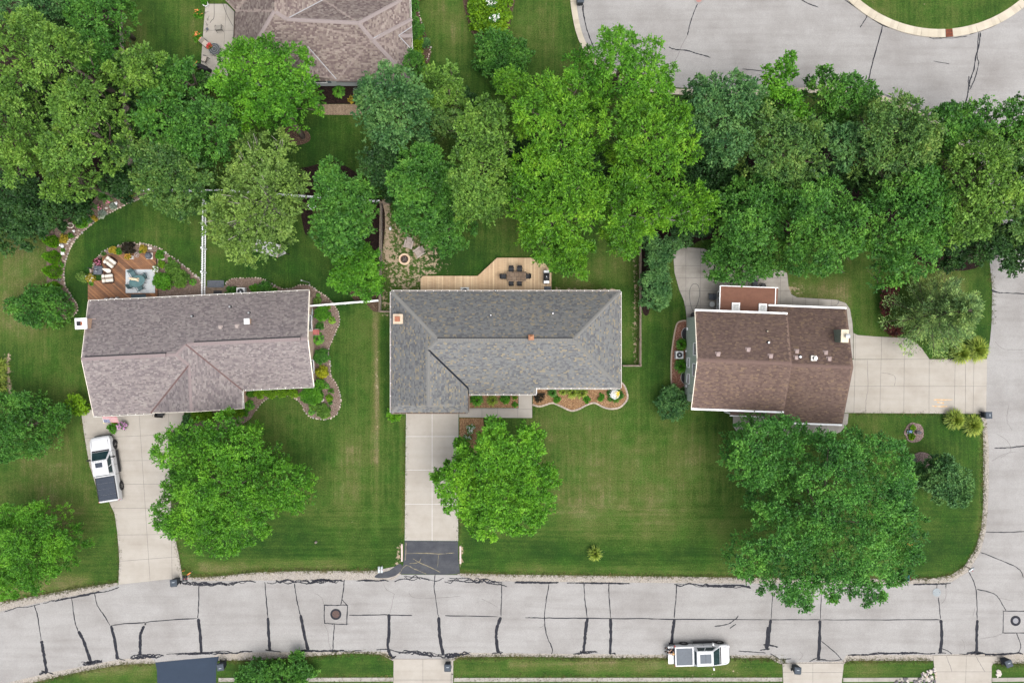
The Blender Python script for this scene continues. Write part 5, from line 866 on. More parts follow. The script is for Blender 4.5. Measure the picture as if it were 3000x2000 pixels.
# left wood
tree(ell(110, 25, 160, 70), 'blue', 5, 9, 'bluish green tree at the top left corner of the picture', group=GL)
tree(ell(300, 40, 95, 80), 'green', 4.5, 8.5, 'mid green tree overhanging the garden path near the top', group=GL)
tree([(-40, 60), (60, 30), (150, 60), (180, 130), (170, 230), (90, 300), (-40, 310)], 'oak', 8, 13, 'yellow olive oak on the left edge, upper of the left oaks', group=GL, lobe=1.15)
tree([(150, 110), (230, 100), (310, 170), (300, 270), (220, 310), (140, 270)], 'oak', 8, 13.5, 'yellow olive oak inside the left wood, left of the garden path', group=GL, lobe=1.1)
tree([(-40, 300), (70, 290), (140, 350), (130, 470), (60, 540), (-40, 550)], 'oak', 8, 12.5, 'yellow olive oak on the left edge, lower of the left oaks', group=GL, lobe=1.1)
tree([(150, 310), (250, 250), (340, 270), (385, 350), (375, 430), (300, 500), (210, 540), (150, 470)], 'oak', 8, 13, 'broad yellow olive oak covering the lower garden path', group=GL, lobe=1.1, show=.8)
tree([(190, 470), (270, 470), (290, 540), (250, 610), (170, 590)], 'oak', 5, 9.5, 'small olive oak above the curved flower bed', group=GL)
tree([(245, 120), (330, 95), (370, 150), (340, 230), (260, 220)], 'green', 6, 10, 'dark green tree right beside the upper garden path', group=GL)
tree([(-40, 520), (80, 510), (200, 560), (270, 600), (230, 660), (150, 690), (60, 720), (-40, 720)], 'dark', 2.5, 5.5, 'dark low thicket tree at the left edge above the lawn', group=GL, dens=1.1)
tree([(330, 200), (370, 150), (430, 135), (490, 165), (520, 215), (500, 260), (440, 290), (370, 280), (330, 250)], 'oak', 7, 11, 'olive green oak between the path and upper lawn', group=GL, show=.6)
tree([(480, 200), (540, 180), (600, 200), (610, 260), (560, 310), (500, 300)], 'green', 5, 9, 'mid green tree beside the lower end of concrete patio', group=GL)
tree([(410, 280), (500, 260), (600, 280), (690, 330), (715, 400), (660, 470), (560, 470), (470, 440), (420, 370)], 'green', 6, 10.5, 'broad dark green tree below the patio in the left wood', group=GL, lobe=1.05, show=.5)
tree([(370, 420), (440, 400), (540, 420), (620, 470), (640, 530), (590, 590), (520, 640), (450, 610), (400, 540), (370, 480)], 'olive', 5, 9.5, 'olive tree overhanging the white picket fence and curved lawn', group=GL)
tree([(300, 520), (380, 490), (420, 540), (400, 580), (330, 590)], 'dark', 2, 4.5, 'dark shrubby tree behind the pale flowers of curved bed', group=GL)
# around the top house and the fenced garden
tree([(650, 190), (690, 140), (760, 112), (850, 130), (905, 160), (935, 220), (950, 290), (925, 330), (890, 370), (830, 380), (760, 370), (690, 380), (650, 320), (640, 250)], 'vivid', 5, 10, 'bright green tree with visible leaning trunk against the top house', base=W(888, 402), asp=.42)
tree([(760, 390), (820, 380), (870, 430), (905, 470), (910, 540), (900, 620), (870, 660), (850, 720), (800, 770), (760, 790), (700, 780), (660, 740), (620, 700), (615, 620), (640, 560), (690, 480), (720, 420)], 'pale', 5, 10, 'pale sparse tree with bare grey branches over the hammock', dens=.8, show=1.6, bark=M_palebark, limbs=22, under=.3, gap=.25)
tree([(960, 470), (990, 470), (1030, 520), (1080, 490), (1105, 560), (1100, 650), (1080, 720), (1030, 760), (970, 750), (930, 690), (925, 600), (940, 520)], 'green', 4, 9, 'fresh green tree standing left of the wooden rail fence', lobe=.9)
tree([(985, 740), (1050, 715), (1110, 730), (1125, 790), (1115, 850), (1070, 880), (1020, 870), (975, 830)], 'vivid', 2.5, 6, 'small lime green tree beside the white gate fence', leaf=.18, lobe=.7)
# middle wood
tree([(1080, 215), (1150, 205), (1240, 240), (1275, 310), (1260, 390), (1200, 440), (1110, 430), (1050, 380), (1040, 290)], 'blue', 7, 12, 'large blue green tree right of the brick paver path', group=GM, lobe=1.05)
tree([(1180, 190), (1210, 150), (1240, 175), (1235, 220), (1190, 235)], 'green', 3, 6, 'small green tree touching the top house roof corner', group=GM, leaf=.18, lobe=.7)
tree([(1250, 220), (1320, 195), (1365, 240), (1370, 300), (1330, 340), (1270, 330)], 'oak', 6, 10, 'yellowish tree just right of the big blue green tree', group=GM)
tree([(1270, 330), (1390, 320), (1400, 390), (1330, 420), (1270, 400)], 'olive', 5, 8.5, 'dull olive tree deep in the middle wood', group=GM)
tree([(1060, 430), (1140, 420), (1200, 450), (1190, 520), (1120, 560), (1060, 510)], 'dark', 4, 7.5, 'dark understory tree near the corner of the rail fence', group=GM)
tree([(1160, 440), (1230, 420), (1300, 450), (1330, 540), (1310, 620), (1270, 680), (1200, 690), (1150, 620), (1140, 520)], 'green', 6, 10.5, 'green tree above the stone fire pit', group=GM, lobe=.95)
tree([(1250, 620), (1330, 600), (1385, 640), (1380, 700), (1320, 750), (1260, 735), (1230, 690)], 'green', 2.5, 6, 'low bushy tree right of the fire pit chairs', group=GM, leaf=.18, lobe=.75)
tree([(1370, 310), (1440, 300), (1490, 350), (1500, 450), (1490, 560), (1460, 640), (1390, 660), (1330, 610), (1320, 500), (1330, 400)], 'oak', 8, 13, 'tall olive tree left of the lime walnut trees', group=GM, lobe=1.05)
tree([(1440, 210), (1500, 200), (1560, 230), (1575, 290), (1530, 340), (1460, 310)], 'lime', 5, 9, 'small lime tree at the upper edge of middle wood', group=GM, asp=.34)
tree([(1560, 240), (1640, 220), (1720, 260), (1780, 330), (1770, 420), (1700, 470), (1600, 470), (1530, 420), (1510, 330)], 'lime', 9, 14, 'tall lime walnut tree in the centre of middle wood', group=GM, lobe=1.1, asp=.34, leaf=.27, show=.6)
tree([(1500, 450), (1600, 440), (1720, 450), (1780, 520), (1785, 620), (1740, 720), (1700, 760), (1640, 720), (1590, 760), (1530, 740), (1490, 640), (1480, 540)], 'lime', 8, 13, 'lime walnut tree hanging over the wooden deck side', group=GM, lobe=1.05, asp=.34, leaf=.27, show=.6)
tree([(1600, 680), (1680, 660), (1720, 740), (1715, 810), (1660, 830), (1610, 800), (1590, 740)], 'lime', 3, 7, 'low lime walnut branch tree above the barbecue', group=GM, asp=.36)
tree([(1640, 160), (1700, 140), (1780, 110), (1840, 100), (1900, 130), (1960, 160), (1975, 230), (1960, 310), (1880, 330), (1780, 320), (1700, 280), (1620, 230)], 'vivid', 8, 13, 'green walnut tree reaching out over the cul de sac', group=GM, lobe=1.0, asp=.36, show=1.0, limbs=14)
tree([(1780, 320), (1880, 310), (1980, 300), (2010, 360), (2050, 400), (2040, 470), (1970, 520), (1880, 530), (1800, 490), (1770, 400)], 'lime', 8, 13, 'lime walnut tree below the cul de sac, right of centre', group=GM, lobe=1.05, asp=.34, leaf=.27)
tree([(1790, 510), (1900, 500), (2000, 530), (2080, 570), (2115, 620), (2080, 680), (2000, 680), (1930, 680), (1880, 730), (1820, 770), (1770, 730), (1770, 600)], 'lime', 7, 11.5, 'lime walnut tree crossing the right rail fence', group=GM, lobe=1.0, asp=.34, leaf=.27, show=.9, bark=M_palebark, limbs=14)
tree([(1960, 560), (2060, 520), (2120, 560), (2110, 640), (2060, 700), (2000, 720), (1950, 680)], 'dark', 3, 6, 'dark shaded tree above the right house patio', group=GM)
# right wood
tree([(2000, 260), (2050, 225), (2110, 240), (2170, 225), (2230, 290), (2240, 360), (2180, 380), (2200, 450), (2130, 490), (2060, 470), (2010, 390)], 'blue', 7, 12, 'blue green ash tree with ragged edge against the cul de sac', group=GR, gap=.2)
tree([(2210, 230), (2240, 190), (2300, 175), (2330, 200), (2320, 260), (2380, 300), (2375, 360), (2310, 360), (2240, 320), (2205, 280)], 'vivid', 6, 10.5, 'bright green tree tip poking into the cul de sac', group=GR)
tree([(2370, 230), (2420, 190), (2480, 200), (2530, 230), (2580, 250), (2600, 300), (2540, 360), (2450, 390), (2380, 340)], 'green', 6, 10.5, 'dark green open tree beside the lower cul de sac kerb', group=GR, gap=.22, show=.7)
tree([(2190, 330), (2280, 320), (2370, 350), (2420, 430), (2410, 510), (2330, 560), (2240, 540), (2180, 450)], 'olive', 8, 13, 'dull olive tree in the middle of right wood', group=GR, lobe=1.05)
tree([(2390, 380), (2450, 360), (2510, 430), (2500, 500), (2430, 520), (2400, 450)], 'blue', 6, 10.5, 'small pale blue green tree between two olive trees', group=GR)
tree([(2510, 310), (2600, 280), (2690, 320), (2730, 420), (2710, 510), (2620, 560), (2530, 520), (2490, 420)], 'olive', 8, 13, 'dull olive tree below the kerb gap of the cul de sac', group=GR, lobe=1.05)
tree([(2100, 560), (2180, 500), (2260, 520), (2300, 600), (2290, 690), (2240, 740), (2150, 740), (2090, 680)], 'green', 6, 10.5, 'green tree left above the brown flat sunroom roof', group=GR)
tree([(2060, 760), (2130, 710), (2230, 720), (2290, 770), (2270, 820), (2180, 840), (2090, 820)], 'green', 3, 6.5, 'open green tree leaning over the sunroom roof edge', group=GR, gap=.25, leaf=.2, lobe=.8)
tree([(2290, 560), (2390, 520), (2480, 560), (2520, 650), (2500, 730), (2440, 790), (2400, 815), (2320, 800), (2280, 700)], 'green', 7, 11.5, 'tall fresh green tree above the garage roof', group=GR, lobe=1.05)
tree([(2520, 560), (2600, 500), (2700, 490), (2770, 560), (2765, 680), (2720, 760), (2680, 830), (2600, 830), (2540, 780), (2500, 680)], 'green', 7, 12, 'broad fresh green tree above the grey pine', group=GR, lobe=1.1)
tree([(2720, 330), (2790, 290), (2880, 280), (2960, 290), (3060, 280), (3080, 420), (2980, 460), (2850, 470), (2740, 430)], 'green', 8, 12.5, 'green tree at the right edge beside the cul de sac', group=GR, lobe=1.05, gap=.06)
tree([(2750, 420), (2850, 400), (2940, 420), (2960, 540), (2900, 660), (2830, 730), (2760, 700), (2730, 560)], 'oak', 8, 13, 'yellow olive tree near the right edge of right wood', group=GR, lobe=1.05)
tree([(2900, 400), (3080, 380), (3100, 680), (2990, 700), (2900, 660), (2890, 500)], 'olive', 8, 12.5, 'dull olive tree cut by the right edge', group=GR)
tree([(2760, 700), (2850, 660), (2960, 650), (3060, 680), (3060, 800), (2980, 830), (2910, 780), (2820, 790), (2750, 760)], 'dark', 4, 8, 'dark tree hanging over the road at the right edge', group=GR, gap=.2)
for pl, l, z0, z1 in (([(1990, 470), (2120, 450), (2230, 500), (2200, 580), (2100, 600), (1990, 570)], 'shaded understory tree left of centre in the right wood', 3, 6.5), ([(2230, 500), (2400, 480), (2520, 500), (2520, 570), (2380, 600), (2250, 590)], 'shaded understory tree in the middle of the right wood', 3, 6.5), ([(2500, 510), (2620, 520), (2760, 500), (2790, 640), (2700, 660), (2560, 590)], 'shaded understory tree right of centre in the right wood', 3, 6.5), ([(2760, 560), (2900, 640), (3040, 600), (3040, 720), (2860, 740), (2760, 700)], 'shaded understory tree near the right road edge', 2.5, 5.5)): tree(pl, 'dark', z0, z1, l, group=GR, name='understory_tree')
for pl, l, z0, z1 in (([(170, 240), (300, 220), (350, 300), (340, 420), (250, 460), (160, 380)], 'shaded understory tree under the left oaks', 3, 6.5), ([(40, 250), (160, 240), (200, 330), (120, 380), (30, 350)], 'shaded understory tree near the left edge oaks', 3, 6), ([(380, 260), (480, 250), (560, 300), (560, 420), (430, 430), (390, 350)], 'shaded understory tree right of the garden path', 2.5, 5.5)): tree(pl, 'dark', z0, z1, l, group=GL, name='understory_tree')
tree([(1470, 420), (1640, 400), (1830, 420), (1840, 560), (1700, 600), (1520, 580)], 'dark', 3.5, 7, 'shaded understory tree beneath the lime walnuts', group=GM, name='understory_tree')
# single trees in the front gardens
tree([(560, 1225), (640, 1212), (720, 1230), (780, 1260), (810, 1310), (850, 1340), (895, 1390), (905, 1470), (870, 1510), (850, 1490), (800, 1530), (740, 1600), (680, 1620), (620, 1640), (580, 1600), (530, 1580), (480, 1570), (455, 1490), (475, 1420), (460, 1330), (490, 1270)], 'vivid', 4, 9.5, 'large round maple beside the left driveway', leaf=.2, lobe=1.0, dens=1.15)
tree([(1430, 1215), (1460, 1195), (1480, 1250), (1510, 1270), (1560, 1225), (1580, 1250), (1610, 1300), (1580, 1350), (1640, 1390), (1665, 1425), (1630, 1450), (1600, 1520), (1550, 1560), (1500, 1560), (1440, 1565), (1380, 1560), (1360, 1520), (1310, 1500), (1290, 1460), (1255, 1385), (1300, 1370), (1330, 1350), (1320, 1290), (1370, 1300), (1400, 1290)], 'fresh', 4, 9.5, 'bright lime maple beside the centre driveway', leaf=.2, lobe=.85, dens=1.15, smooth=3, seed=91)
tree([(2120, 1370), (2110, 1300), (2150, 1260), (2190, 1220), (2280, 1195), (2350, 1230), (2350, 1300), (2300, 1370), (2250, 1450), (2180, 1450)], 'cool', 4.5, 10.5, 'green maple lobe nearest the right house front walk', leaf=.2, lobe=.9, dens=1.1)
tree([(2360, 1250), (2460, 1240), (2560, 1270), (2640, 1290), (2660, 1370), (2690, 1430), (2705, 1500), (2680, 1580), (2650, 1660), (2560, 1720), (2480, 1760), (2400, 1740), (2350, 1790), (2280, 1770), (2210, 1730), (2140, 1660), (2135, 1590), (2180, 1540), (2200, 1470), (2260, 1420), (2290, 1360)], 'cool', 5, 12, 'huge dark green maple on the right front lawn', leaf=.21, lobe=1.1, dens=1.1, seed=44)
tree([(2720, 1350), (2760, 1320), (2800, 1350), (2830, 1380), (2840, 1420), (2815, 1470), (2780, 1490), (2740, 1450), (2700, 1430), (2690, 1390)], 'blue', 2.5, 5.5, 'small glossy tree in the lower round pebble bed', leaf=.2, lobe=.65, base=W(2690, 1362), gap=.25)
tree([(-30, 1170), (40, 1150), (110, 1150), (150, 1170), (190, 1200), (170, 1260), (160, 1310), (110, 1330), (50, 1350), (-30, 1340)], 'green', 2.5, 6, 'mid green tree at the left edge beside the driveway lawn', leaf=.19, lobe=.8)
tree([(-30, 1500), (60, 1470), (130, 1450), (170, 1500), (200, 1540), (240, 1570), (215, 1640), (180, 1690), (110, 1750), (40, 1740), (-30, 1750)], 'vivid', 3, 7, 'dense green tree at the lower left edge by the street', leaf=.16, lobe=.85, dens=1.2)
tree([(700, 1955), (760, 1930), (830, 1925), (880, 1910), (890, 1940), (925, 1960), (900, 2010), (840, 2060), (740, 2060), (690, 2000)], 'green', .8, 2.5, 'leafy tree cut by the bottom edge beside the dark driveway', leaf=.18, lobe=.7)
tree([(1880, 700), (1930, 690), (2000, 700), (1985, 740), (1960, 780), (1965, 830), (1960, 890), (1920, 910), (1885, 890), (1880, 820), (1895, 760)], 'blue', 2, 4.5, 'tall dark bluish shrub row right of the rail fence', name='shrub_tree', leaf=.17, lobe=.6)
def pinetree():
    rng = np.random.default_rng(8); bx, by = W(2684, 922); t = thing('pine_tree', 'grey green pine above the right driveway', 'tree', (bx, by, 0)); Ps, Ds = [], []; mb = MB(); mb.tube([(0, 0, -.1), (0, .05, 4.5), (.1, .1, 9.2)], [.24, .16, .04], 8)
    for k in range(96):
        f = .08 + .9 * (k / 96); o = np.array([.1 * f, .1 * f, 9.2 * f]); a = k * 2.4 + rng.uniform(-.3, .3); R_ = (4.2 * (1 - f) ** .75 + .35) * rng.uniform(.78, 1.12); d = np.array([math.cos(a), math.sin(a), .12 + .4 * f])
        mb.tube([tuple(o), tuple(o + d * R_ * .6), tuple(o + d * R_ + [0, 0, .1])], [.045, .028, .01], 5)
        n = 240; s = rng.uniform(.15, 1.0, n) ** .8; side = np.array([-math.sin(a), math.cos(a), 0]); q_ = rng.normal(0, .34, n) * (1.15 - s * .6); P = o + d * R_ * s[:, None] + side * q_[:, None] * R_ * .36 + np.array([0, 0, 1]) * rng.normal(.05, .10, n)[:, None]; Ps.append(P); Ds.append(np.broadcast_to(d, P.shape) + side * np.sign(q_)[:, None] * .6 + [0, 0, .4])
    P, D = np.vstack(Ps), np.vstack(Ds); leafobj('crown', leaves(rng, P, D, .24, .30, .5, 0), LM['pine'], t, (0, 0, 0)); part('trunk', mb, M_bark, t, True)
pinetree()
bush(0, 0, 0, 1.6, 'red', 'dark red leaved shrub half hidden behind the pine', poly=[(2580, 855), (2620, 830), (2640, 850), (2610, 890), (2585, 930), (2572, 900)], leaf=.16, lobe=.5)
bush(0, 0, 0, 1.2, 'red', 'low reddish shrub under the lower left of the pine', poly=[(2585, 960), (2620, 950), (2650, 975), (2620, 985), (2595, 980)], leaf=.14, lobe=.4)
# ------------------------------------------------------------------ shrubs and garden plants
FW = mat('white_petals', (.62, .62, .60), (.75, .75, .72)); FP = mat('pink_petals', (.50, .12, .22), (.62, .26, .36)); FY = mat('yellow_petals', (.60, .45, .03), (.7, .55, .06)); FO = mat('orange_petals', (.60, .16, .05), (.68, .26, .10)); FR = mat('red_petals', (.45, .02, .03), (.6, .05, .08)); FV = mat('violet_pink_petals', (.34, .08, .30), (.66, .40, .60)); FB = mat('blue_petals', (.12, .16, .5), (.3, .36, .6))
for i, (x, y, r, h, l) in enumerate([(160, 709, 16, 1.9, 'topmost of the row'), (163, 755, 18, 2.1, 'second from the top'), (164, 797, 20, 2.1, 'third from the top'), (163, 846, 19, 2.1, 'half hidden behind the round shrub')]):
    cone((x, y), None, r, h, 'arb', 'bright green cone arborvitae along the curved bed, ' + l, 'arborvitae row at the left')
bush(125, 897, 0, 3.0, 'green', 'large round dark green shrub left of the brick house chimney', poly=ell(126, 898, 92, 64, 14, .06), leaf=.15, lobe=.5)
bush(227, 1181, 33, 1.8, 'chart', 'yellow green shrub at the lower left corner of brick house', leaf=.14, lobe=.42)
bush(1160, 1219, 0, 1.5, 'arb', 'lime arborvitae bush at the garage corner of the grey roofed house', poly=[(1137, 1195), (1160, 1208), (1184, 1210), (1180, 1222), (1160, 1235), (1140, 1230)], leaf=.11, lobe=.3)
bush(1966, 1180, 50, 2.1, 'blue', 'loose blue green conifer shrub at the green house corner', leaf=.2, lobe=.5, name='conifer_shrub', asp=.3)
bush(1470, 170, 0, 3.6, 'green', 'large glossy green shrub on the lawn below the flower border', poly=[(1395, 120), (1440, 90), (1500, 100), (1545, 140), (1560, 180), (1530, 230), (1480, 260), (1420, 230), (1385, 180)], leaf=.17, lobe=.6)
bush(1430, 50, 0, 1.6, 'chart', 'tall border perennials with white flower heads at the top', poly=[(1370, 30), (1378, -30), (1490, -30), (1495, 50), (1485, 105), (1420, 110), (1375, 70)], leaf=.16, lobe=.45, flowers=FW, nfl=5, fls=.12, cat='flowers', name='flower_border')
bush(1440, 18, 16, 1.9, 'green', 'white flowering plant at the top edge of the border', flowers=FW, nfl=34, fls=.11, name='flowering_plant', cat='flowers'); bush(1448, 64, 15, 1.9, 'green', 'white flowering plant in the middle of the top border', flowers=FW, nfl=34, fls=.11, name='flowering_plant', cat='flowers')
for p in [(1212, 18, 17, 'green', 'dark green shrub topmost beside the taupe roof'), (1212, 60, 15, 'green', 'dark green shrub under the right roof corner of top house'), (1222, 96, 24, 'green', 'round green shrub beside the small east gable'), (1222, 135, 27, 'chart', 'yellow green shrub below the small east gable'), (1226, 185, 26, 'chart', 'lowest yellow green shrub beside the top house'), (1245, 130, 14, 'blue', 'small blue green shrub against the stone edging of top house')]: bush(p[0], p[1], p[2], 1.1, p[3], p[4], leaf=.13, lobe=.36, group='shrubs beside the top house')
bush(1372, 290, 30, 2.0, 'dark', 'dark round shrub in the gap of middle wood', leaf=.16, lobe=.5); bush(600, 250, 22, 1.6, 'dark', 'dark shrub below the end of concrete patio', leaf=.15, lobe=.45); bush(680, 270, 20, 1.4, 'oak', 'small yellow green shrub left of the top house wall', leaf=.14, lobe=.4); bush(625, 575, 24, .8, 'green', 'low leafy green groundcover right of the picket fence top', leaf=.13, lobe=.35)
bush(1160, 560, 40, 2.4, 'dark', 'dark shrub behind the rail fence top corner', leaf=.16, lobe=.5); bush(1185, 625, 36, 1.6, 'green', 'low green shrub above the fire pit', leaf=.14, lobe=.42)
# east garden of the brick house
GE = 'plants in the side garden of the brick house'
for a in [(930, 881, 12, .5, 'pale', 'cream variegated plant just above the white gate fence'), (945, 919, 22, .9, 'vivid', 'big round green shrub just below the white gate fence'), (957, 900, 9, .45, 'chart', 'small chartreuse plant touching the big round green shrub'), (937, 956, 11, .4, 'green', 'small dark green plant above the red garden chair'), (944, 1043, 23, 1.0, 'green', 'dark green clipped globe shrub below the leafy hosta'), (945, 1089, 19, .9, 'yellow', 'bright golden yellow globe shrub in the side garden'), (915, 1152, 32, 1.6, 'vivid', 'large loose green shrub at the lower right roof corner'), (938, 1125, 15, 1.2, 'vivid', 'green shrub peeking out right of the lower roof corner'), (925, 1185, 18, .6, 'oak', 'feathery yellow green plant below the large loose shrub'), (966, 1165, 10, .5, 'chart', 'yellow green plant near the right edge of side bed'), (970, 1145, 7, .35, 'vivid', 'tiny green plant near the right edge of side bed'), (948, 1204, 21, .9, 'oak', 'yellow green globe shrub at the bottom of the side bed'), (735, 1154, 11, .5, 'vivid', 'small green plant in the inner corner of brick house'), (718, 1211, 11, .5, 'vivid', 'small green plant right of the golden front hedge'), (967, 1182, 5, .3, 'green', 'tiny dark plant left of the side bed edging')]:
    bush(*a, leaf=.09, lobe=.2, group=GE)
for a in [(933, 864, 7, .3, 'vivid', 'small hosta under the upper right roof corner'), (973, 938, 12, .4, 'chart', 'chartreuse hosta beside the curved edging stones'), (933, 992, 20, .55, 'vivid', 'large green hosta below the red garden chair'), (959, 1131, 9, .35, 'vivid', 'small green hosta right of the lower roof corner'), (914, 1206, 11, .4, 'vivid', 'bright green hosta at the bottom left of side bed'), (732, 1186, 17, .5, 'vivid', 'round green hosta beside the front gutter downspout')]: rosette(a[0], a[1], a[2], a[3], a[4], a[5], 40, GE)
for i, x in enumerate((764, 796, 826, 858)): bush(x, 1150 - i, 17, .8, 'yellow' if False else 'chart', 'golden green globe of the front hedge, %s from the left' % ['first', 'second', 'third', 'fourth'][i], leaf=.08, lobe=.2, group='globe hedge along the front gutter')
for i, (x, y) in enumerate(((697, 1207), (664, 1211), (609, 1216), (577, 1218))): bush(x, y, 19, .8, 'yellow' if i > 5 else 'chart', 'lime hedge shrub under the front gable, %s from the right' % ['first', 'second', 'third', 'fourth'][i], leaf=.08, lobe=.2, group='lime hedge under the front gable')
bush(548, 1236, 0, .6, 'blue', 'bluish juniper beside the driveway corner', poly=[(540, 1215), (560, 1213), (568, 1240), (545, 1258), (533, 1245)], leaf=.1, lobe=.25); bush(520, 1275, 0, .6, 'blue', 'bluish juniper spilling beside the left driveway', poly=[(505, 1268), (530, 1255), (560, 1262), (555, 1300), (500, 1310)], leaf=.1, lobe=.25)
# back bed
for a in [(775, 841, 19, .9, 'green', 'dark round shrub behind the brick house, right of the air conditioner'), (745, 845, 11, .6, 'vivid', 'small green shrub behind the brick house gutter'), (679, 853, 15, .8, 'green', 'dark round shrub left of the air conditioner by brick house'), (805, 851, 10, .4, 'vivid', 'low green plant at the back bed bend')]: bush(*a, leaf=.1, lobe=.25, group='back bed shrubs')
# deck bed
GD = 'plants around the brown deck'
for a in [(332, 734, 11, .6, 'gold', 'yellow orange plant at the top left of the deck bed'), (349, 738, 10, .4, 'vivid', 'bright green plant beside the yellow orange one'), (378, 728, 18, .9, 'purple', 'nearly black purple globe shrub above the deck'), (421, 728, 11, .6, 'gold', 'yellow orange plant right of the black purple shrub'), (470, 745, 14, .4, 'vivid', 'leafy green groundcover by the upper right deck corner'), (475, 774, 10, .5, 'chart', 'small chartreuse globe right of the deck'), (478, 823, 27, 1.3, 'vivid', 'big bright green globe shrub overlapping the deck rug'), (508, 784, 22, .8, 'oak', 'upper olive mound shrub in the deck bed'), (530, 817, 27, .9, 'oak', 'lower olive mound shrub in the deck bed'), (499, 762, 7, .3, 'vivid', 'tiny green plant above the olive mounds'), (269, 832, 6, .35, 'vivid', 'tiny green plant on the left deck end'), (414, 737, 6, .3, 'vivid', 'tiny green plant below the right yellow orange one'), (305, 742, 7, .3, 'olive', 'thin grassy plant at the upper left deck corner')]: bush(*a, leaf=.09, lobe=.2, group=GD)
rosette(567, 826, 12, .4, 'vivid', 'bright hosta beside the lower picket fence end', 34, GD)
for a in [(461, 789, 10, .7, 'pale', 'white hydrangea at the right deck edge', FW, 50), (287, 770, 12, .6, 'red', 'pink leaved potted plant left of the lounge chairs', FP, 60), (241, 812, 13, .8, 'pale', 'pale green hydrangea on the lawn side of the deck', None, 0), (265, 816, 12, .7, 'gold', 'orange plant with white flowers at left deck edge', FW, 30), (379, 752, 9, .7, 'gold', 'gold green potted plant on the upper deck', FO, 20)]: bush(*a[:6], leaf=.09, lobe=.2, group=GD, flowers=a[6], nfl=a[7], fls=.07, name='flowering_plant', cat='flowers')
# curved bed
GC_ = 'plants in the curved flower bed'
for a in [(333, 605, 9, .3, 'silver', 'silvery rosette plant at the upper curve of the bed'), (298, 627, 11, .3, 'silver', 'larger silvery plant lower on the curved bed'), (277, 640, 9, .4, 'gold', 'gold and red plant on the curved bed edge'), (210, 691, 8, .4, 'vivid', 'small green hosta like plant above the white stones'), (190, 700, 13, .5, 'gold', 'orange gold plant beside the topmost arborvitae'), (185, 731, 7, .3, 'vivid', 'tiny bright plant between upper arborvitaes'), (179, 822, 7, .3, 'silver', 'pale plant right of the third arborvitae'), (183, 775, 6, .3, 'vivid', 'tiny green plant right of the second arborvitae'), (240, 645, 24, .8, 'vivid', 'green shrub at the shaded middle of curved bed'), (225, 620, 16, .9, 'red', 'dark red shrub at the shaded middle of curved bed')]: bush(*a, leaf=.1, lobe=.22, group=GC_)
bush(292, 610, 7, .4, 'vivid', 'pink flowers above the silvery plants', flowers=FP, nfl=36, fls=.09, name='flowering_plant', cat='flowers'); bush(318, 596, 7, .4, 'vivid', 'pinkish red flowers at the shaded end of curved bed', flowers=FP, nfl=30, fls=.09, name='flowering_plant', cat='flowers')
blades(315, 575, 26, .9, 'green', 'blue grey grass clump at the back of curved bed', 300, .05); blades(378, 572, 24, .8, 'reed', 'green daylily clump at the top of the curved bed', 240, .05)
# grey house beds
GB = 'plants in the front bed of the grey roofed house'
blades(1618, 1149, 15, .6, 'green', 'dark green grass clump at the left of the front bed', 260, .05, group=GB); blades(1648, 1147, 12, .5, 'reed', 'small yellow green grass clump under the front gutter', 200, .05, group=GB); blades(1676, 1148, 20, .7, 'reed', 'yellow green grass clump left of the bed centre', 300, .05, group=GB); blades(1704, 1150, 19, .7, 'reed', 'yellow green grass clump right of the bed centre', 300, .05, group=GB)
for x, y, w_ in ((1631, 1169, 'leftmost'), (1718, 1171, 'middle'), (1760, 1163, 'rightmost')): bush(x, y, 11, .45, 'vivid', '%s small round green perennial on the tan wood chips' % w_, leaf=.08, lobe=.2, group=GB)
bush(1581, 1163, 15, .6, 'purple', 'bare brown shrub beside the front walk corner', leaf=.1, lobe=.25, dens=.5); bush(1802, 1155, 23, .5, 'green', 'dark spreading evergreen around the flower bowl', leaf=.13, lobe=.3, asp=.28)
blades(1397, 1171, 20, .6, 'vivid', 'leafy green clump at the left of the walk bed', 340, .07, group=GB); blades(1443, 1172, 18, .6, 'reed', 'grassy yellow green clump in the walk bed', 260, .05, group=GB); bush(1481, 1168, 15, .5, 'vivid', 'green shrub at the right of the walk bed', leaf=.09, lobe=.22, group=GB); bush(1508, 1185, 8, .35, 'vivid', 'tiny round plant at the lower right of walk bed', leaf=.07, lobe=.18, group=GB); bush(1507, 1163, 7, .35, 'chart', 'tiny yellow green plant under the porch gutter', leaf=.07, lobe=.18, group=GB)
bush(1381, 1256, 13, .6, 'vivid', 'upper white flowering plant in the tree mulch bed', flowers=FW, nfl=60, fls=.08, name='flowering_plant', cat='flowers'); bush(1368, 1281, 10, .5, 'vivid', 'lower white flowering plant in the tree mulch bed', flowers=FW, nfl=30, fls=.08, name='flowering_plant', cat='flowers')
t = thing('flower_bowl', 'round bowl of white and yellow flowers at the bed corner', 'flower pot', (*W(1802, 1155, .5), 0)); part('bowl', MB().lathe([(.20, .05), (.42, .45), (.44, .52), (.38, .52), (.3, .4)], n=22), mat('pale_ceramic', (.45, .47, .46)), t)
rng = np.random.default_rng(4); F = rng.normal(0, .14, (260, 3)) * [1, 1, .35] + [-.12, .02, .62]; leafobj('white_flowers', leaves(rng, F, rng.normal(0, 1, F.shape), .09, .9, 1.4, 0), FW, t, (0, 0, 0)); F = rng.normal(0, .11, (220, 3)) * [1, 1, .35] + [.17, .02, .6]; leafobj('yellow_flowers', leaves(rng, F, rng.normal(0, 1, F.shape), .09, .9, 1.4, 0), FY, t, (0, 0, 0))
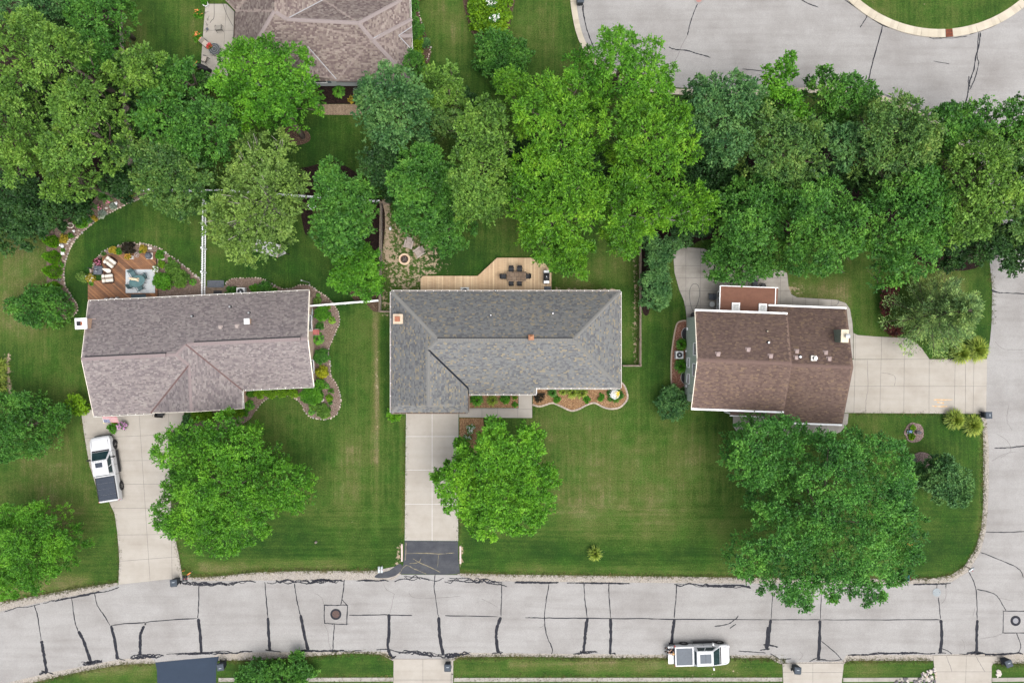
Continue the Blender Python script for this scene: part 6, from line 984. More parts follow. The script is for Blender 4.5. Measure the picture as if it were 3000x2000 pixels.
# green house
blades(1995, 1008, 19, .8, 'vivid', 'leafy daylily clump above the square air conditioner', 300, .06); blades(1993, 1072, 22, .8, 'vivid', 'leafy daylily clump below the square air conditioner', 340, .06); blades(2001, 1140, 12, .5, 'olive', 'thin grassy plant at the lower end of rock bed', 120, .04)
GY = 'yellow green grass clumps by the right driveway'
for x, y, r, l in ((2853, 1024, 38, 'larger of the two grass clumps above the right driveway'), (2806, 1036, 31, 'smaller of the two grass clumps above the right driveway'), (2789, 1226, 31, 'upper grass clump below the right driveway'), (2840, 1244, 33, 'lower grass clump beside the driveway bin')): blades(x, y, r, 1.2, 'reed', l, 700, .05, group=GY)
blades(1742, 1618, 23, .9, 'reed', 'single spiky yellow green grass clump on the front lawn verge', 330, .055)
for i, y in enumerate((1070, 1098, 1125)): blades(8, y, 26, .9, 'reed', 'yellow green grass clump on the left edge, %s of three' % ['top', 'middle', 'bottom'][i], 320, .05, group='left edge grass clumps')
for a in [(2674, 1252, 9, .4, 'chart', 'upper chartreuse plant in the upper round pebble bed'), (2671, 1277, 9, .4, 'chart', 'lower chartreuse plant in the upper round pebble bed'), (2675, 1345, 9, .4, 'silver', 'pale bluish plant in the lower round pebble bed'), (2690, 1372, 20, .9, 'green', 'dark shrub under the small glossy tree')]: bush(*a, leaf=.08, lobe=.18)
bush(2665, 1264, 6, .4, 'vivid', 'tiny blue flowers in the upper round pebble bed', flowers=FB, nfl=30, fls=.08, name='flowering_plant', cat='flowers', leaf=.07, lobe=.15)
t = thing('garden_rock', 'dark upright garden rock in the upper round pebble bed', 'rock', (*W(2687, 1265), 0)); o_ = bpy.data.objects.new('stone', BOUL[2]); COL.objects.link(o_); o_.parent = t; o_.location = (0, 0, .25); o_.scale = (.3, .22, .5)
rosette(994, 271, 20, .5, 'vivid', 'large hosta in the dark mulch below the top house', 46); bush(1045, 265, 10, .4, 'silver', 'small silvery mound in the dark mulch', leaf=.08, lobe=.2); bush(1030, 291, 11, .4, 'gold', 'faded yellow plant in the dark mulch', leaf=.09, lobe=.22, dens=.5)
GP = 'flowers along the patio edge'
for x, y, l in ((582, 42, 'topmost'), (580, 110, 'middle'), (571, 195, 'lowest')): bush(x, y, 13, .5, 'vivid', '%s orange flowering plant on the lawn edge of the patio' % l, flowers=FO, nfl=16, fls=.14, leaf=.12, lobe=.25, group=GP, name='flowering_plant', cat='flowers')
bush(600, 8, 11, 1.0, 'vivid', 'green plant growing in the white pot on patio corner', leaf=.13, lobe=.3, z0=.45); t = thing('plant_pot', 'white round pot at the top left patio corner', 'pot', (*W(607, 17), 0)); part('pot', MB().lathe([(.16, 0), (.26, .45), (.28, .5), (.22, .5), (.18, .4)], n=20), M_white, t); part('soil', MB().lathe([(.22, .4), (.1, .43)], n=14), M_dkmulch, t)
# tufts of longer grass along ragged lawn edges
def tufts(lines, n, h=.09, spread=.22, nm='lawn_edge_tufts'):
    rng = np.random.default_rng(3); V = []
    for px, cnt in lines:
        P = np.array(spl(PX(px), False, 8)); s = np.concatenate([[0], np.cumsum(np.hypot(*np.diff(P, axis=0).T))]); cnt = int(cnt * .6); a = rng.uniform(0, s[-1], cnt); c = np.stack([np.interp(a, s, P[:, 0]), np.interp(a, s, P[:, 1]), 0 * a + .004], 1); c[:, :2] += rng.normal(0, spread, (cnt, 2)) * (.4 + .6 * rng.random((cnt, 1)))
        for _ in range(3):
            th = rng.uniform(0, 6.283, cnt); d = np.stack([np.cos(th), np.sin(th), rng.uniform(.4, 1.3, cnt)], 1) * h * rng.uniform(.6, 1.4, (cnt, 1)); sd_ = np.stack([-np.sin(th), np.cos(th), 0 * th], 1) * .016
            V.append(np.stack([c - sd_, c + sd_, c + d + sd_ * .3, c + d - sd_ * .3], 1).reshape(-1, 3))
    V = np.vstack(V); o = rawmesh(nm, V, np.arange(len(V)).reshape(-1, 4), leafmat('edge_grass', (.05, .066, .018), (.085, .095, .030), (.15, .135, .06), (.24, .20, .12))); tag(o, 'ragged grass tufts along the lawn edges', 'grass', kind='stuff')
tufts([([(0, 1763), (120, 1742), (230, 1722), (300, 1711), (342, 1706)], 1400), ([(560, 1688), (650, 1684), (750, 1673), (900, 1670), (1060, 1670), (1110, 1667)], 2000), ([(1345, 1677), (1500, 1681), (1800, 1685), (2180, 1690), (2640, 1693), (2740, 1691), (2785, 1683), (2825, 1657), (2858, 1605), (2874, 1550), (2880, 1490), (2880, 1300), (2877, 1235)], 5600), ([(0, 2025), (102, 1998), (236, 1967), (351, 1947), (453, 1943)], 1500), ([(640, 1936), (750, 1933), (903, 1923), (1037, 1913), (1117, 1917), (1150, 1930)], 1600), ([(1330, 1926), (1500, 1923), (1800, 1928), (2250, 1928), (2290, 1945)], 3600), ([(2480, 1938), (2500, 1935), (2731, 1935)], 900), ([(2915, 1943), (3000, 1943)], 400),
       ([(345, 1560), (350, 1640), (345, 1705)], 260), ([(536, 1690), (527, 1640), (510, 1560)], 260), ([(1187, 1230), (1184, 1580)], 500), ([(1345, 1330), (1345, 1580)], 400), ([(240, 1222), (262, 1360), (320, 1470), (340, 1540)], 400), ([(2905, 946), (2908, 851), (2900, 790)], 260), ([(2486, 1211), (2700, 1212), (2790, 1213)], 400), ([(2725, 1050), (2800, 1050)], 120), ([(1868, 740), (1866, 1060)], 500), ([(1122, 620), (1122, 900)], 500), ([(640, 1982), (1150, 1981)], 500), ([(1330, 1981), (2290, 1982)], 900), ([(640, 1998), (1150, 1997)], 500), ([(1330, 1997), (2290, 1997)], 900)], 0)
# ------------------------------------------------------------------ fences
M_vinyl = mat('white_vinyl', (.70, .71, .73), (.78, .79, .80), 5, .45); M_oldwood = mat('weathered_fence_wood', (.13, .10, .075), (.24, .19, .15), 5, .9, .3); M_wire = mat('fence_wire', (.16, .15, .14), None, 5, .5, metal=.5)
def fence_frame(a, b): a, b = W(*a), W(*b); L = math.hypot(b[0] - a[0], b[1] - a[1]); return a, math.atan2(b[1] - a[1], b[0] - a[0]), L
def picket_fence(p0, p1, h, label, gap=.165, bay=2.4, w=.085, rails_=(.25, .95), m=M_vinyl, name='picket_fence', solid=False):
    a, an, L = fence_frame(p0, p1); t = thing(name, label, 'fence', (*a, 0), an); nb = max(1, round(L / bay))
    for k in range(nb + 1): po = part('post', MB().cbox(k * L / nb - .06, k * L / nb + .06, -.06, .06, 0, h + .12, .01), m, t); part('post_cap', MB().add([(k * L / nb + x, y, h + .12) for x, y in ((-.085, -.085), (.085, -.085), (.085, .085), (-.085, .085))] + [(k * L / nb, 0, h + .2)], [(3, 2, 1, 0), (0, 1, 4), (1, 2, 4), (2, 3, 4), (3, 0, 4)]), m, po)
    for z in rails_: part('rail', MB().box(0, L, -.03, .03, z - .05, z + .05), m, t)
    n = int(L / gap); me = None
    for k in range(n):
        x = (k + .5) * L / n
        if me is None: o = part('picket', MB().add([(sx * w / 2, y, z) for y in (.032, .052) for sx, z in ((-1, .05), (1, .05), (1, h - .06), (0, h), (-1, h - .06))], [(0, 1, 2, 3, 4), (9, 8, 7, 6, 5)] + [(i, (i + 1) % 5, 5 + (i + 1) % 5, 5 + i) for i in range(5)]), m, t); me = o.data
        else: o = bpy.data.objects.new('picket', me); COL.objects.link(o); o.parent = t
        o.location = (x, 0, 0)
    return t
picket_fence((603, 868), (606, 592), 1.15, 'white picket fence running down beside the deck lawn to the brick house'); picket_fence((392, 560), (716, 564), 1.05, 'white picket fence between the left wood and the curved lawn'); picket_fence((720, 566), (1115, 594), 1.05, 'white picket fence behind the pale tree, ending at the rail fence')
t = picket_fence((910, 898), (1112, 882), 1.15, 'white vinyl fence from the brick house to the rail fence', gap=.10, bay=1.75, rails_=(.2, 1.0), name='vinyl_fence'); part('top_cap', MB().box(0, 6.7, -.075, .075, 1.14, 1.18), M_vinyl, t)
def rail_fence(p0, p1, label, h=1.1, bay=2.4):
    a, an, L = fence_frame(p0, p1); t = thing('rail_fence', label, 'fence', (*a, 0), an); nb = max(1, round(L / bay))
    for k in range(nb + 1): part('post', MB().cbox(k * L / nb - .07, k * L / nb + .07, -.07, .07, 0, h + .1, .02), M_oldwood, t)
    for z in (.3, .7, h - .02): part('rail', MB().tube([(0, rs.uniform(-.03, .03), z), (L / 2, rs.uniform(-.04, .04), z + .01), (L, 0, z)], .055, 6), M_oldwood, t)
    mb = MB()
    for k in range(int(L / .22)): mb.box(k * .22, k * .22 + .008, .075, .083, .03, h - .05)
    for z in np.arange(.1, h, .22): mb.box(0, L, .075, .083, z, z + .008)
    w = part('wire_mesh', mb, M_wire, t); return t
rail_fence((1119, 600), (1116, 912), 'weathered wooden rail fence left of the fire pit yard'); rail_fence((1116, 913), (1146, 914), 'short dark rail fence piece joining the grey roofed house'); rail_fence((1120, 597), (1143, 598), 'short rail fence corner under the middle wood'); rail_fence((1873, 700), (1872, 1068), 'weathered rail fence right of the grey roofed house'); rail_fence((1872, 1070), (1822, 1070), 'short lower return of the right rail fence')
# ------------------------------------------------------------------ decks and what stands on them
def planks(name, label, px, ang, sp, z, m, beam=M_dark):
    c = np.mean(PX(px), 0); t = thing(name, label, 'deck', (*c, 0)); out = [(p[0] - c[0], p[1] - c[1]) for p in PX(px, z)]; n = len(out)
    part('deck_frame', MB().prism(out, 0, z - .035), beam, t)
    if sum(out[i][0] * out[(i + 1) % n][1] - out[(i + 1) % n][0] * out[i][1] for i in range(n)) < 0: out = out[::-1]
    bm = bmesh.new(); bm.faces.new([bm.verts.new((p[0], p[1], 0)) for p in out]); no = Vector((-math.sin(ang), math.cos(ang), 0)); ds = [Vector((*p, 0)).dot(no) for p in out]
    for d in np.arange(min(ds) + sp * .6, max(ds), sp): bmesh.ops.bisect_plane(bm, geom=list(bm.faces) + list(bm.edges) + list(bm.verts), plane_co=no * d, plane_no=no, dist=1e-5)
    for f in list(bm.faces):
        if f.calc_area() < .004: continue
        b2 = bmesh.new(); f2 = b2.faces.new([b2.verts.new(v.co) for v in f.verts]); b2.normal_update(); bmesh.ops.inset_individual(b2, faces=[f2], thickness=.009, use_even_offset=True); poly = [(v.co.x, v.co.y) for v in f2.verts]; b2.free()
        part('plank', MB().prism(poly, z - .03, z + rs.uniform(-.002, .002)), m[rs.randrange(len(m))], t)
    bm.free(); return t
def woodmat(name, c1, c2, ang, c3=None):
    t = NT(name); g = t.noise(3.0, 5, .6, t.mapv((.6, 9, 1), (0, 0, ang))); c = t.mix(t.rng(g, .3, .7), c1, c2)
    if c3: c = t.mix(t.rng(t.noise(.9, 4), .5, .75, 0, .8), c, c3)
    t.pbr(c, .8, 0, .25, t.bump(g, .25, .01)); return t.m
aA = R(40)
WA = [woodmat('stained_deck_board', (.13, .062, .032), (.21, .105, .055), aA, (.085, .05, .034)), woodmat('stained_deck_board_light', (.18, .085, .042), (.27, .135, .066), aA, (.12, .065, .04)), woodmat('stained_deck_board_dark', (.09, .045, .026), (.16, .08, .045), aA, (.06, .04, .03))]
planks('brown_deck', 'brown stained deck of diagonal boards behind the brick house', [(257, 823), (299, 821), (299, 747), (456, 738), (463, 885), (257, 896)], R(-42), .142, .22, WA)
WB = [woodmat('pale_deck_board', (.40, .285, .175), (.50, .37, .235), R(-90), (.36, .26, .165)), woodmat('pale_deck_board_light', (.44, .32, .20), (.54, .41, .265), R(-90)), woodmat('pale_deck_board_dark', (.36, .25, .15), (.46, .33, .205), R(-90), (.30, .21, .13))]
planks('pale_deck', 'pale new timber deck with angled corner behind the grey roofed house', [(1232, 815), (1240, 808), (1399, 808), (1456, 755), (1586, 755), (1616, 800), (1616, 860), (1232, 860)], R(-90), .142, .3, WB)
ZA, ZB = .222, .302
def rugmat():
    t = NT('rug_weave'); n = t.noise(7, 6, .7); c = t.ramp(n, [(.3, (.25, .30, .34)), (.46, (.34, .37, .39)), (.6, (.40, .41, .41)), (.72, (.30, .34, .37))]); t.pbr(c, .95, 0, .1, t.bump(t.noise(60, 2), .4, .01)); return t.m
def pxbox(nm, label, cat, x0, y0, x1, y1, z0, z1, m, rot=0, b=.01):
    a, c = W(x0, y0, z1), W(x1, y1, z1); return tag(MB().cbox(min(a[0], c[0]), max(a[0], c[0]), min(a[1], c[1]), max(a[1], c[1]), z0, z1, b).build(nm, m), label, cat)
pxbox('area_rug', 'pale blue grey patterned rug under the glass table', 'rug', 368, 789, 454, 858, ZA + .003, ZA + .014, rugmat()); pxbox('door_mat', 'dark slate door mat at the foot of brown deck', 'mat', 384, 861, 427, 880, ZA + .003, ZA + .014, mat('slate_mat', (.03, .045, .055)))
M_teal = mat('teal_glass', (.035, .085, .09), (.06, .12, .12), 4, .1, spec=.6); M_ltteal = mat('teal_sling_fabric', (.05, .09, .10), (.07, .115, .12), 8, .8); M_bm = mat('black_metal', (.015, .016, .018), (.03, .03, .032), 9, .45)
def sling_chair(nm, label, x, y, z, rot, m, frame=M_bm, group=None, w=.52):
    t = thing(nm, label, 'chair', (*W(x, y, z), z), rot, group); part('seat', MB().box(-.24, .24, -w / 2, w / 2, .40, .43), m, t); part('backrest', MB().add([(-.24, -w / 2, .43), (-.24, w / 2, .43), (-.36, w / 2, .95), (-.36, -w / 2, .95), (-.27, -w / 2, .43), (-.27, w / 2, .43), (-.39, w / 2, .95), (-.39, -w / 2, .95)], [(0, 1, 2, 3), (7, 6, 5, 4), (0, 4, 5, 1), (1, 5, 6, 2), (2, 6, 7, 3), (3, 7, 4, 0)]), m, t)
    for s in (-1, 1):
        part('armrest', MB().tube([(-.3, s * (w / 2 + .03), .66), (.05, s * (w / 2 + .04), .66), (.24, s * (w / 2 + .03), .58)], .018, 6), frame, t)
        for xx in (-.24, .22): part('leg', MB().tube([(xx * 1.15, s * (w / 2 + .03), 0), (xx, s * (w / 2 + .03), .62)], .016, 6), frame, t)
    return t
t = thing('glass_table', 'oval teal glass patio table on the blue rug', 'table', (*W(412, 825, ZA), ZA + .012), R(20)); part('tabletop', MB().lathe([(.56, .69), (.58, .70), (.56, .71)], n=28, m=Matrix.Diagonal((1.35, 1, 1, 1))), M_teal, t)
for s in (-1, 1):
    for s2 in (-1, 1): part('leg', MB().tube([(s * .5, s2 * .36, 0), (s * .38, s2 * .26, .69)], .02, 6), M_bm, t)
part('rim', MB().tube([(.78 * math.cos(a), .58 * math.sin(a), .70) for a in np.linspace(0, 6.283, 30)], .014, 5), M_bm, t)
GCH = 'teal chairs around the glass table'
for x, y, r_, l in ((396, 803, 300, 'top left'), (427, 812, 205, 'upper right'), (416, 843, 120, 'lower right'), (392, 835, 40, 'lower left')): sling_chair('sling_chair', 'teal sling chair at the %s of the glass table' % l, x, y, ZA + .012, R(r_), M_ltteal, group=GCH)
t = thing('dog', 'small tan dog figure lying on the glass table', 'dog', (*W(396, 818, .95), ZA + .722), R(-8))
t = t; part('body', MB().lathe([(.02, -.36), (.10, -.33), (.13, -.2), (.12, .0), (.13, .16), (.09, .27), (.07, .3)], n=12, m=Matrix.Translation((0, 0, .11)) @ Matrix.Rotation(R(90), 4, 'Y') @ Matrix.Diagonal((.8, 1, 1, 1))), mat('tan_fur', (.50, .38, .25), (.58, .46, .33)), t, True)
M_tf = MATS['tan_fur']; part('head', MB().lathe([(.02, -.12), (.07, -.09), (.10, 0), (.06, .09), (.045, .16), (.02, .18)], n=10, m=Matrix.Translation((-.42, .01, .16)) @ Matrix.Rotation(R(-90), 4, 'Y')), M_tf, t, True); part('nose', MB().lathe([(.03, -.02), (.03, .02)], (-.60, .01, .16), 8), M_dark, t)
for s in (-1, 1):
    part('ear', MB().cbox(-.40, -.34, s * .09 - .025, s * .09 + .025, .16, .25, .01), M_tf, t); part('front_leg', MB().tube([(-.25, s * .1, .08), (-.38, s * .12, .03)], [.035, .03], 6), M_tf, t); part('hind_leg', MB().tube([(.22, s * .12, .08), (.40, s * .13, .03)], [.05, .03], 6), M_tf, t)
part('tail', MB().tube([(.30, 0, .12), (.46, .04, .08)], [.025, .01], 6), M_tf, t)
M_cush = mat('cream_cushion', (.44, .41, .36), (.52, .49, .43), 8, .9); M_strp = mat('taupe_stripe', (.17, .14, .11), (.21, .175, .14), 8, .9); M_wick = mat('dark_wicker', (.05, .028, .024), (.09, .05, .04), 30, .8, .5)
def armchair(x, y, rot, label):
    t = thing('lounge_chair', label, 'chair', (*W(x, y, ZA + .45), ZA), rot, 'cream lounge chairs on the brown deck')
    part('base', MB().cbox(-.42, .48, -.40, .40, .0, .30, .05), M_wick, t); s_ = part('seat_cushion', MB().cbox(-.20, .56, -.38, .38, .30, .45, .07), M_cush, t); part('stripe', MB().cbox(-.19, .57, -.11, .11, .31, .456, .02), M_strp, s_)
    bk = part('back_cushion', MB().cbox(-.46, -.18, -.40, .40, .30, .58, .07), M_cush, t); part('stripe', MB().cbox(-.465, -.175, -.11, .11, .31, .586, .02), M_strp, bk)
    for s in (-1, 1): part('armrest', MB().cbox(-.42, .42, s * .44 - .04, s * .44 + .04, 0, .55, .03), M_wick, t)
armchair(320, 767, R(-38), 'cream striped lounge chair nearer the deck top'); armchair(313, 815, R(6), 'cream striped lounge chair nearer the brick house')
t = thing('side_table', 'small cream topped table between the lounge chairs', 'table', (*W(313, 792, .6), ZA), R(-10)); part('top', MB().prism([(-.42, .02), (-.40, .14), (.22, .20), (.42, .1), (.40, -.22), (.18, -.26)], .38, .44), M_cush, t)
for a in (0, 2.1, 4.2): part('leg', MB().tube([(.15 * math.cos(a), .15 * math.sin(a), .38), (.24 * math.cos(a), .2 * math.sin(a), 0)], .02, 6), M_bm, t)
M_slate = mat('slate_grey_cover', (.055, .062, .075), (.085, .093, .108), 6, .7); t = thing('umbrella_base', 'slate grey square cantilever umbrella base with bent pole', 'umbrella', (*W(290, 792, ZA), .05), R(-3)); part('base_slab', MB().cbox(-.42, .42, -.42, .42, 0, .42, .04), M_slate, t); part('pole', MB().tube([(.05, 0, .42), (.05, 0, 1.5), (-.1, .05, 2.1)], .035, 8), M_bm, t); part('arm', MB().tube([(-.1, .05, 2.1), (.5, .15, 1.6)], .025, 8), M_bm, t); part('crank', MB().tube([(.05, 0, 1.0), (.05, .18, 1.0)], .015, 6), M_zinc, t); part('handle', MB().tube([(-.12, -.22, .44), (-.16, 0, .47), (-.12, .2, .44)], .012, 6), M_zinc, t)
t = thing('fire_bowl', 'covered black fire bowl on a pale stand, upper right of brown deck', 'fire bowl', (*W(439, 750, ZA), ZA)); part('stand', MB().cbox(-.3, .3, -.3, .3, 0, .12, .03), mat('pale_stand', (.55, .52, .48)), t); part('cover', MB().lathe([(.30, .10), (.33, .38), (.24, .55), (.04, .66)], n=9), M_slate, t)
t = thing('wire_plant_stand', 'round white wire stand on the upper brown deck', 'plant stand', (*W(406, 748, ZA), ZA)); part('hoop', MB().tube([(.24 * math.cos(a), .24 * math.sin(a), .4) for a in np.linspace(0, 6.283, 22)], .012, 5), M_zinc, t)
for k in range(4): a = k * math.pi / 4; part('spoke', MB().tube([(-.24 * math.cos(a), -.24 * math.sin(a), .4), (.24 * math.cos(a), .24 * math.sin(a), .4)], .008, 5), M_zinc, t)
for a in (.4, 2.5, 4.6): part('leg', MB().tube([(.2 * math.cos(a), .2 * math.sin(a), 0), (.22 * math.cos(a), .22 * math.sin(a), .4)], .012, 5), M_zinc, t)
t = thing('white_planter', 'white square planter beside the gold potted plant', 'planter', (*W(388, 755, ZA), ZA)); part('box', MB().cbox(-.14, .14, -.16, .16, 0, .35, .02), M_white, t); part('soil', MB().box(-.11, .11, -.13, .13, .34, .355), M_dkmulch, t)
GS = 'grey stone lanterns along the house wall'
for i, (x, y) in enumerate(((314, 879), (330, 878), (346, 876))):
    t = thing('stone_ornament', 'grey stone ornament half under the gutter, %s of three' % ['left', 'middle', 'right'][i], 'ornament', (*W(x, y, ZA), ZA), group=GS); part('stone', MB().lathe([(.18, 0), (.25, .12), (.22, .28), (.1, .36), (.04, .38)], n=9), M_stones[2], t); part('top_knob', MB().lathe([(.1, .34), (.12, .42), (.05, .48)], n=9), M_white, t)
def statue(x, y, label, nm='garden_statue', s=1.0, rot=0):
    t = thing(nm, label, 'statue', (*W(x, y), .05), rot); part('body', MB().lathe([(.06 * s, 0), (.14 * s, .08 * s), (.15 * s, .2 * s), (.08 * s, .3 * s), (.05 * s, .42 * s), (.07 * s, .48 * s), (.03 * s, .54 * s)], n=10, m=Matrix.Diagonal((1, 1.5, 1, 1))), M_white, t, True); part('beak', MB().tube([(0, .06 * s, .48 * s), (0, .16 * s, .46 * s)], [.03 * s, .01 * s], 6), FY, t)
statue(185, 720, 'white goose statue beside the topmost arborvitae', s=1.1, rot=.5); statue(343, 596, 'small white statue at the upper end of curved bed', s=.8); statue(219, 677, 'small white ornament on the curved bed edge', s=.7)
pxbox('white_block', 'flat white stone block near the second arborvitae', 'stone', 178, 738, 187, 746, .05, .16, M_white); t = thing('wire_hoop_ornament', 'pale ring shaped garden ornament in the curved bed', 'ornament', (*W(212, 662), .05)); part('ring', MB().tube([(.3 * math.cos(a), .22 * math.sin(a), .3) for a in np.linspace(0, 6.283, 22)], .035, 6), M_cream, t); part('foot', MB().tube([(0, -.22, 0), (0, -.22, .3)], .03, 6), M_cream, t)
for i, (x, y) in enumerate(((206, 702), (202, 708), (199, 714))): t = thing('white_rock', 'white rock of a small row on the curved bed, %s one' % ['upper', 'middle', 'lower'][i], 'rock', (*W(x, y), .05), group='white rock row'); o_ = bpy.data.objects.new('stone', BOUL[0]); COL.objects.link(o_); o_.parent = t; o_.location = (0, 0, .08); o_.scale = (.13, .11, .12)
for i, (x, y, s_) in enumerate(((478, 758, .16), (484, 740, .15), (441, 727, .16), (943, 1171, .2), (313, 610, .12))): t = thing('pale_rock', ['pale flat rock right of the deck corner', 'round white rock on the deck bed edge', 'white rock right of the yellow orange plant', 'flat pale stone in the brick house side bed', 'pale ball stone beside the silvery plants'][i], 'rock', (*W(x, y), .05)); o_ = bpy.data.objects.new('stone', BOUL[0]); COL.objects.link(o_); o_.parent = t; o_.location = (0, 0, .06); o_.scale = (s_ * 1.5, s_, s_ * .6)
# air conditioners
M_acg = mat('ac_light_grey', (.42, .43, .42), (.50, .51, .50), 5, .5)
def ac_unit(x, y, s, h, label, z=0, rot=0, body=M_acg):
    t = thing('air_conditioner', label, 'air conditioner', (*W(x, y, z), z), rot); part('cabinet', MB().cbox(-s, s, -s, s, 0, h, .06), mat('ac_dark_louvre', (.05, .055, .06), None, 9, .6) if body is None else body, t)
    part('top_panel', MB().cbox(-s * 1.02, s * 1.02, -s * 1.02, s * 1.02, h, h + .04, .06), M_acg, t); part('fan_opening', MB().lathe([(s * .78, h + .038), (s * .78, h + .045)], n=24), M_dark, t); part('fan_hub', MB().lathe([(s * .2, h + .045), (s * .2, h + .06)], n=14), M_zinc, t)
    for k in range(4): a = k * math.pi / 2 + .4; part('fan_blade', MB().add([(s * r_ * math.cos(a + d), s * r_ * math.sin(a + d), h + .047 + .006 * j) for j, (r_, d) in enumerate(((.2, 0), (.72, -.25), (.72, .25)))], [(0, 1, 2)]), M_slate, t)
    for k in range(6): part('louvre', MB().box(-s * 1.01, s * 1.01, -s * 1.015, s * 1.015, .08 + k * h / 7, .1 + k * h / 7), M_zinc, t)
ac_unit(1986, 1039, .36, .75, 'square grey air conditioner in the red rock bed', body=None); ac_unit(712, 856, .40, .7, 'grey air conditioner behind the brick house'); ac_unit(1363, 855, .40, .7, 'pale grey air conditioner beside the pale deck', rot=0)
for x, y, l in ((2004, 978, 'upper'), (2002, 1105, 'lower')): t = thing('window_well', '%s half round steel window well against the green house wall' % l, 'window well', (*W(x + 6, y), 0)); part('ring', MB().wall([(.62 * math.cos(a) * .75, .62 * math.sin(a)) for a in np.linspace(math.pi / 2, 3 * math.pi / 2, 14)], .03, 0, .14), M_zinc, t); part('pit', MB().prism([(.6 * math.cos(a) * .73, .6 * math.sin(a)) for a in np.linspace(math.pi / 2, 3 * math.pi / 2, 14)], .05, .062), M_dark, t)
# pale deck furniture
M_tile = brickmat('slate_tile_table', (.12, .085, .06), (.20, .15, .11), (.06, .045, .035), 1.0, .42, .36)
t = thing('dining_table', 'brown tiled dining table on the pale deck', 'table', (*W(1513, 810, ZB + .75), ZB)); part('tabletop', MB().cbox(-.92, .92, -.46, .46, .70, .75, .02), M_tile, t)
for s in (-1, 1):
    for s2 in (-1, 1): part('leg', MB().cbox(s * .8 - .04, s * .8 + .04, s2 * .36 - .04, s2 * .36 + .04, 0, .7, .01), M_bm, t)
for i in range(4): part('tile_row', MB().box(-.9 + i * .455, -.9 + i * .455 + .44, -.44, .44, .75, .756), M_tile, t)
M_blk = mat('black_weave', (.018, .019, .022), (.035, .036, .04), 25, .75, .4)
for x, y, r_, l in ((1498, 792, -90, 'top left'), (1522, 792, -90, 'top right'), (1498, 828, 90, 'bottom left'), (1522, 828, 90, 'bottom right'), (1476, 811, 0, 'left end'), (1544, 810, 180, 'right end')): sling_chair('dining_chair', 'black woven dining chair at the %s of the tiled table' % l, x, y, ZB, R(r_), M_blk, group='dining chairs on the pale deck', w=.44)
t = thing('barbecue', 'black gas barbecue at the right end of the pale deck', 'barbecue', (*W(1600, 813, ZB), ZB), R(90)); part('cabinet', MB().cbox(-.62, .62, -.28, .28, .08, .82, .03), M_slate, t); part('lid', MB().loft([[(x, .27 * math.cos(a), .86 + .30 * max(0, math.sin(a))) for a in np.linspace(0, math.pi, 9)] for x in (-.36, .36)]), M_bm, t, True); part('side_shelf', MB().cbox(-.62, -.38, -.26, .26, .82, .86, .01), M_zinc, t); part('side_shelf', MB().cbox(.38, .62, -.26, .26, .82, .86, .01), M_zinc, t); part('handle', MB().tube([(-.28, -.32, .98), (.28, -.32, .98)], .016, 6), M_zinc, t); part('badge', MB().box(-.05, .05, -.02, .02, 1.157, 1.168), M_zinc, t)
for s in (-1, 1): part('wheel', MB().lathe([(.09, -.02), (.09, .02)], (s * .5, 0, .09), 14, Matrix.Rotation(R(90), 4, 'X')), M_bm, t)
pxbox('deck_box', 'flat slate grey storage box at the deck and house corner', 'box', 1595, 839, 1614, 856, ZB, ZB + .3, M_slate)
# fire pit and its chairs
M_fp = mat('fire_pit_block', (.46, .34, .235), (.55, .42, .30), 5, .9, .3); t = thing('fire_pit', 'round tan stone fire pit on bare soil', 'fire pit', (*W(1186, 760), 0))
for k in range(16):
    a0, a1 = 2 * math.pi * k / 16 + .012, 2 * math.pi * (k + 1) / 16 - .012; part('ring_block', MB().prism([(.56 * math.cos(a0), .56 * math.sin(a0)), (.56 * math.cos(a1), .56 * math.sin(a1)), (.39 * math.cos(a1), .39 * math.sin(a1)), (.39 * math.cos(a0), .39 * math.sin(a0))], 0, .34 + rs.uniform(0, .01)), M_fp, t)
part('inner_liner', MB().wall([(.375 * math.cos(a), .375 * math.sin(a)) for a in np.linspace(0, 6.2832, 24, endpoint=False)], .02, 0, .30, True), M_rustiron, t); part('ash_bed', MB().lathe([(.38, .02), (.38, .06), (.1, .1)], n=18), mat('ash', (.03, .022, .018), (.07, .055, .045), 9), t)
for k in range(9): a = rs.uniform(0, 6.28); r_ = rs.uniform(.1, .22); part('log', MB().tube([(-r_ * math.cos(a), -r_ * math.sin(a), .12 + .012 * k), (.3 * math.cos(a), .3 * math.sin(a), .14 + .012 * k)], .025, 6), mat('charred_log', (.07, .055, .05), (.16, .13, .115), 7, .9), t)
M_tg = mat('taupe_grey_plastic', (.27, .225, .20), (.33, .285, .255), 6, .6)
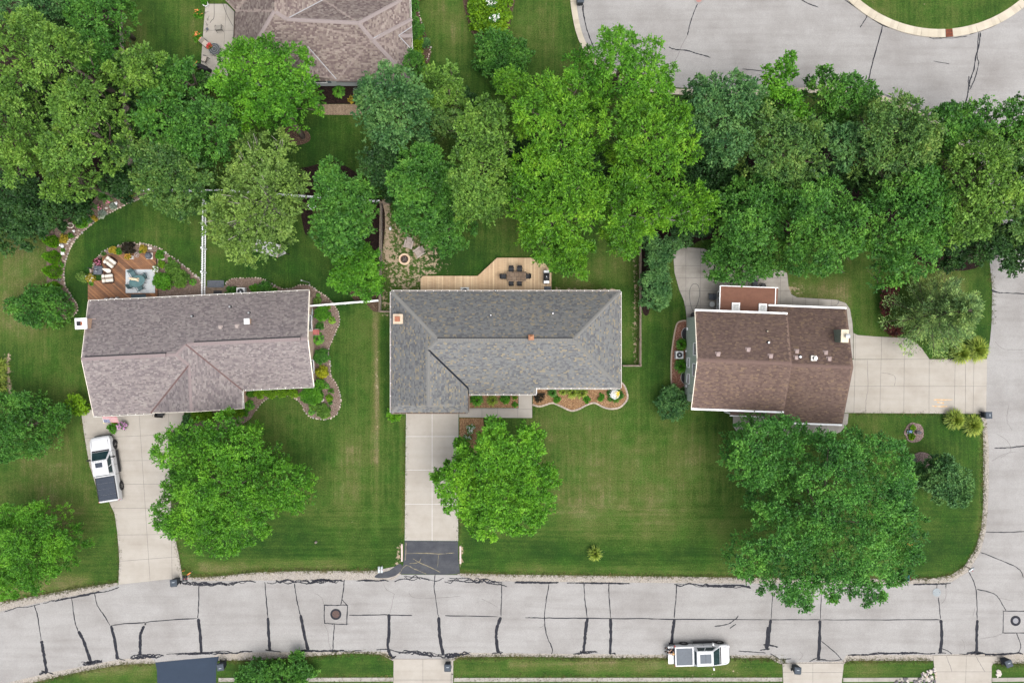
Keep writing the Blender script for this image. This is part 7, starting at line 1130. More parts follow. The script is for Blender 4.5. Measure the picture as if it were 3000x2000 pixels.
def adirondack(x, y, rot, label):
    t = thing('adirondack_chair', label, 'chair', (*W(x, y), 0), rot, 'fire pit chairs')
    for k in range(5): part('seat_slat', MB().add([(.38, -.27 + k * .11, .36), (.38, -.17 + k * .11, .36), (-.2, -.17 + k * .11, .26), (-.2, -.27 + k * .11, .26), (.38, -.27 + k * .11, .33), (.38, -.17 + k * .11, .33), (-.2, -.17 + k * .11, .23), (-.2, -.27 + k * .11, .23)], [(0, 1, 2, 3), (7, 6, 5, 4), (0, 4, 5, 1), (1, 5, 6, 2), (2, 6, 7, 3), (3, 7, 4, 0)]), M_tg, t); part('back_slat', MB().add([(-.2, -.27 + k * .11, .26), (-.2, -.17 + k * .11, .26), (-.55, -.17 + k * .11, .95), (-.55, -.27 + k * .11, .95), (-.23, -.27 + k * .11, .26), (-.23, -.17 + k * .11, .26), (-.58, -.17 + k * .11, .95), (-.58, -.27 + k * .11, .95)], [(0, 1, 2, 3), (7, 6, 5, 4), (0, 4, 5, 1), (1, 5, 6, 2), (2, 6, 7, 3), (3, 7, 4, 0)]), M_tg, t)
    for s in (-1, 1): part('armrest', MB().cbox(-.35, .45, s * .36 - .07, s * .36 + .07, .55, .58, .02), M_tg, t); part('leg', MB().cbox(.34, .40, s * .33 - .04, s * .33 + .04, 0, .55, .01), M_tg, t); part('leg', MB().add([(-.5, s * .33 - .03, 0), (-.4, s * .33 - .03, 0), (.36, s * .33 - .03, .3), (.3, s * .33 - .03, .36), (-.5, s * .33 + .03, 0), (-.4, s * .33 + .03, 0), (.36, s * .33 + .03, .3), (.3, s * .33 + .03, .36)], [(0, 1, 2, 3), (7, 6, 5, 4), (0, 4, 5, 1), (1, 5, 6, 2), (2, 6, 7, 3), (3, 7, 4, 0)]), M_tg, t)
adirondack(1199, 716, R(-105), 'taupe slatted lounge chair directly above the fire pit'); adirondack(1229, 740, R(-145), 'taupe slatted lounge chair right of the fire pit')
statue(1144, 670, 'white ornament on the bare soil by the rail fence', s=.9)
# hammock under the pale tree
M_net = mat('pale_hammock_cloth', (.36, .36, .35), (.44, .44, .43), 8, .9); t = thing('hammock', 'pale cloth hammock showing below the pale sparse tree', 'hammock', (*W(790, 729), 0), R(-16))
V = [(x, y, .55 + .25 * (x / 1.4) ** 2 + .12 * (y / .55) ** 2) for x in np.linspace(-1.2, 1.2, 9) for y in np.linspace(-.62, .62, 5)]; part('cloth', MB().add(V, [(i * 5 + j, i * 5 + j + 1, i * 5 + j + 6, i * 5 + j + 5) for i in range(8) for j in range(4)]), M_net, t, True)
for s in (-1, 1):
    part('spreader_bar', MB().tube([(s * 1.2, -.66, .8), (s * 1.2, .66, .8)], .022, 6), M_terra, t)
    for k in range(9): part('cord', MB().tube([(s * 1.2, -.6 + k * .15, .8), (s * 2.0, 0, 1.15)], .014, 4), M_net, t)
    part('stand_post', MB().tube([(s * 2.0, 0, 0), (s * 2.05, 0, 1.2)], .035, 8), M_bm, t)
part('stand_rail', MB().tube([(-2, 0, .04), (2, 0, .04)], .035, 8), M_bm, t)
t = thing('raised_frame', 'small white square frame standing in the mulch by the pale tree', 'planter', (*W(915, 605), 0), R(45)); [part('frame_side', MB().box(*b_, 0, .35), M_white, t) for b_ in ((-.28, .28, -.28, -.23), (-.28, .28, .23, .28), (-.28, -.23, -.23, .23), (.23, .28, -.23, .23))]; part('soil', MB().box(-.23, .23, -.23, .23, 0, .2), M_dkmulch, t)
t = thing('post', 'thin grey pole standing in the brick house back lawn', 'pole', (*W(907, 828), 0)); part('pole', MB().tube([(0, 0, 0), (0, 0, 3.0)], .05, 8), M_zinc, t); part('pole_cap', MB().lathe([(.07, 3.0), (.07, 3.06), (.01, 3.1)], n=10), M_zinc, t)
pxbox('stepping_slab', 'dark grey slab step below the picket fence', 'slab', 607, 821, 656, 842, .02, .07, M_slate); pxbox('door_mat', 'dark mat at the brick house back wall', 'mat', 625, 851, 650, 866, .03, .06, M_bm)
# red garden chair
t = thing('garden_chair', 'red garden chair with metal frame beside the brick wall', 'chair', (*W(929, 973), .05), R(180)); M_redw = mat('faded_red_slats', (.36, .11, .10), (.44, .16, .14), 7, .7)
for k in range(5): part('seat_slat', MB().box(-.28 + k * .115, -.18 + k * .115, -.26, .26, .42, .45), M_redw, t)
for k in range(3): part('back_slat', MB().box(-.36, -.33, -.26, .26, .52 + k * .13, .62 + k * .13), M_redw, t)
for s in (-1, 1): part('side_frame', MB().tube([(.42, s * .3, 0), (.30, s * .3, .62), (-.34, s * .3, .62), (-.42, s * .3, 0)], .018, 6), M_zinc, t); part('runner', MB().tube([(-.5, s * .3, .02), (.6, s * .3, .02)], .018, 6), M_zinc, t)
t = thing('trellis', 'pale fan shaped metal trellis against the brick wall', 'trellis', (*W(917, 922), .05)); [part('bar', MB().tube([(0, 0, .1), (.12 + .02 * abs(k), k * .14, 1.0)], .025, 6), mat('pale_blue_metal', (.42, .48, .50), None, 6, .5), t) for k in range(-4, 5)]; part('cross_bar', MB().tube([(.1, -.4, .7), (.1, .4, .7)], .015, 6), MATS['pale_blue_metal'], t)
t = thing('garden_spotlight', 'small black spotlight left of the golden globe shrub', 'lamp', (*W(924, 1084), .05)); part('stake', MB().tube([(0, 0, 0), (0, 0, .25)], .02, 6), M_bm, t); part('head', MB().lathe([(.05, 0), (.10, .06), (.11, .2), (.08, .22)], (0, 0, .22), 12), M_bm, t)
# top patio furniture
M_taupe = mat('taupe_sling', (.17, .16, .14), (.22, .205, .18), 8, .85); M_tan2 = mat('tan_sling', (.30, .26, .22), (.36, .32, .28), 8, .85)
sling_chair('patio_chair', 'taupe sling chair alone on the upper concrete patio', 646, 87, .036, R(95), M_taupe); sling_chair('patio_chair', 'tan sling chair tucked under the round mesh table', 606, 132, .036, R(-40), M_tan2); sling_chair('patio_chair', 'tan sling chair lowest on the concrete patio', 604, 178, .036, R(155), M_tan2)
t = thing('mesh_table', 'round black mesh table with red flowers on the patio', 'table', (*W(628, 144, .7), .036)); part('tabletop', MB().lathe([(.55, .68), (.57, .70), (.55, .72)], n=28), mat('black_mesh', (.035, .04, .042), (.075, .08, .08), 40, .7), t)
for a in (.5, 2.0, 3.6, 5.2): part('leg', MB().tube([(.3 * math.cos(a), .3 * math.sin(a), .69), (.55 * math.cos(a), .55 * math.sin(a), 0)], .018, 6), M_bm, t)
for r_ in (.2, .38, .55): part('ring', MB().tube([(r_ * math.cos(a), r_ * math.sin(a), .725) for a in np.linspace(0, 6.283, 26)], .008, 4), M_zinc, t)
bush(621, 144, 8, .25, 'green', 'red flower bowl on the round mesh table', flowers=FR, nfl=90, fls=.07, leaf=.06, lobe=.14, name='red_flowers', cat='flowers', z0=.02).location.z = .76
t = thing('barbecue', 'black covered barbecue at the lower left patio corner', 'barbecue', (*W(604, 207), .036), R(-25)); part('cover', MB().loft([[(x, .30 * math.cos(a) * k, .55 + .55 * k * max(0, math.sin(a))) for a in np.linspace(0, math.pi, 9)] for x, k in ((-.62, .75), (-.3, 1), (.3, 1), (.62, .75))]), M_dark, t, True); part('skirt', MB().cbox(-.58, .58, -.26, .26, 0, .6, .05), M_dark, t)
t = thing('white_bench', 'white low rail across the foot of the concrete patio', 'rail', (*W(632, 232), .0), R(-8)); part('rail', MB().cbox(-.8, .8, -.06, .06, .25, .35, .02), M_white, t); [part('leg', MB().box(x - .05, x + .05, -.05, .05, 0, .25), M_white, t) for x in (-.7, .7)]
t = thing('pale_bucket', 'small pale round bucket below the patio rail', 'bucket', (*W(622, 245), 0)); part('tub', MB().lathe([(.14, 0), (.19, .32), (.2, .34), (.16, .34), (.12, .1)], n=16), M_acg, t); part('handle', MB().tube([(-.19, 0, .33), (0, .1, .36), (.19, 0, .33)], .01, 5), M_zinc, t)
t = thing('candle_jar', 'tiny white lantern on the patio right of the mesh table', 'lantern', (*W(646, 157), .036)); part('jar', MB().lathe([(.07, 0), (.07, .16), (.04, .18)], n=10), M_white, t); part('lid', MB().lathe([(.05, .18), (.03, .22)], n=10), M_bm, t)
def hose(px, w, m, label, z=.05, nm='garden_hose'): o = MB().tube([(*p, z) for p in spl(PX(px, z), False, 8)], w, 6).build(nm, m); return tag(o, label, 'hose')
hose([(627, 5), (627, 50), (620, 60), (615, 68)], .018, M_bm, 'thin black cable on the upper left of the concrete patio'); hose([(652, 8), (665, 45), (683, 78)], .018, M_bm, 'thin black cable running to the taupe roof edge'); hose([(2030, 912), (2023, 890), (2020, 860), (2025, 838), (2036, 831), (2046, 838), (2050, 858), (2045, 885), (2034, 912)], .022, mat('dark_hose', (.05, .055, .055), None, 5, .5), 'dark hose looped on the patio of the green house'); hose([(2424, 900), (2430, 896), (2450, 893), (2457, 885), (2457, 878)], .02, M_slate, 'green grey hose on the walk behind the garage')
t = thing('fold_stool', 'folding metal stool lying on the upper patio', 'stool', (*W(607, 90), .036), .5); [part('tube_frame', MB().tube([(-.2, y, .02), (.2, y * .6, .25), (.2, -y * .4, .02)], .014, 5), M_bm, t) for y in (-.14, .14)]; part('seat', MB().box(.0, .22, -.12, .12, .24, .26), M_slate, t)
for i, (x, y) in enumerate(((605, 38), (611, 55), (606, 70))):
    t = thing('garden_stake', 'small black metal ornament lying on the patio, %s one' % ['top', 'middle', 'bottom'][i], 'ornament', (*W(x, y), .036), i * .8 + .3, 'metal ornaments on the patio'); part('rod', MB().tube([(-.25, 0, .02), (.25, .04, .02)], .012, 5), M_bm, t); part('curl', MB().tube([(-.1 + .09 * math.cos(a), .09 * math.sin(a), .03) for a in np.linspace(0, 5, 10)], .012, 5), M_bm, t)
# green house patio furniture
sling_chair('patio_chair', 'grey sling chair against the sunroom windows', 2081, 870, .036, R(180), M_slate); t = thing('side_table', 'small grey round table beside the sunroom', 'table', (*W(2083, 892), .036)); part('tabletop', MB().lathe([(.26, .44), (.27, .46), (.25, .47)], n=18), M_acg, t); [part('leg', MB().tube([(.2 * math.cos(a), .2 * math.sin(a), .44), (.26 * math.cos(a), .26 * math.sin(a), 0)], .014, 5), M_bm, t) for a in (.5, 2.6, 4.7)]
sling_chair('patio_chair', 'dark sling chair behind the sunroom under the tree', 2208, 832, .036, R(-90), M_slate); t = thing('tire_planter', 'dark round planter behind the sunroom', 'planter', (*W(2233, 838), .036)); part('tub', MB().lathe([(.2, 0), (.27, .3), (.25, .33), (.18, .3)], n=18), M_bm, t); part('soil', MB().lathe([(.2, .26), (.05, .28)], n=12), M_dkmulch, t)
# flag, planters and cart at the brick house front
def flagmat():
    t = NT('flag_cloth'); s = t.n('ShaderNodeSeparateXYZ'); t.l(t.coord(), s.inputs[0]); x, y = s.outputs[0], s.outputs[1]
    st = t.math('MODULO', t.math('FLOOR', t.math('MULTIPLY', y, 13 / .9)), 2.0); col = t.mix(st, (.30, .012, .022), (.46, .45, .45)); inb = t.math('MULTIPLY', t.math('LESS_THAN', x, .62), t.math('LESS_THAN', y, .9 * 7 / 13))
    u_ = t.math('SUBTRACT', t.math('FRACT', t.math('MULTIPLY', x, 6 / .62)), .5); v_ = t.math('SUBTRACT', t.math('FRACT', t.math('MULTIPLY', y, 5 / .485)), .5); d = t.math('SQRT', t.math('ADD', t.math('MULTIPLY', u_, u_), t.math('MULTIPLY', v_, v_)))
    col = t.mix(inb, col, t.mix(t.math('LESS_THAN', d, .3), (.02, .03, .12), (.45, .45, .46))); t.pbr(col, .85, 0, .1); return t.m
fx, fy = W(305, 1237, 1.9); t = thing('flag', 'stars and stripes flag hanging out below the front gutter', 'flag', (fx, fy, 1.9), R(-1)); nx_, ny_ = 14, 8
V = [(1.42 * i / nx_ + .12 * j / ny_, .62 * j / ny_, .05 * math.sin(i * .9) + .65 * j / ny_) for i in range(nx_ + 1) for j in range(ny_ + 1)]
cl = part('cloth', MB().add(V, [(i * (ny_ + 1) + j, (i + 1) * (ny_ + 1) + j, (i + 1) * (ny_ + 1) + j + 1, i * (ny_ + 1) + j + 1) for i in range(nx_) for j in range(ny_)]), flagmat(), t, True)
cl.scale = (1, .62 / .9, 1); me = cl.data
for v in me.vertices: v.co.y = v.co.y * .9 / .62
part('pole', MB().tube([(-.04, -.05, -.05), (.06, .35, .35), (.14, .75, .72)], .018, 8), M_white, t); part('finial', MB().lathe([(.03, -.03), (.04, 0), (.02, .04)], (-.04, -.06, -.06), 8), FY, t)
bush(332, 1254, 15, 1.0, 'vivid', 'green potted plant on the driveway above the white pickup', leaf=.16, lobe=.32, dens=.8); t = thing('plant_pot', 'dark pot on the driveway under the green plant', 'pot', (*W(338, 1252), .036)); part('pot', MB().lathe([(.14, 0), (.2, .3), (.21, .33), (.16, .33)], n=16), M_slate, t); part('rim', MB().lathe([(.215, .3), (.215, .34)], n=16), M_slate, t)
bush(361, 1246, 12, 1.1, 'green', 'violet pink petunia basket on the left driveway', flowers=FV, nfl=170, fls=.08, leaf=.08, lobe=.2, name='flower_basket', cat='flowers')
t = thing('yard_cart', 'dark two handled cart half under the front gutter', 'cart', (*W(474, 1210), .036), R(-5)); part('tub', MB().add([(-.32, -.28, .3), (.32, -.28, .3), (.28, .28, .3), (-.28, .28, .3), (-.42, -.36, .65), (.42, -.36, .65), (.38, .34, .65), (-.38, .34, .65)], [(0, 3, 2, 1), (0, 1, 5, 4), (1, 2, 6, 5), (2, 3, 7, 6), (3, 0, 4, 7)]), M_bm, t); [part('handle', MB().tube([(s * .4, .2, .6), (s * .55, -.1, .7), (s * .58, -.3, .7)], .02, 6), M_bm, t) for s in (-1, 1)]; [part('wheel', MB().lathe([(.17, -.04), (.17, .04)], (s * .3, 0, .17), 14, Matrix.Rotation(R(90), 4, 'Y')), M_bm, t) for s in (-1, 1)]
# ------------------------------------------------------------------ street furniture
M_cart = mat('slate_cart_plastic', (.020, .024, .030), (.030, .036, .044), 5, .6, spec=.15); M_cartlid = mat('cart_lid_plastic', (.035, .044, .056), (.05, .06, .074), 5, .6, spec=.15)
def bin_(x, y, rot, label, m=M_cart, lid=M_cartlid):
    t = thing('wheeled_bin', label, 'bin', (*W(x, y), .035), rot, 'wheeled bins'); lo = [(-.24, -.22), (.24, -.22), (.24, .22), (-.24, .22)]; hi = [(-.31, -.29), (.31, -.29), (.31, .30), (-.31, .30)]
    part('body', MB().add([(a, b, .06) for a, b in lo] + [(a, b, 1.0) for a, b in hi], [(3, 2, 1, 0), (4, 5, 6, 7), (0, 1, 5, 4), (1, 2, 6, 5), (2, 3, 7, 6), (3, 0, 4, 7)]), m, t)
    l = part('lid', MB().loft([[(-.33, -.32, z) if k == 0 else (.33, -.32, z) if k == 1 else (.33, .33, z + .03) if k == 2 else (-.33, .33, z + .03) for k in range(4)] for z in (1.0, 1.04)] + [[(-.25, -.22, 1.09), (.25, -.22, 1.09), (.25, .25, 1.11), (-.25, .25, 1.11)]]), lid, t); part('lid_label', MB().box(-.12, .12, -.1, -.03, 1.09, 1.108), mat('pale_label', (.22, .24, .26)), l)
    part('handle', MB().tube([(-.27, .38, .98), (.27, .38, .98)], .02, 6).box(-.28, -.24, .28, .39, .95, 1.0).box(.24, .28, .28, .39, .95, 1.0), m, t)
    for s in (-1, 1): part('wheel', MB().lathe([(.13, -.03), (.13, .03)], (s * .27, .30, .13), 14, Matrix.Rotation(R(90), 4, 'Y')), M_bm, t)
    return t
for x, y, r_, l in ((1698, 12, 0, 'dark wheeled bin at the cul de sac kerb, top edge'), (522, 1697, 185, 'dark wheeled bin at the foot of the brick house driveway'), (657, 1941, 8, 'dark wheeled bin right of the dark lower driveway'), (1314, 1942, 180, 'dark wheeled bin on the middle lower driveway'), (2326, 1950, 176, 'dark wheeled bin on the lower driveway near the parked pickup'), (2878, 1213, 92, 'dark wheeled bin at the end of the right driveway'), (2936, 1930, 200, 'dark wheeled bin by the pale rocks at lower right')): bin_(x, y, R(r_), l)
bin_(2030, 926, R(-90), 'black cart half under the white eave of the green house', M_bm, M_bm)['category'] = 'bin'
def mailbox(x, y, label, m, n=1, rot=0, nm='mailbox'):
    t = thing(nm, label, 'mailbox', (*W(x, y), 0), rot); part('post', MB().cbox(-.05, .05, -.05, .05, 0, 1.05, .01), M_timber, t)
    for k in range(n):
        o_ = (k - (n - 1) / 2) * .27; b_ = part('box', MB().loft([[(o_ + .11 * math.cos(a), y_, 1.16 + (.11 if math.sin(a) > 0 else .1) * math.sin(a)) for a in np.linspace(0, 2 * math.pi, 12, endpoint=False)] for y_ in (-.28, .28)]), m, t, True); part('door', MB().box(o_ - .1, o_ + .1, -.30, -.282, 1.07, 1.26), M_zinc, b_); part('flag', MB().box(o_ + .112, o_ + .125, -.05, .02, 1.16, 1.32), FR, b_)
    return t
mailbox(1120, 1657, 'pair of pale grey mailboxes on one post by the street', mat('pale_grey_mailbox', (.33, .37, .38), (.40, .44, .45), 6, .5), 2); mailbox(2644, 1682, 'green mailbox between the huge maple and street corner', mat('teal_mailbox', (.02, .085, .085), (.03, .11, .11), 6, .4)); mailbox(556, 1683, 'pair of black mailboxes with orange red post arm', M_bm, 2); mailbox(2826, 1657, 'thin grey mailbox at the rounded lawn corner', M_zinc, 1, R(-60))
t = thing('utility_marker', 'orange red fire hydrant like marker on the right lawn', 'marker', (*W(2662, 1591), 0)); part('post', MB().lathe([(.13, 0), (.13, .05), (.09, .08), (.09, .5), (.11, .52), (.07, .62), (.02, .66)], n=14), FO, t); part('side_cap', MB().tube([(-.16, 0, .38), (.16, 0, .38)], .05, 8), FO, t)
t = thing('utility_marker', 'small orange marker beside the black mailboxes', 'marker', (*W(541, 1668), 0)); part('post', MB().tube([(0, 0, 0), (0, 0, .5)], .03, 8), FO, t); part('flag', MB().box(0, .15, -.005, .005, .38, .5), FO, t)
t = thing('arrow_sign', 'orange red sign arm beside the black mailboxes', 'sign', (*W(563, 1673), 0), R(35)); part('post', MB().tube([(0, 0, 0), (0, 0, .9)], .03, 8), M_timber, t); part('panel', MB().cbox(-.3, .3, -.05, .05, .9, 1.02, .01), FO, t)
t = thing('stump', 'small grey stump on the left front lawn', 'stump', (*W(926, 1587), 0)); part('wood', MB().lathe([(.12, 0), (.1, .25), (.07, .3)], n=9), M_palebark, t); part('cut_top', MB().lathe([(.09, .26), (.06, .31)], n=9), M_oldwood, t)
t = thing('wicker_bench', 'wooden bench end at the top edge right of taupe house', 'bench', (*W(1236, -2), 0), .4); part('seat', MB().cbox(-.4, .4, -.2, .2, .38, .43, .01), M_terra, t); [part('leg', MB().box(x - .03, x + .03, y - .03, y + .03, 0, .38), M_terra, t) for x in (-.35, .35) for y in (-.16, .16)]; part('backrest', MB().box(-.4, .4, .18, .21, .43, .8), M_terra, t)
# ------------------------------------------------------------------ pickup trucks (x forward, origin on the ground under the rear axle)
M_paint = mat('white_car_paint', (.43, .435, .445), (.46, .465, .475), 2, .3, coat=.4); M_trim = mat('black_trim', (.012, .012, .014), None, 8, .5); M_tyre = mat('tyre_rubber', (.014, .014, .015), (.022, .022, .023), 12, .85, .2); M_rim = mat('alloy_rim', (.20, .20, .21), (.30, .30, .31), 6, .3, metal=.8); M_chrome = mat('chrome', (.55, .56, .58), None, 6, .15, metal=1.0)
M_glass2 = mat('car_glass', (.008, .02, .024), (.016, .034, .038), 2, .08, spec=.5); M_tonneau = mat('tonneau_cover', (.026, .033, .047), (.036, .043, .058), 7, .6); M_linergrey = mat('grey_tonneau', (.085, .096, .112), (.10, .112, .128), 7, .65); M_tail = mat('tail_lamp', (.35, .02, .02), (.45, .04, .04), 8, .2); M_head = mat('head_lamp', (.55, .58, .6), None, 8, .1)
def truck(label, x, y, rot, wb, ro, fo, wd, belt, roof, hood, cab0, cow, bed_m, seg, glassroof, gate_open, z=.02, steer=0):
    t = thing('pickup_truck', label, 'truck', (*W(x, y), z), rot); hw = wd / 2; x0, x1 = -ro, wb + fo
    def sec(xx, w, zb, zt, cr): return [(xx, -w * .93, zb), (xx, -w, zb + .22), (xx, -w, zt - .16), (xx, -w * .97, zt - .05), (xx, -w * cr, zt), (xx, w * cr, zt), (xx, w * .97, zt - .05), (xx, w, zt - .16), (xx, w, zb + .22), (xx, w * .93, zb)]
    st = [(x0, .95, .5, belt - .04, .92), (x0 + .06, .99, .45, belt, .93), (-.5, 1.0, .42, belt, .93), (cab0, 1.0, .38, belt, .93), (cow, 1.0, .38, belt + .01, .93), (cow + .12, 1.0, .38, hood + .06, .90), (wb + .1, 1.0, .42, hood + .02, .86), (x1 - .34, .97, .45, hood - .04, .82), (x1 - .12, .88, .46, hood - .13, .78), (x1, .74, .50, hood - .30, .74)]
    body = part('body', MB().loft([sec(a, hw * b, c, d, e) for a, b, c, d, e in st]), M_paint, t)
    part('underbody', MB().box(x0 + .1, x1 - .2, -hw * .8, hw * .8, .28, .46), M_trim, t)
    # cab
    cb = [(cab0, -hw * .93, belt), (cow + .02, -hw * .93, belt), (cow + .02, hw * .93, belt), (cab0, hw * .93, belt)]; rx0, rx1 = cab0 + .16, cow - .78; rw = hw * .74
    ct = [(rx0, -rw, roof - .05), (rx1, -rw * .98, roof - .05), (rx1, rw * .98, roof - .05), (rx0, rw, roof - .05)]; cr_ = [(rx0 + .10, -rw * .86, roof), (rx1 - .10, -rw * .86, roof), (rx1 - .10, rw * .86, roof), (rx0 + .10, rw * .86, roof)]
    cab = part('cab', MB().loft([cb, ct, cr_]), M_paint, t)
    def pane(nm, a, b, c, d, u0, u1, v0, v1, off, m=M_glass2, par=None):   # panel lying 8 mm proud of the quad a b c d
        a, b, c, d = map(Vector, (a, b, c, d)); n = (b - a).cross(d - a).normalized(); f = lambda s, q_: (a.lerp(b, s)).lerp(d.lerp(c, s), q_)
        top = [f(u0, v0), f(u1, v0), f(u1, v1), f(u0, v1)]; n = n if n.dot(off) > 0 else -n
        return part(nm, MB().add([p + n * .008 for p in top] + [p - n * .02 for p in top], [(0, 1, 2, 3), (7, 6, 5, 4), (0, 4, 5, 1), (1, 5, 6, 2), (2, 6, 7, 3), (3, 7, 4, 0)]), m, par or cab)
    ws = pane('windshield', cb[1], cb[2], ct[2], ct[1], .05, .95, .06, .96, Vector((1, 0, .3))); part('wiper_cowl', MB().box(cow + .0, cow + .14, -hw * .84, hw * .84, belt + .0, hood + .068), M_trim, t)
    pane('rear_window', cb[0], cb[3], ct[3], ct[0], .1, .9, .25, .9, Vector((-1, 0, .2)))
    for s, (p, q_, c_, d_) in ((-1, (cb[0], cb[1], ct[1], ct[0])), (1, (cb[3], cb[2], ct[2], ct[3]))):
        pane('side_window', p, q_, c_, d_, .10, .44, .2, .9, Vector((0, s, .2))); pane('side_window', p, q_, c_, d_, .48, .90, .2, .9, Vector((0, s, .2)))
    if glassroof: gz = part('sunroof', MB().cbox(rx0 + .28, rx1 - .18, -rw * .62, rw * .62, roof - .02, roof + .012, .02), M_linergrey, cab); part('sunroof_bar', MB().box((rx0 + rx1) / 2 + .04, (rx0 + rx1) / 2 + .06, -rw * .62, rw * .62, roof + .01, roof + .018), M_trim, gz)
    else:
        part('sunroof', MB().cbox(rx1 - .66, rx1 - .2, -rw * .42, rw * .5, roof - .02, roof + .012, .02), M_tonneau, cab)
        for k in range(5): part('roof_lamp', MB().lathe([(.03, 0), (.025, .03)], (rx1 - .06, (-.7 + .35 * k) * rw, roof - .012), 8), M_trim, cab)
    for xs in (cab0, (cab0 + cow) / 2 - .25, cow - .05):
        for s in (-1, 1): part('door_seam', MB().box(xs - .012, xs + .012, s * hw - .012, s * hw + .006 if s > 0 else s * hw + .012, .5, belt - .06), M_trim, t)
    part('hood_seam', MB().box(cow + .2, x1 - .36, -hw * .80, -hw * .785, hood - .06, hood + .035).box(cow + .2, x1 - .36, hw * .785, hw * .80, hood - .06, hood + .035), mat('seam_grey', (.10, .10, .11)), t)
    # bed
    bx0, bx1 = x0 + .10, cab0 - .08
    part('bed_rail', MB().box(bx0, bx1, -hw * .93, -hw * .84, belt, belt + .02).box(bx0, bx1, hw * .84, hw * .93, belt, belt + .02).box(bx1 - .05, bx1, -hw * .84, hw * .84, belt, belt + .02), M_paint if glassroof else M_trim, t)
    for k in range(seg): part('cover_panel', MB().cbox(bx0 + .02 + k * (bx1 - bx0 - .06) / seg, bx0 + .02 + (k + 1) * (bx1 - bx0 - .06) / seg - .012, -hw * .85, hw * .85, belt - .01, belt + (.034 if seg > 1 else .012), .01), bed_m, t)
    if gate_open:
        g = part('tailgate', MB().cbox(x0 - .58, x0 + .0, -hw * .86, hw * .86, belt - .52, belt - .45, .02), M_paint, t); part('gate_step', MB().box(x0 - .56, x0 - .02, -hw * .7, hw * .7, belt - .449, belt - .442), M_paint, g); part('bed_opening', MB().box(x0 - .012, x0 + .01, -hw * .8, hw * .8, belt - .45, belt - .06), M_trim, t)
    else: part('tailgate', MB().cbox(x0 - .03, x0 + .02, -hw * .8, hw * .8, .62, belt - .02, .01), M_paint, t)
    rb = part('rear_bumper', MB().cbox(x0 - .14, x0 + .04, -hw * .92, hw * .92, .42, .60, .04), M_chrome, t); part('front_bumper', MB().loft([[(x1 - .14, -hw * .86, z_), (x1 + .06, -hw * .7, z_), (x1 + .08, hw * .7, z_), (x1 - .14, hw * .86, z_)] for z_ in (.36, .62)]), M_trim if not glassroof else M_paint, t); part('grille', MB().box(x1 - .02, x1 + .03, -hw * .55, hw * .55, .64, hood - .32), M_trim, t)
    for s in (-1, 1):
        part('tail_light', MB().cbox(x0 - .02, x0 + .12, s * hw * .92 - .05, s * hw * .92 + .07 if s > 0 else s * hw * .92 + .05, .78, belt - .06, .02), M_tail, t); part('headlight', MB().cbox(x1 - .30, x1 - .06, s * hw * .74 - .10, s * hw * .74 + .10, hood - .42, hood - .22, .03), M_head, t)
        part('running_board', MB().cbox(cab0 + .1, cow - .15, s * (hw + .06) - .09, s * (hw + .06) + .09, .36, .42, .02), M_trim, t)
        m_ = part('mirror', MB().cbox(cow - .72, cow - .58, s * (hw + .20) - .12, s * (hw + .20) + .12, belt + .04, belt + .28, .03), M_paint if glassroof else M_trim, t); part('mirror_arm', MB().box(cow - .68, cow - .62, min(s * hw * .9, s * (hw + .12)), max(s * hw * .9, s * (hw + .12)), belt + .06, belt + .12), M_trim, m_)
        for k in (0, 1): part('door_handle', MB().box(cab0 + .32 + k * 1.0, cab0 + .5 + k * 1.0, s * hw - .01 if s > 0 else s * hw - .03, s * hw + .03 if s > 0 else s * hw + .01, belt - .24, belt - .2), M_paint, t)
        for k, xx in enumerate((0, wb)):
            part('wheel_arch', MB().lathe([(.46, -.02), (.46, .02), (.40, .022)], (xx, s * (hw - .012), .42), 24, Matrix.Rotation(R(90), 4, 'X')), M_trim, t)
            sa = Matrix.Rotation(steer if k else 0, 4, 'Z') @ Matrix.Rotation(R(90), 4, 'X'); w_ = part('wheel', MB().lathe([(.22, -.13), (.36, -.135), (.40, -.10), (.40, .10), (.36, .135), (.22, .13)], (xx, s * (hw - .10), .40), 24, sa), M_tyre, t)
            part('rim', MB().lathe([(.25, -.13), (.25, .13)], (xx, s * (hw - .10), .40), 20, sa), M_trim, w_)
            for q_ in range(6): sp = Matrix.Rotation(q_ * math.pi / 3, 4, 'Z'); part('spoke', MB().box(-.03, .03, .03, .24, -.137, .137, Matrix.Translation((xx, s * (hw - .10), .40)) @ sa @ sp), M_rim, w_)
    return t
import math as _m
fa = W(314, 1301, .4); ra = W(334, 1426, .4); rotT = _m.atan2(fa[1] - ra[1], fa[0] - ra[0]); 
truck('white crew cab pickup with dark ribbed bed cover on the left driveway', 333, 1424, rotT, 4.06, 1.22, .98, 2.03, 1.32, 1.98, 1.28, 1.25, 3.62, M_tonneau, 4, False, False, .036, R(-20))
truck('white pickup with lowered tailgate and grey bed cover parked on the street', 2001, 1908, R(1.6), 3.45, 1.02, .86, 1.96, 1.20, 1.88, 1.10, .78, 3.28, M_linergrey, 1, True, True, .018)
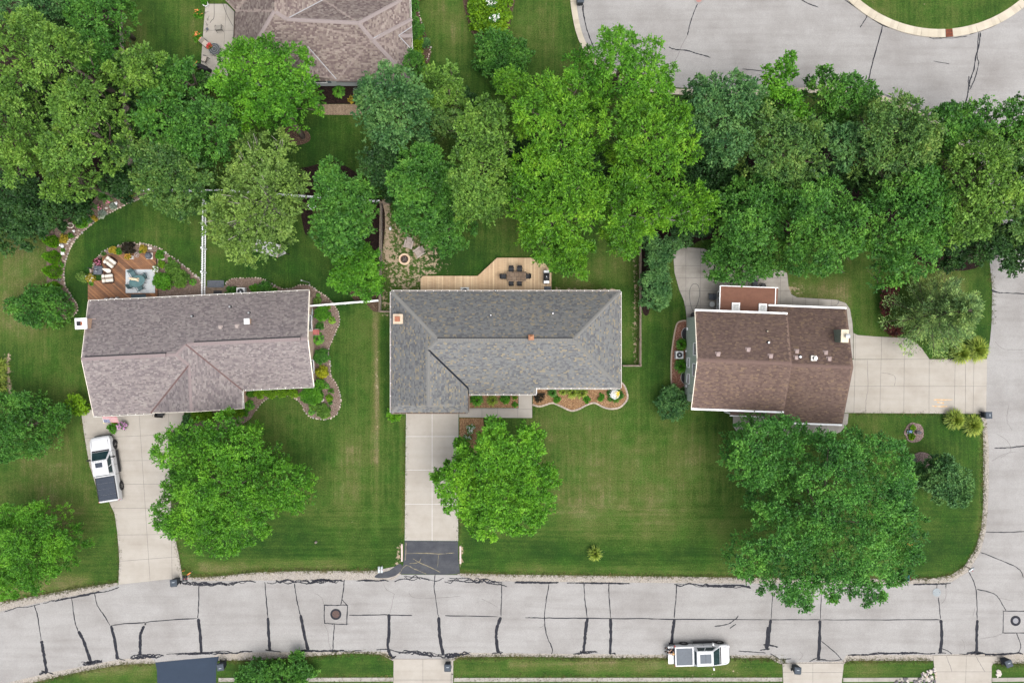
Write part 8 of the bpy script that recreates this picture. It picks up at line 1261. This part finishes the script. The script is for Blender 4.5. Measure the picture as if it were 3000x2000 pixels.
# ------------------------------------------------------------------ person sitting on the lowered tailgate
M_skin = mat('skin', (.42, .24, .17), (.48, .28, .20)); M_black = mat('black_clothes', (.014, .013, .015), (.03, .026, .028), 8, .85); M_hair = mat('tan_hair', (.42, .24, .10), (.55, .34, .15), 12, .7); M_shoe = mat('dark_shoes', (.012, .012, .013), None, 8, .6)
def skinmesh(name, joints, edges, m, parent, sub=2):
    me = bpy.data.meshes.new(name); me.from_pydata([j[:3] for j in joints], edges, []); o = bpy.data.objects.new(name, me); COL.objects.link(o); o.parent = parent; me.materials.append(m)
    md = o.modifiers.new('skin', 'SKIN'); md.use_smooth_shade = True; md.branch_smoothing = .5
    for i, j in enumerate(joints): me.skin_vertices[0].data[i].radius = (j[3], j[4] if len(j) > 4 else j[3])
    me.skin_vertices[0].data[0].use_root = True; s = o.modifiers.new('sub', 'SUBSURF'); s.levels = sub; s.render_levels = sub; return o
pz = .018 + 1.20 - .442                        # tailgate top
pt = thing('person', 'person in black clothes sitting on the lowered tailgate holding a dark tablet', 'person', (*W(1971, 1905, pz), pz), R(183))
J = [(0, 0, .12, .155, .12), (.02, 0, .32, .15, .10), (.04, 0, .50, .18, .11), (.05, 0, .57, .055), (.09, 0, .64, .05), (.03, .19, .52, .06), (.03, -.19, .52, .06), (.16, .26, .32, .045), (.16, -.24, .32, .045), (.36, .12, .24, .035), (.36, -.02, .24, .035), (.02, .10, .09, .085), (.02, -.10, .09, .085), (.44, .16, .10, .065), (.44, -.14, .10, .065), (.52, .19, -.30, .045), (.50, -.16, -.30, .045), (.64, .21, -.36, .04), (.62, -.17, -.36, .04)]
E = [(0, 1), (1, 2), (2, 3), (3, 4), (2, 5), (2, 6), (5, 7), (6, 8), (7, 9), (8, 10), (0, 11), (0, 12), (11, 13), (12, 14), (13, 15), (14, 16), (15, 17), (16, 18)]
skinmesh('body', J, E, M_skin, pt)
part('head', MB().lathe([(.03, -.12), (.07, -.10), (.085, -.03), (.098, .04), (.09, .10), (.05, .135), (.01, .14)], (.12, 0, .74), 14, Matrix.Diagonal((1.12, .9, 1, 1))), M_skin, pt, True); part('nose', MB().tube([(.215, 0, .75), (.24, 0, .715)], [.012, .016], 6), M_skin, pt)
for s in (-1, 1): part('ear', MB().lathe([(.02, -.012), (.028, 0), (.02, .012)], (.11, s * .092, .74), 8, Matrix.Rotation(R(90), 4, 'X')), M_skin, pt); part('eye', MB().lathe([(.008, -.008), (.012, 0), (.006, .008)], (.214, s * .035, .765), 8), M_dark, pt)
part('mouth', MB().box(.205, .213, -.025, .025, .672, .682), M_terra, pt); part('hair', MB().lathe([(.104, -.05), (.108, .03), (.10, .10), (.06, .148), (.01, .155)], (.105, 0, .745), 14, Matrix.Diagonal((1.1, .95, 1, 1))), M_hair, pt, True)
skinmesh('shirt', [(0, 0, .13, .175, .14), (.02, 0, .32, .17, .12), (.04, 0, .50, .20, .125), (.03, .20, .52, .075), (.03, -.20, .52, .075), (.12, .25, .38, .062), (.12, -.23, .38, .062)], [(0, 1), (1, 2), (2, 3), (2, 4), (3, 5), (4, 6)], M_black, pt)
skinmesh('trousers', [(0, 0, .11, .17, .13), (.03, .10, .10, .10), (.03, -.10, .10, .10), (.44, .16, .105, .08), (.44, -.14, .105, .08), (.52, .19, -.26, .06), (.50, -.16, -.26, .06)], [(0, 1), (0, 2), (1, 3), (2, 4), (3, 5), (4, 6)], M_black, pt)
for s, x_, y_ in ((1, .52, .19), (-1, .50, -.16)): part('shoe', MB().cbox(x_ - .05, x_ + .22, y_ - .05, y_ + .05, -.40, -.30, .03), M_shoe, pt)
for s, c in ((1, (.37, .12, .24)), (-1, (.37, -.02, .24))):
    for k in range(4): part('finger', MB().tube([c, (c[0] + .05, c[1] + (k - 1.5) * .018, c[2] + .015), (c[0] + .085 - .006 * abs(k - 1.5), c[1] + (k - 1.5) * .018, c[2] - .005)], [.011, .010, .008], 5), M_skin, pt)
    part('thumb', MB().tube([c, (c[0] + .03, c[1] - s * .04, c[2] + .02), (c[0] + .055, c[1] - s * .045, c[2] + .01)], [.012, .011, .009], 5), M_skin, pt)
tt = thing('tablet', 'dark tablet in the hands of the person on the tailgate', 'tablet', (*W(1962, 1917, pz + .25), pz), R(183)); part('case', MB().cbox(-.15, .15, -.22, .10, .02, .035, .01), M_dark, tt); part('screen', MB().box(-.13, .13, -.20, .08, .035, .038), M_glass, tt)
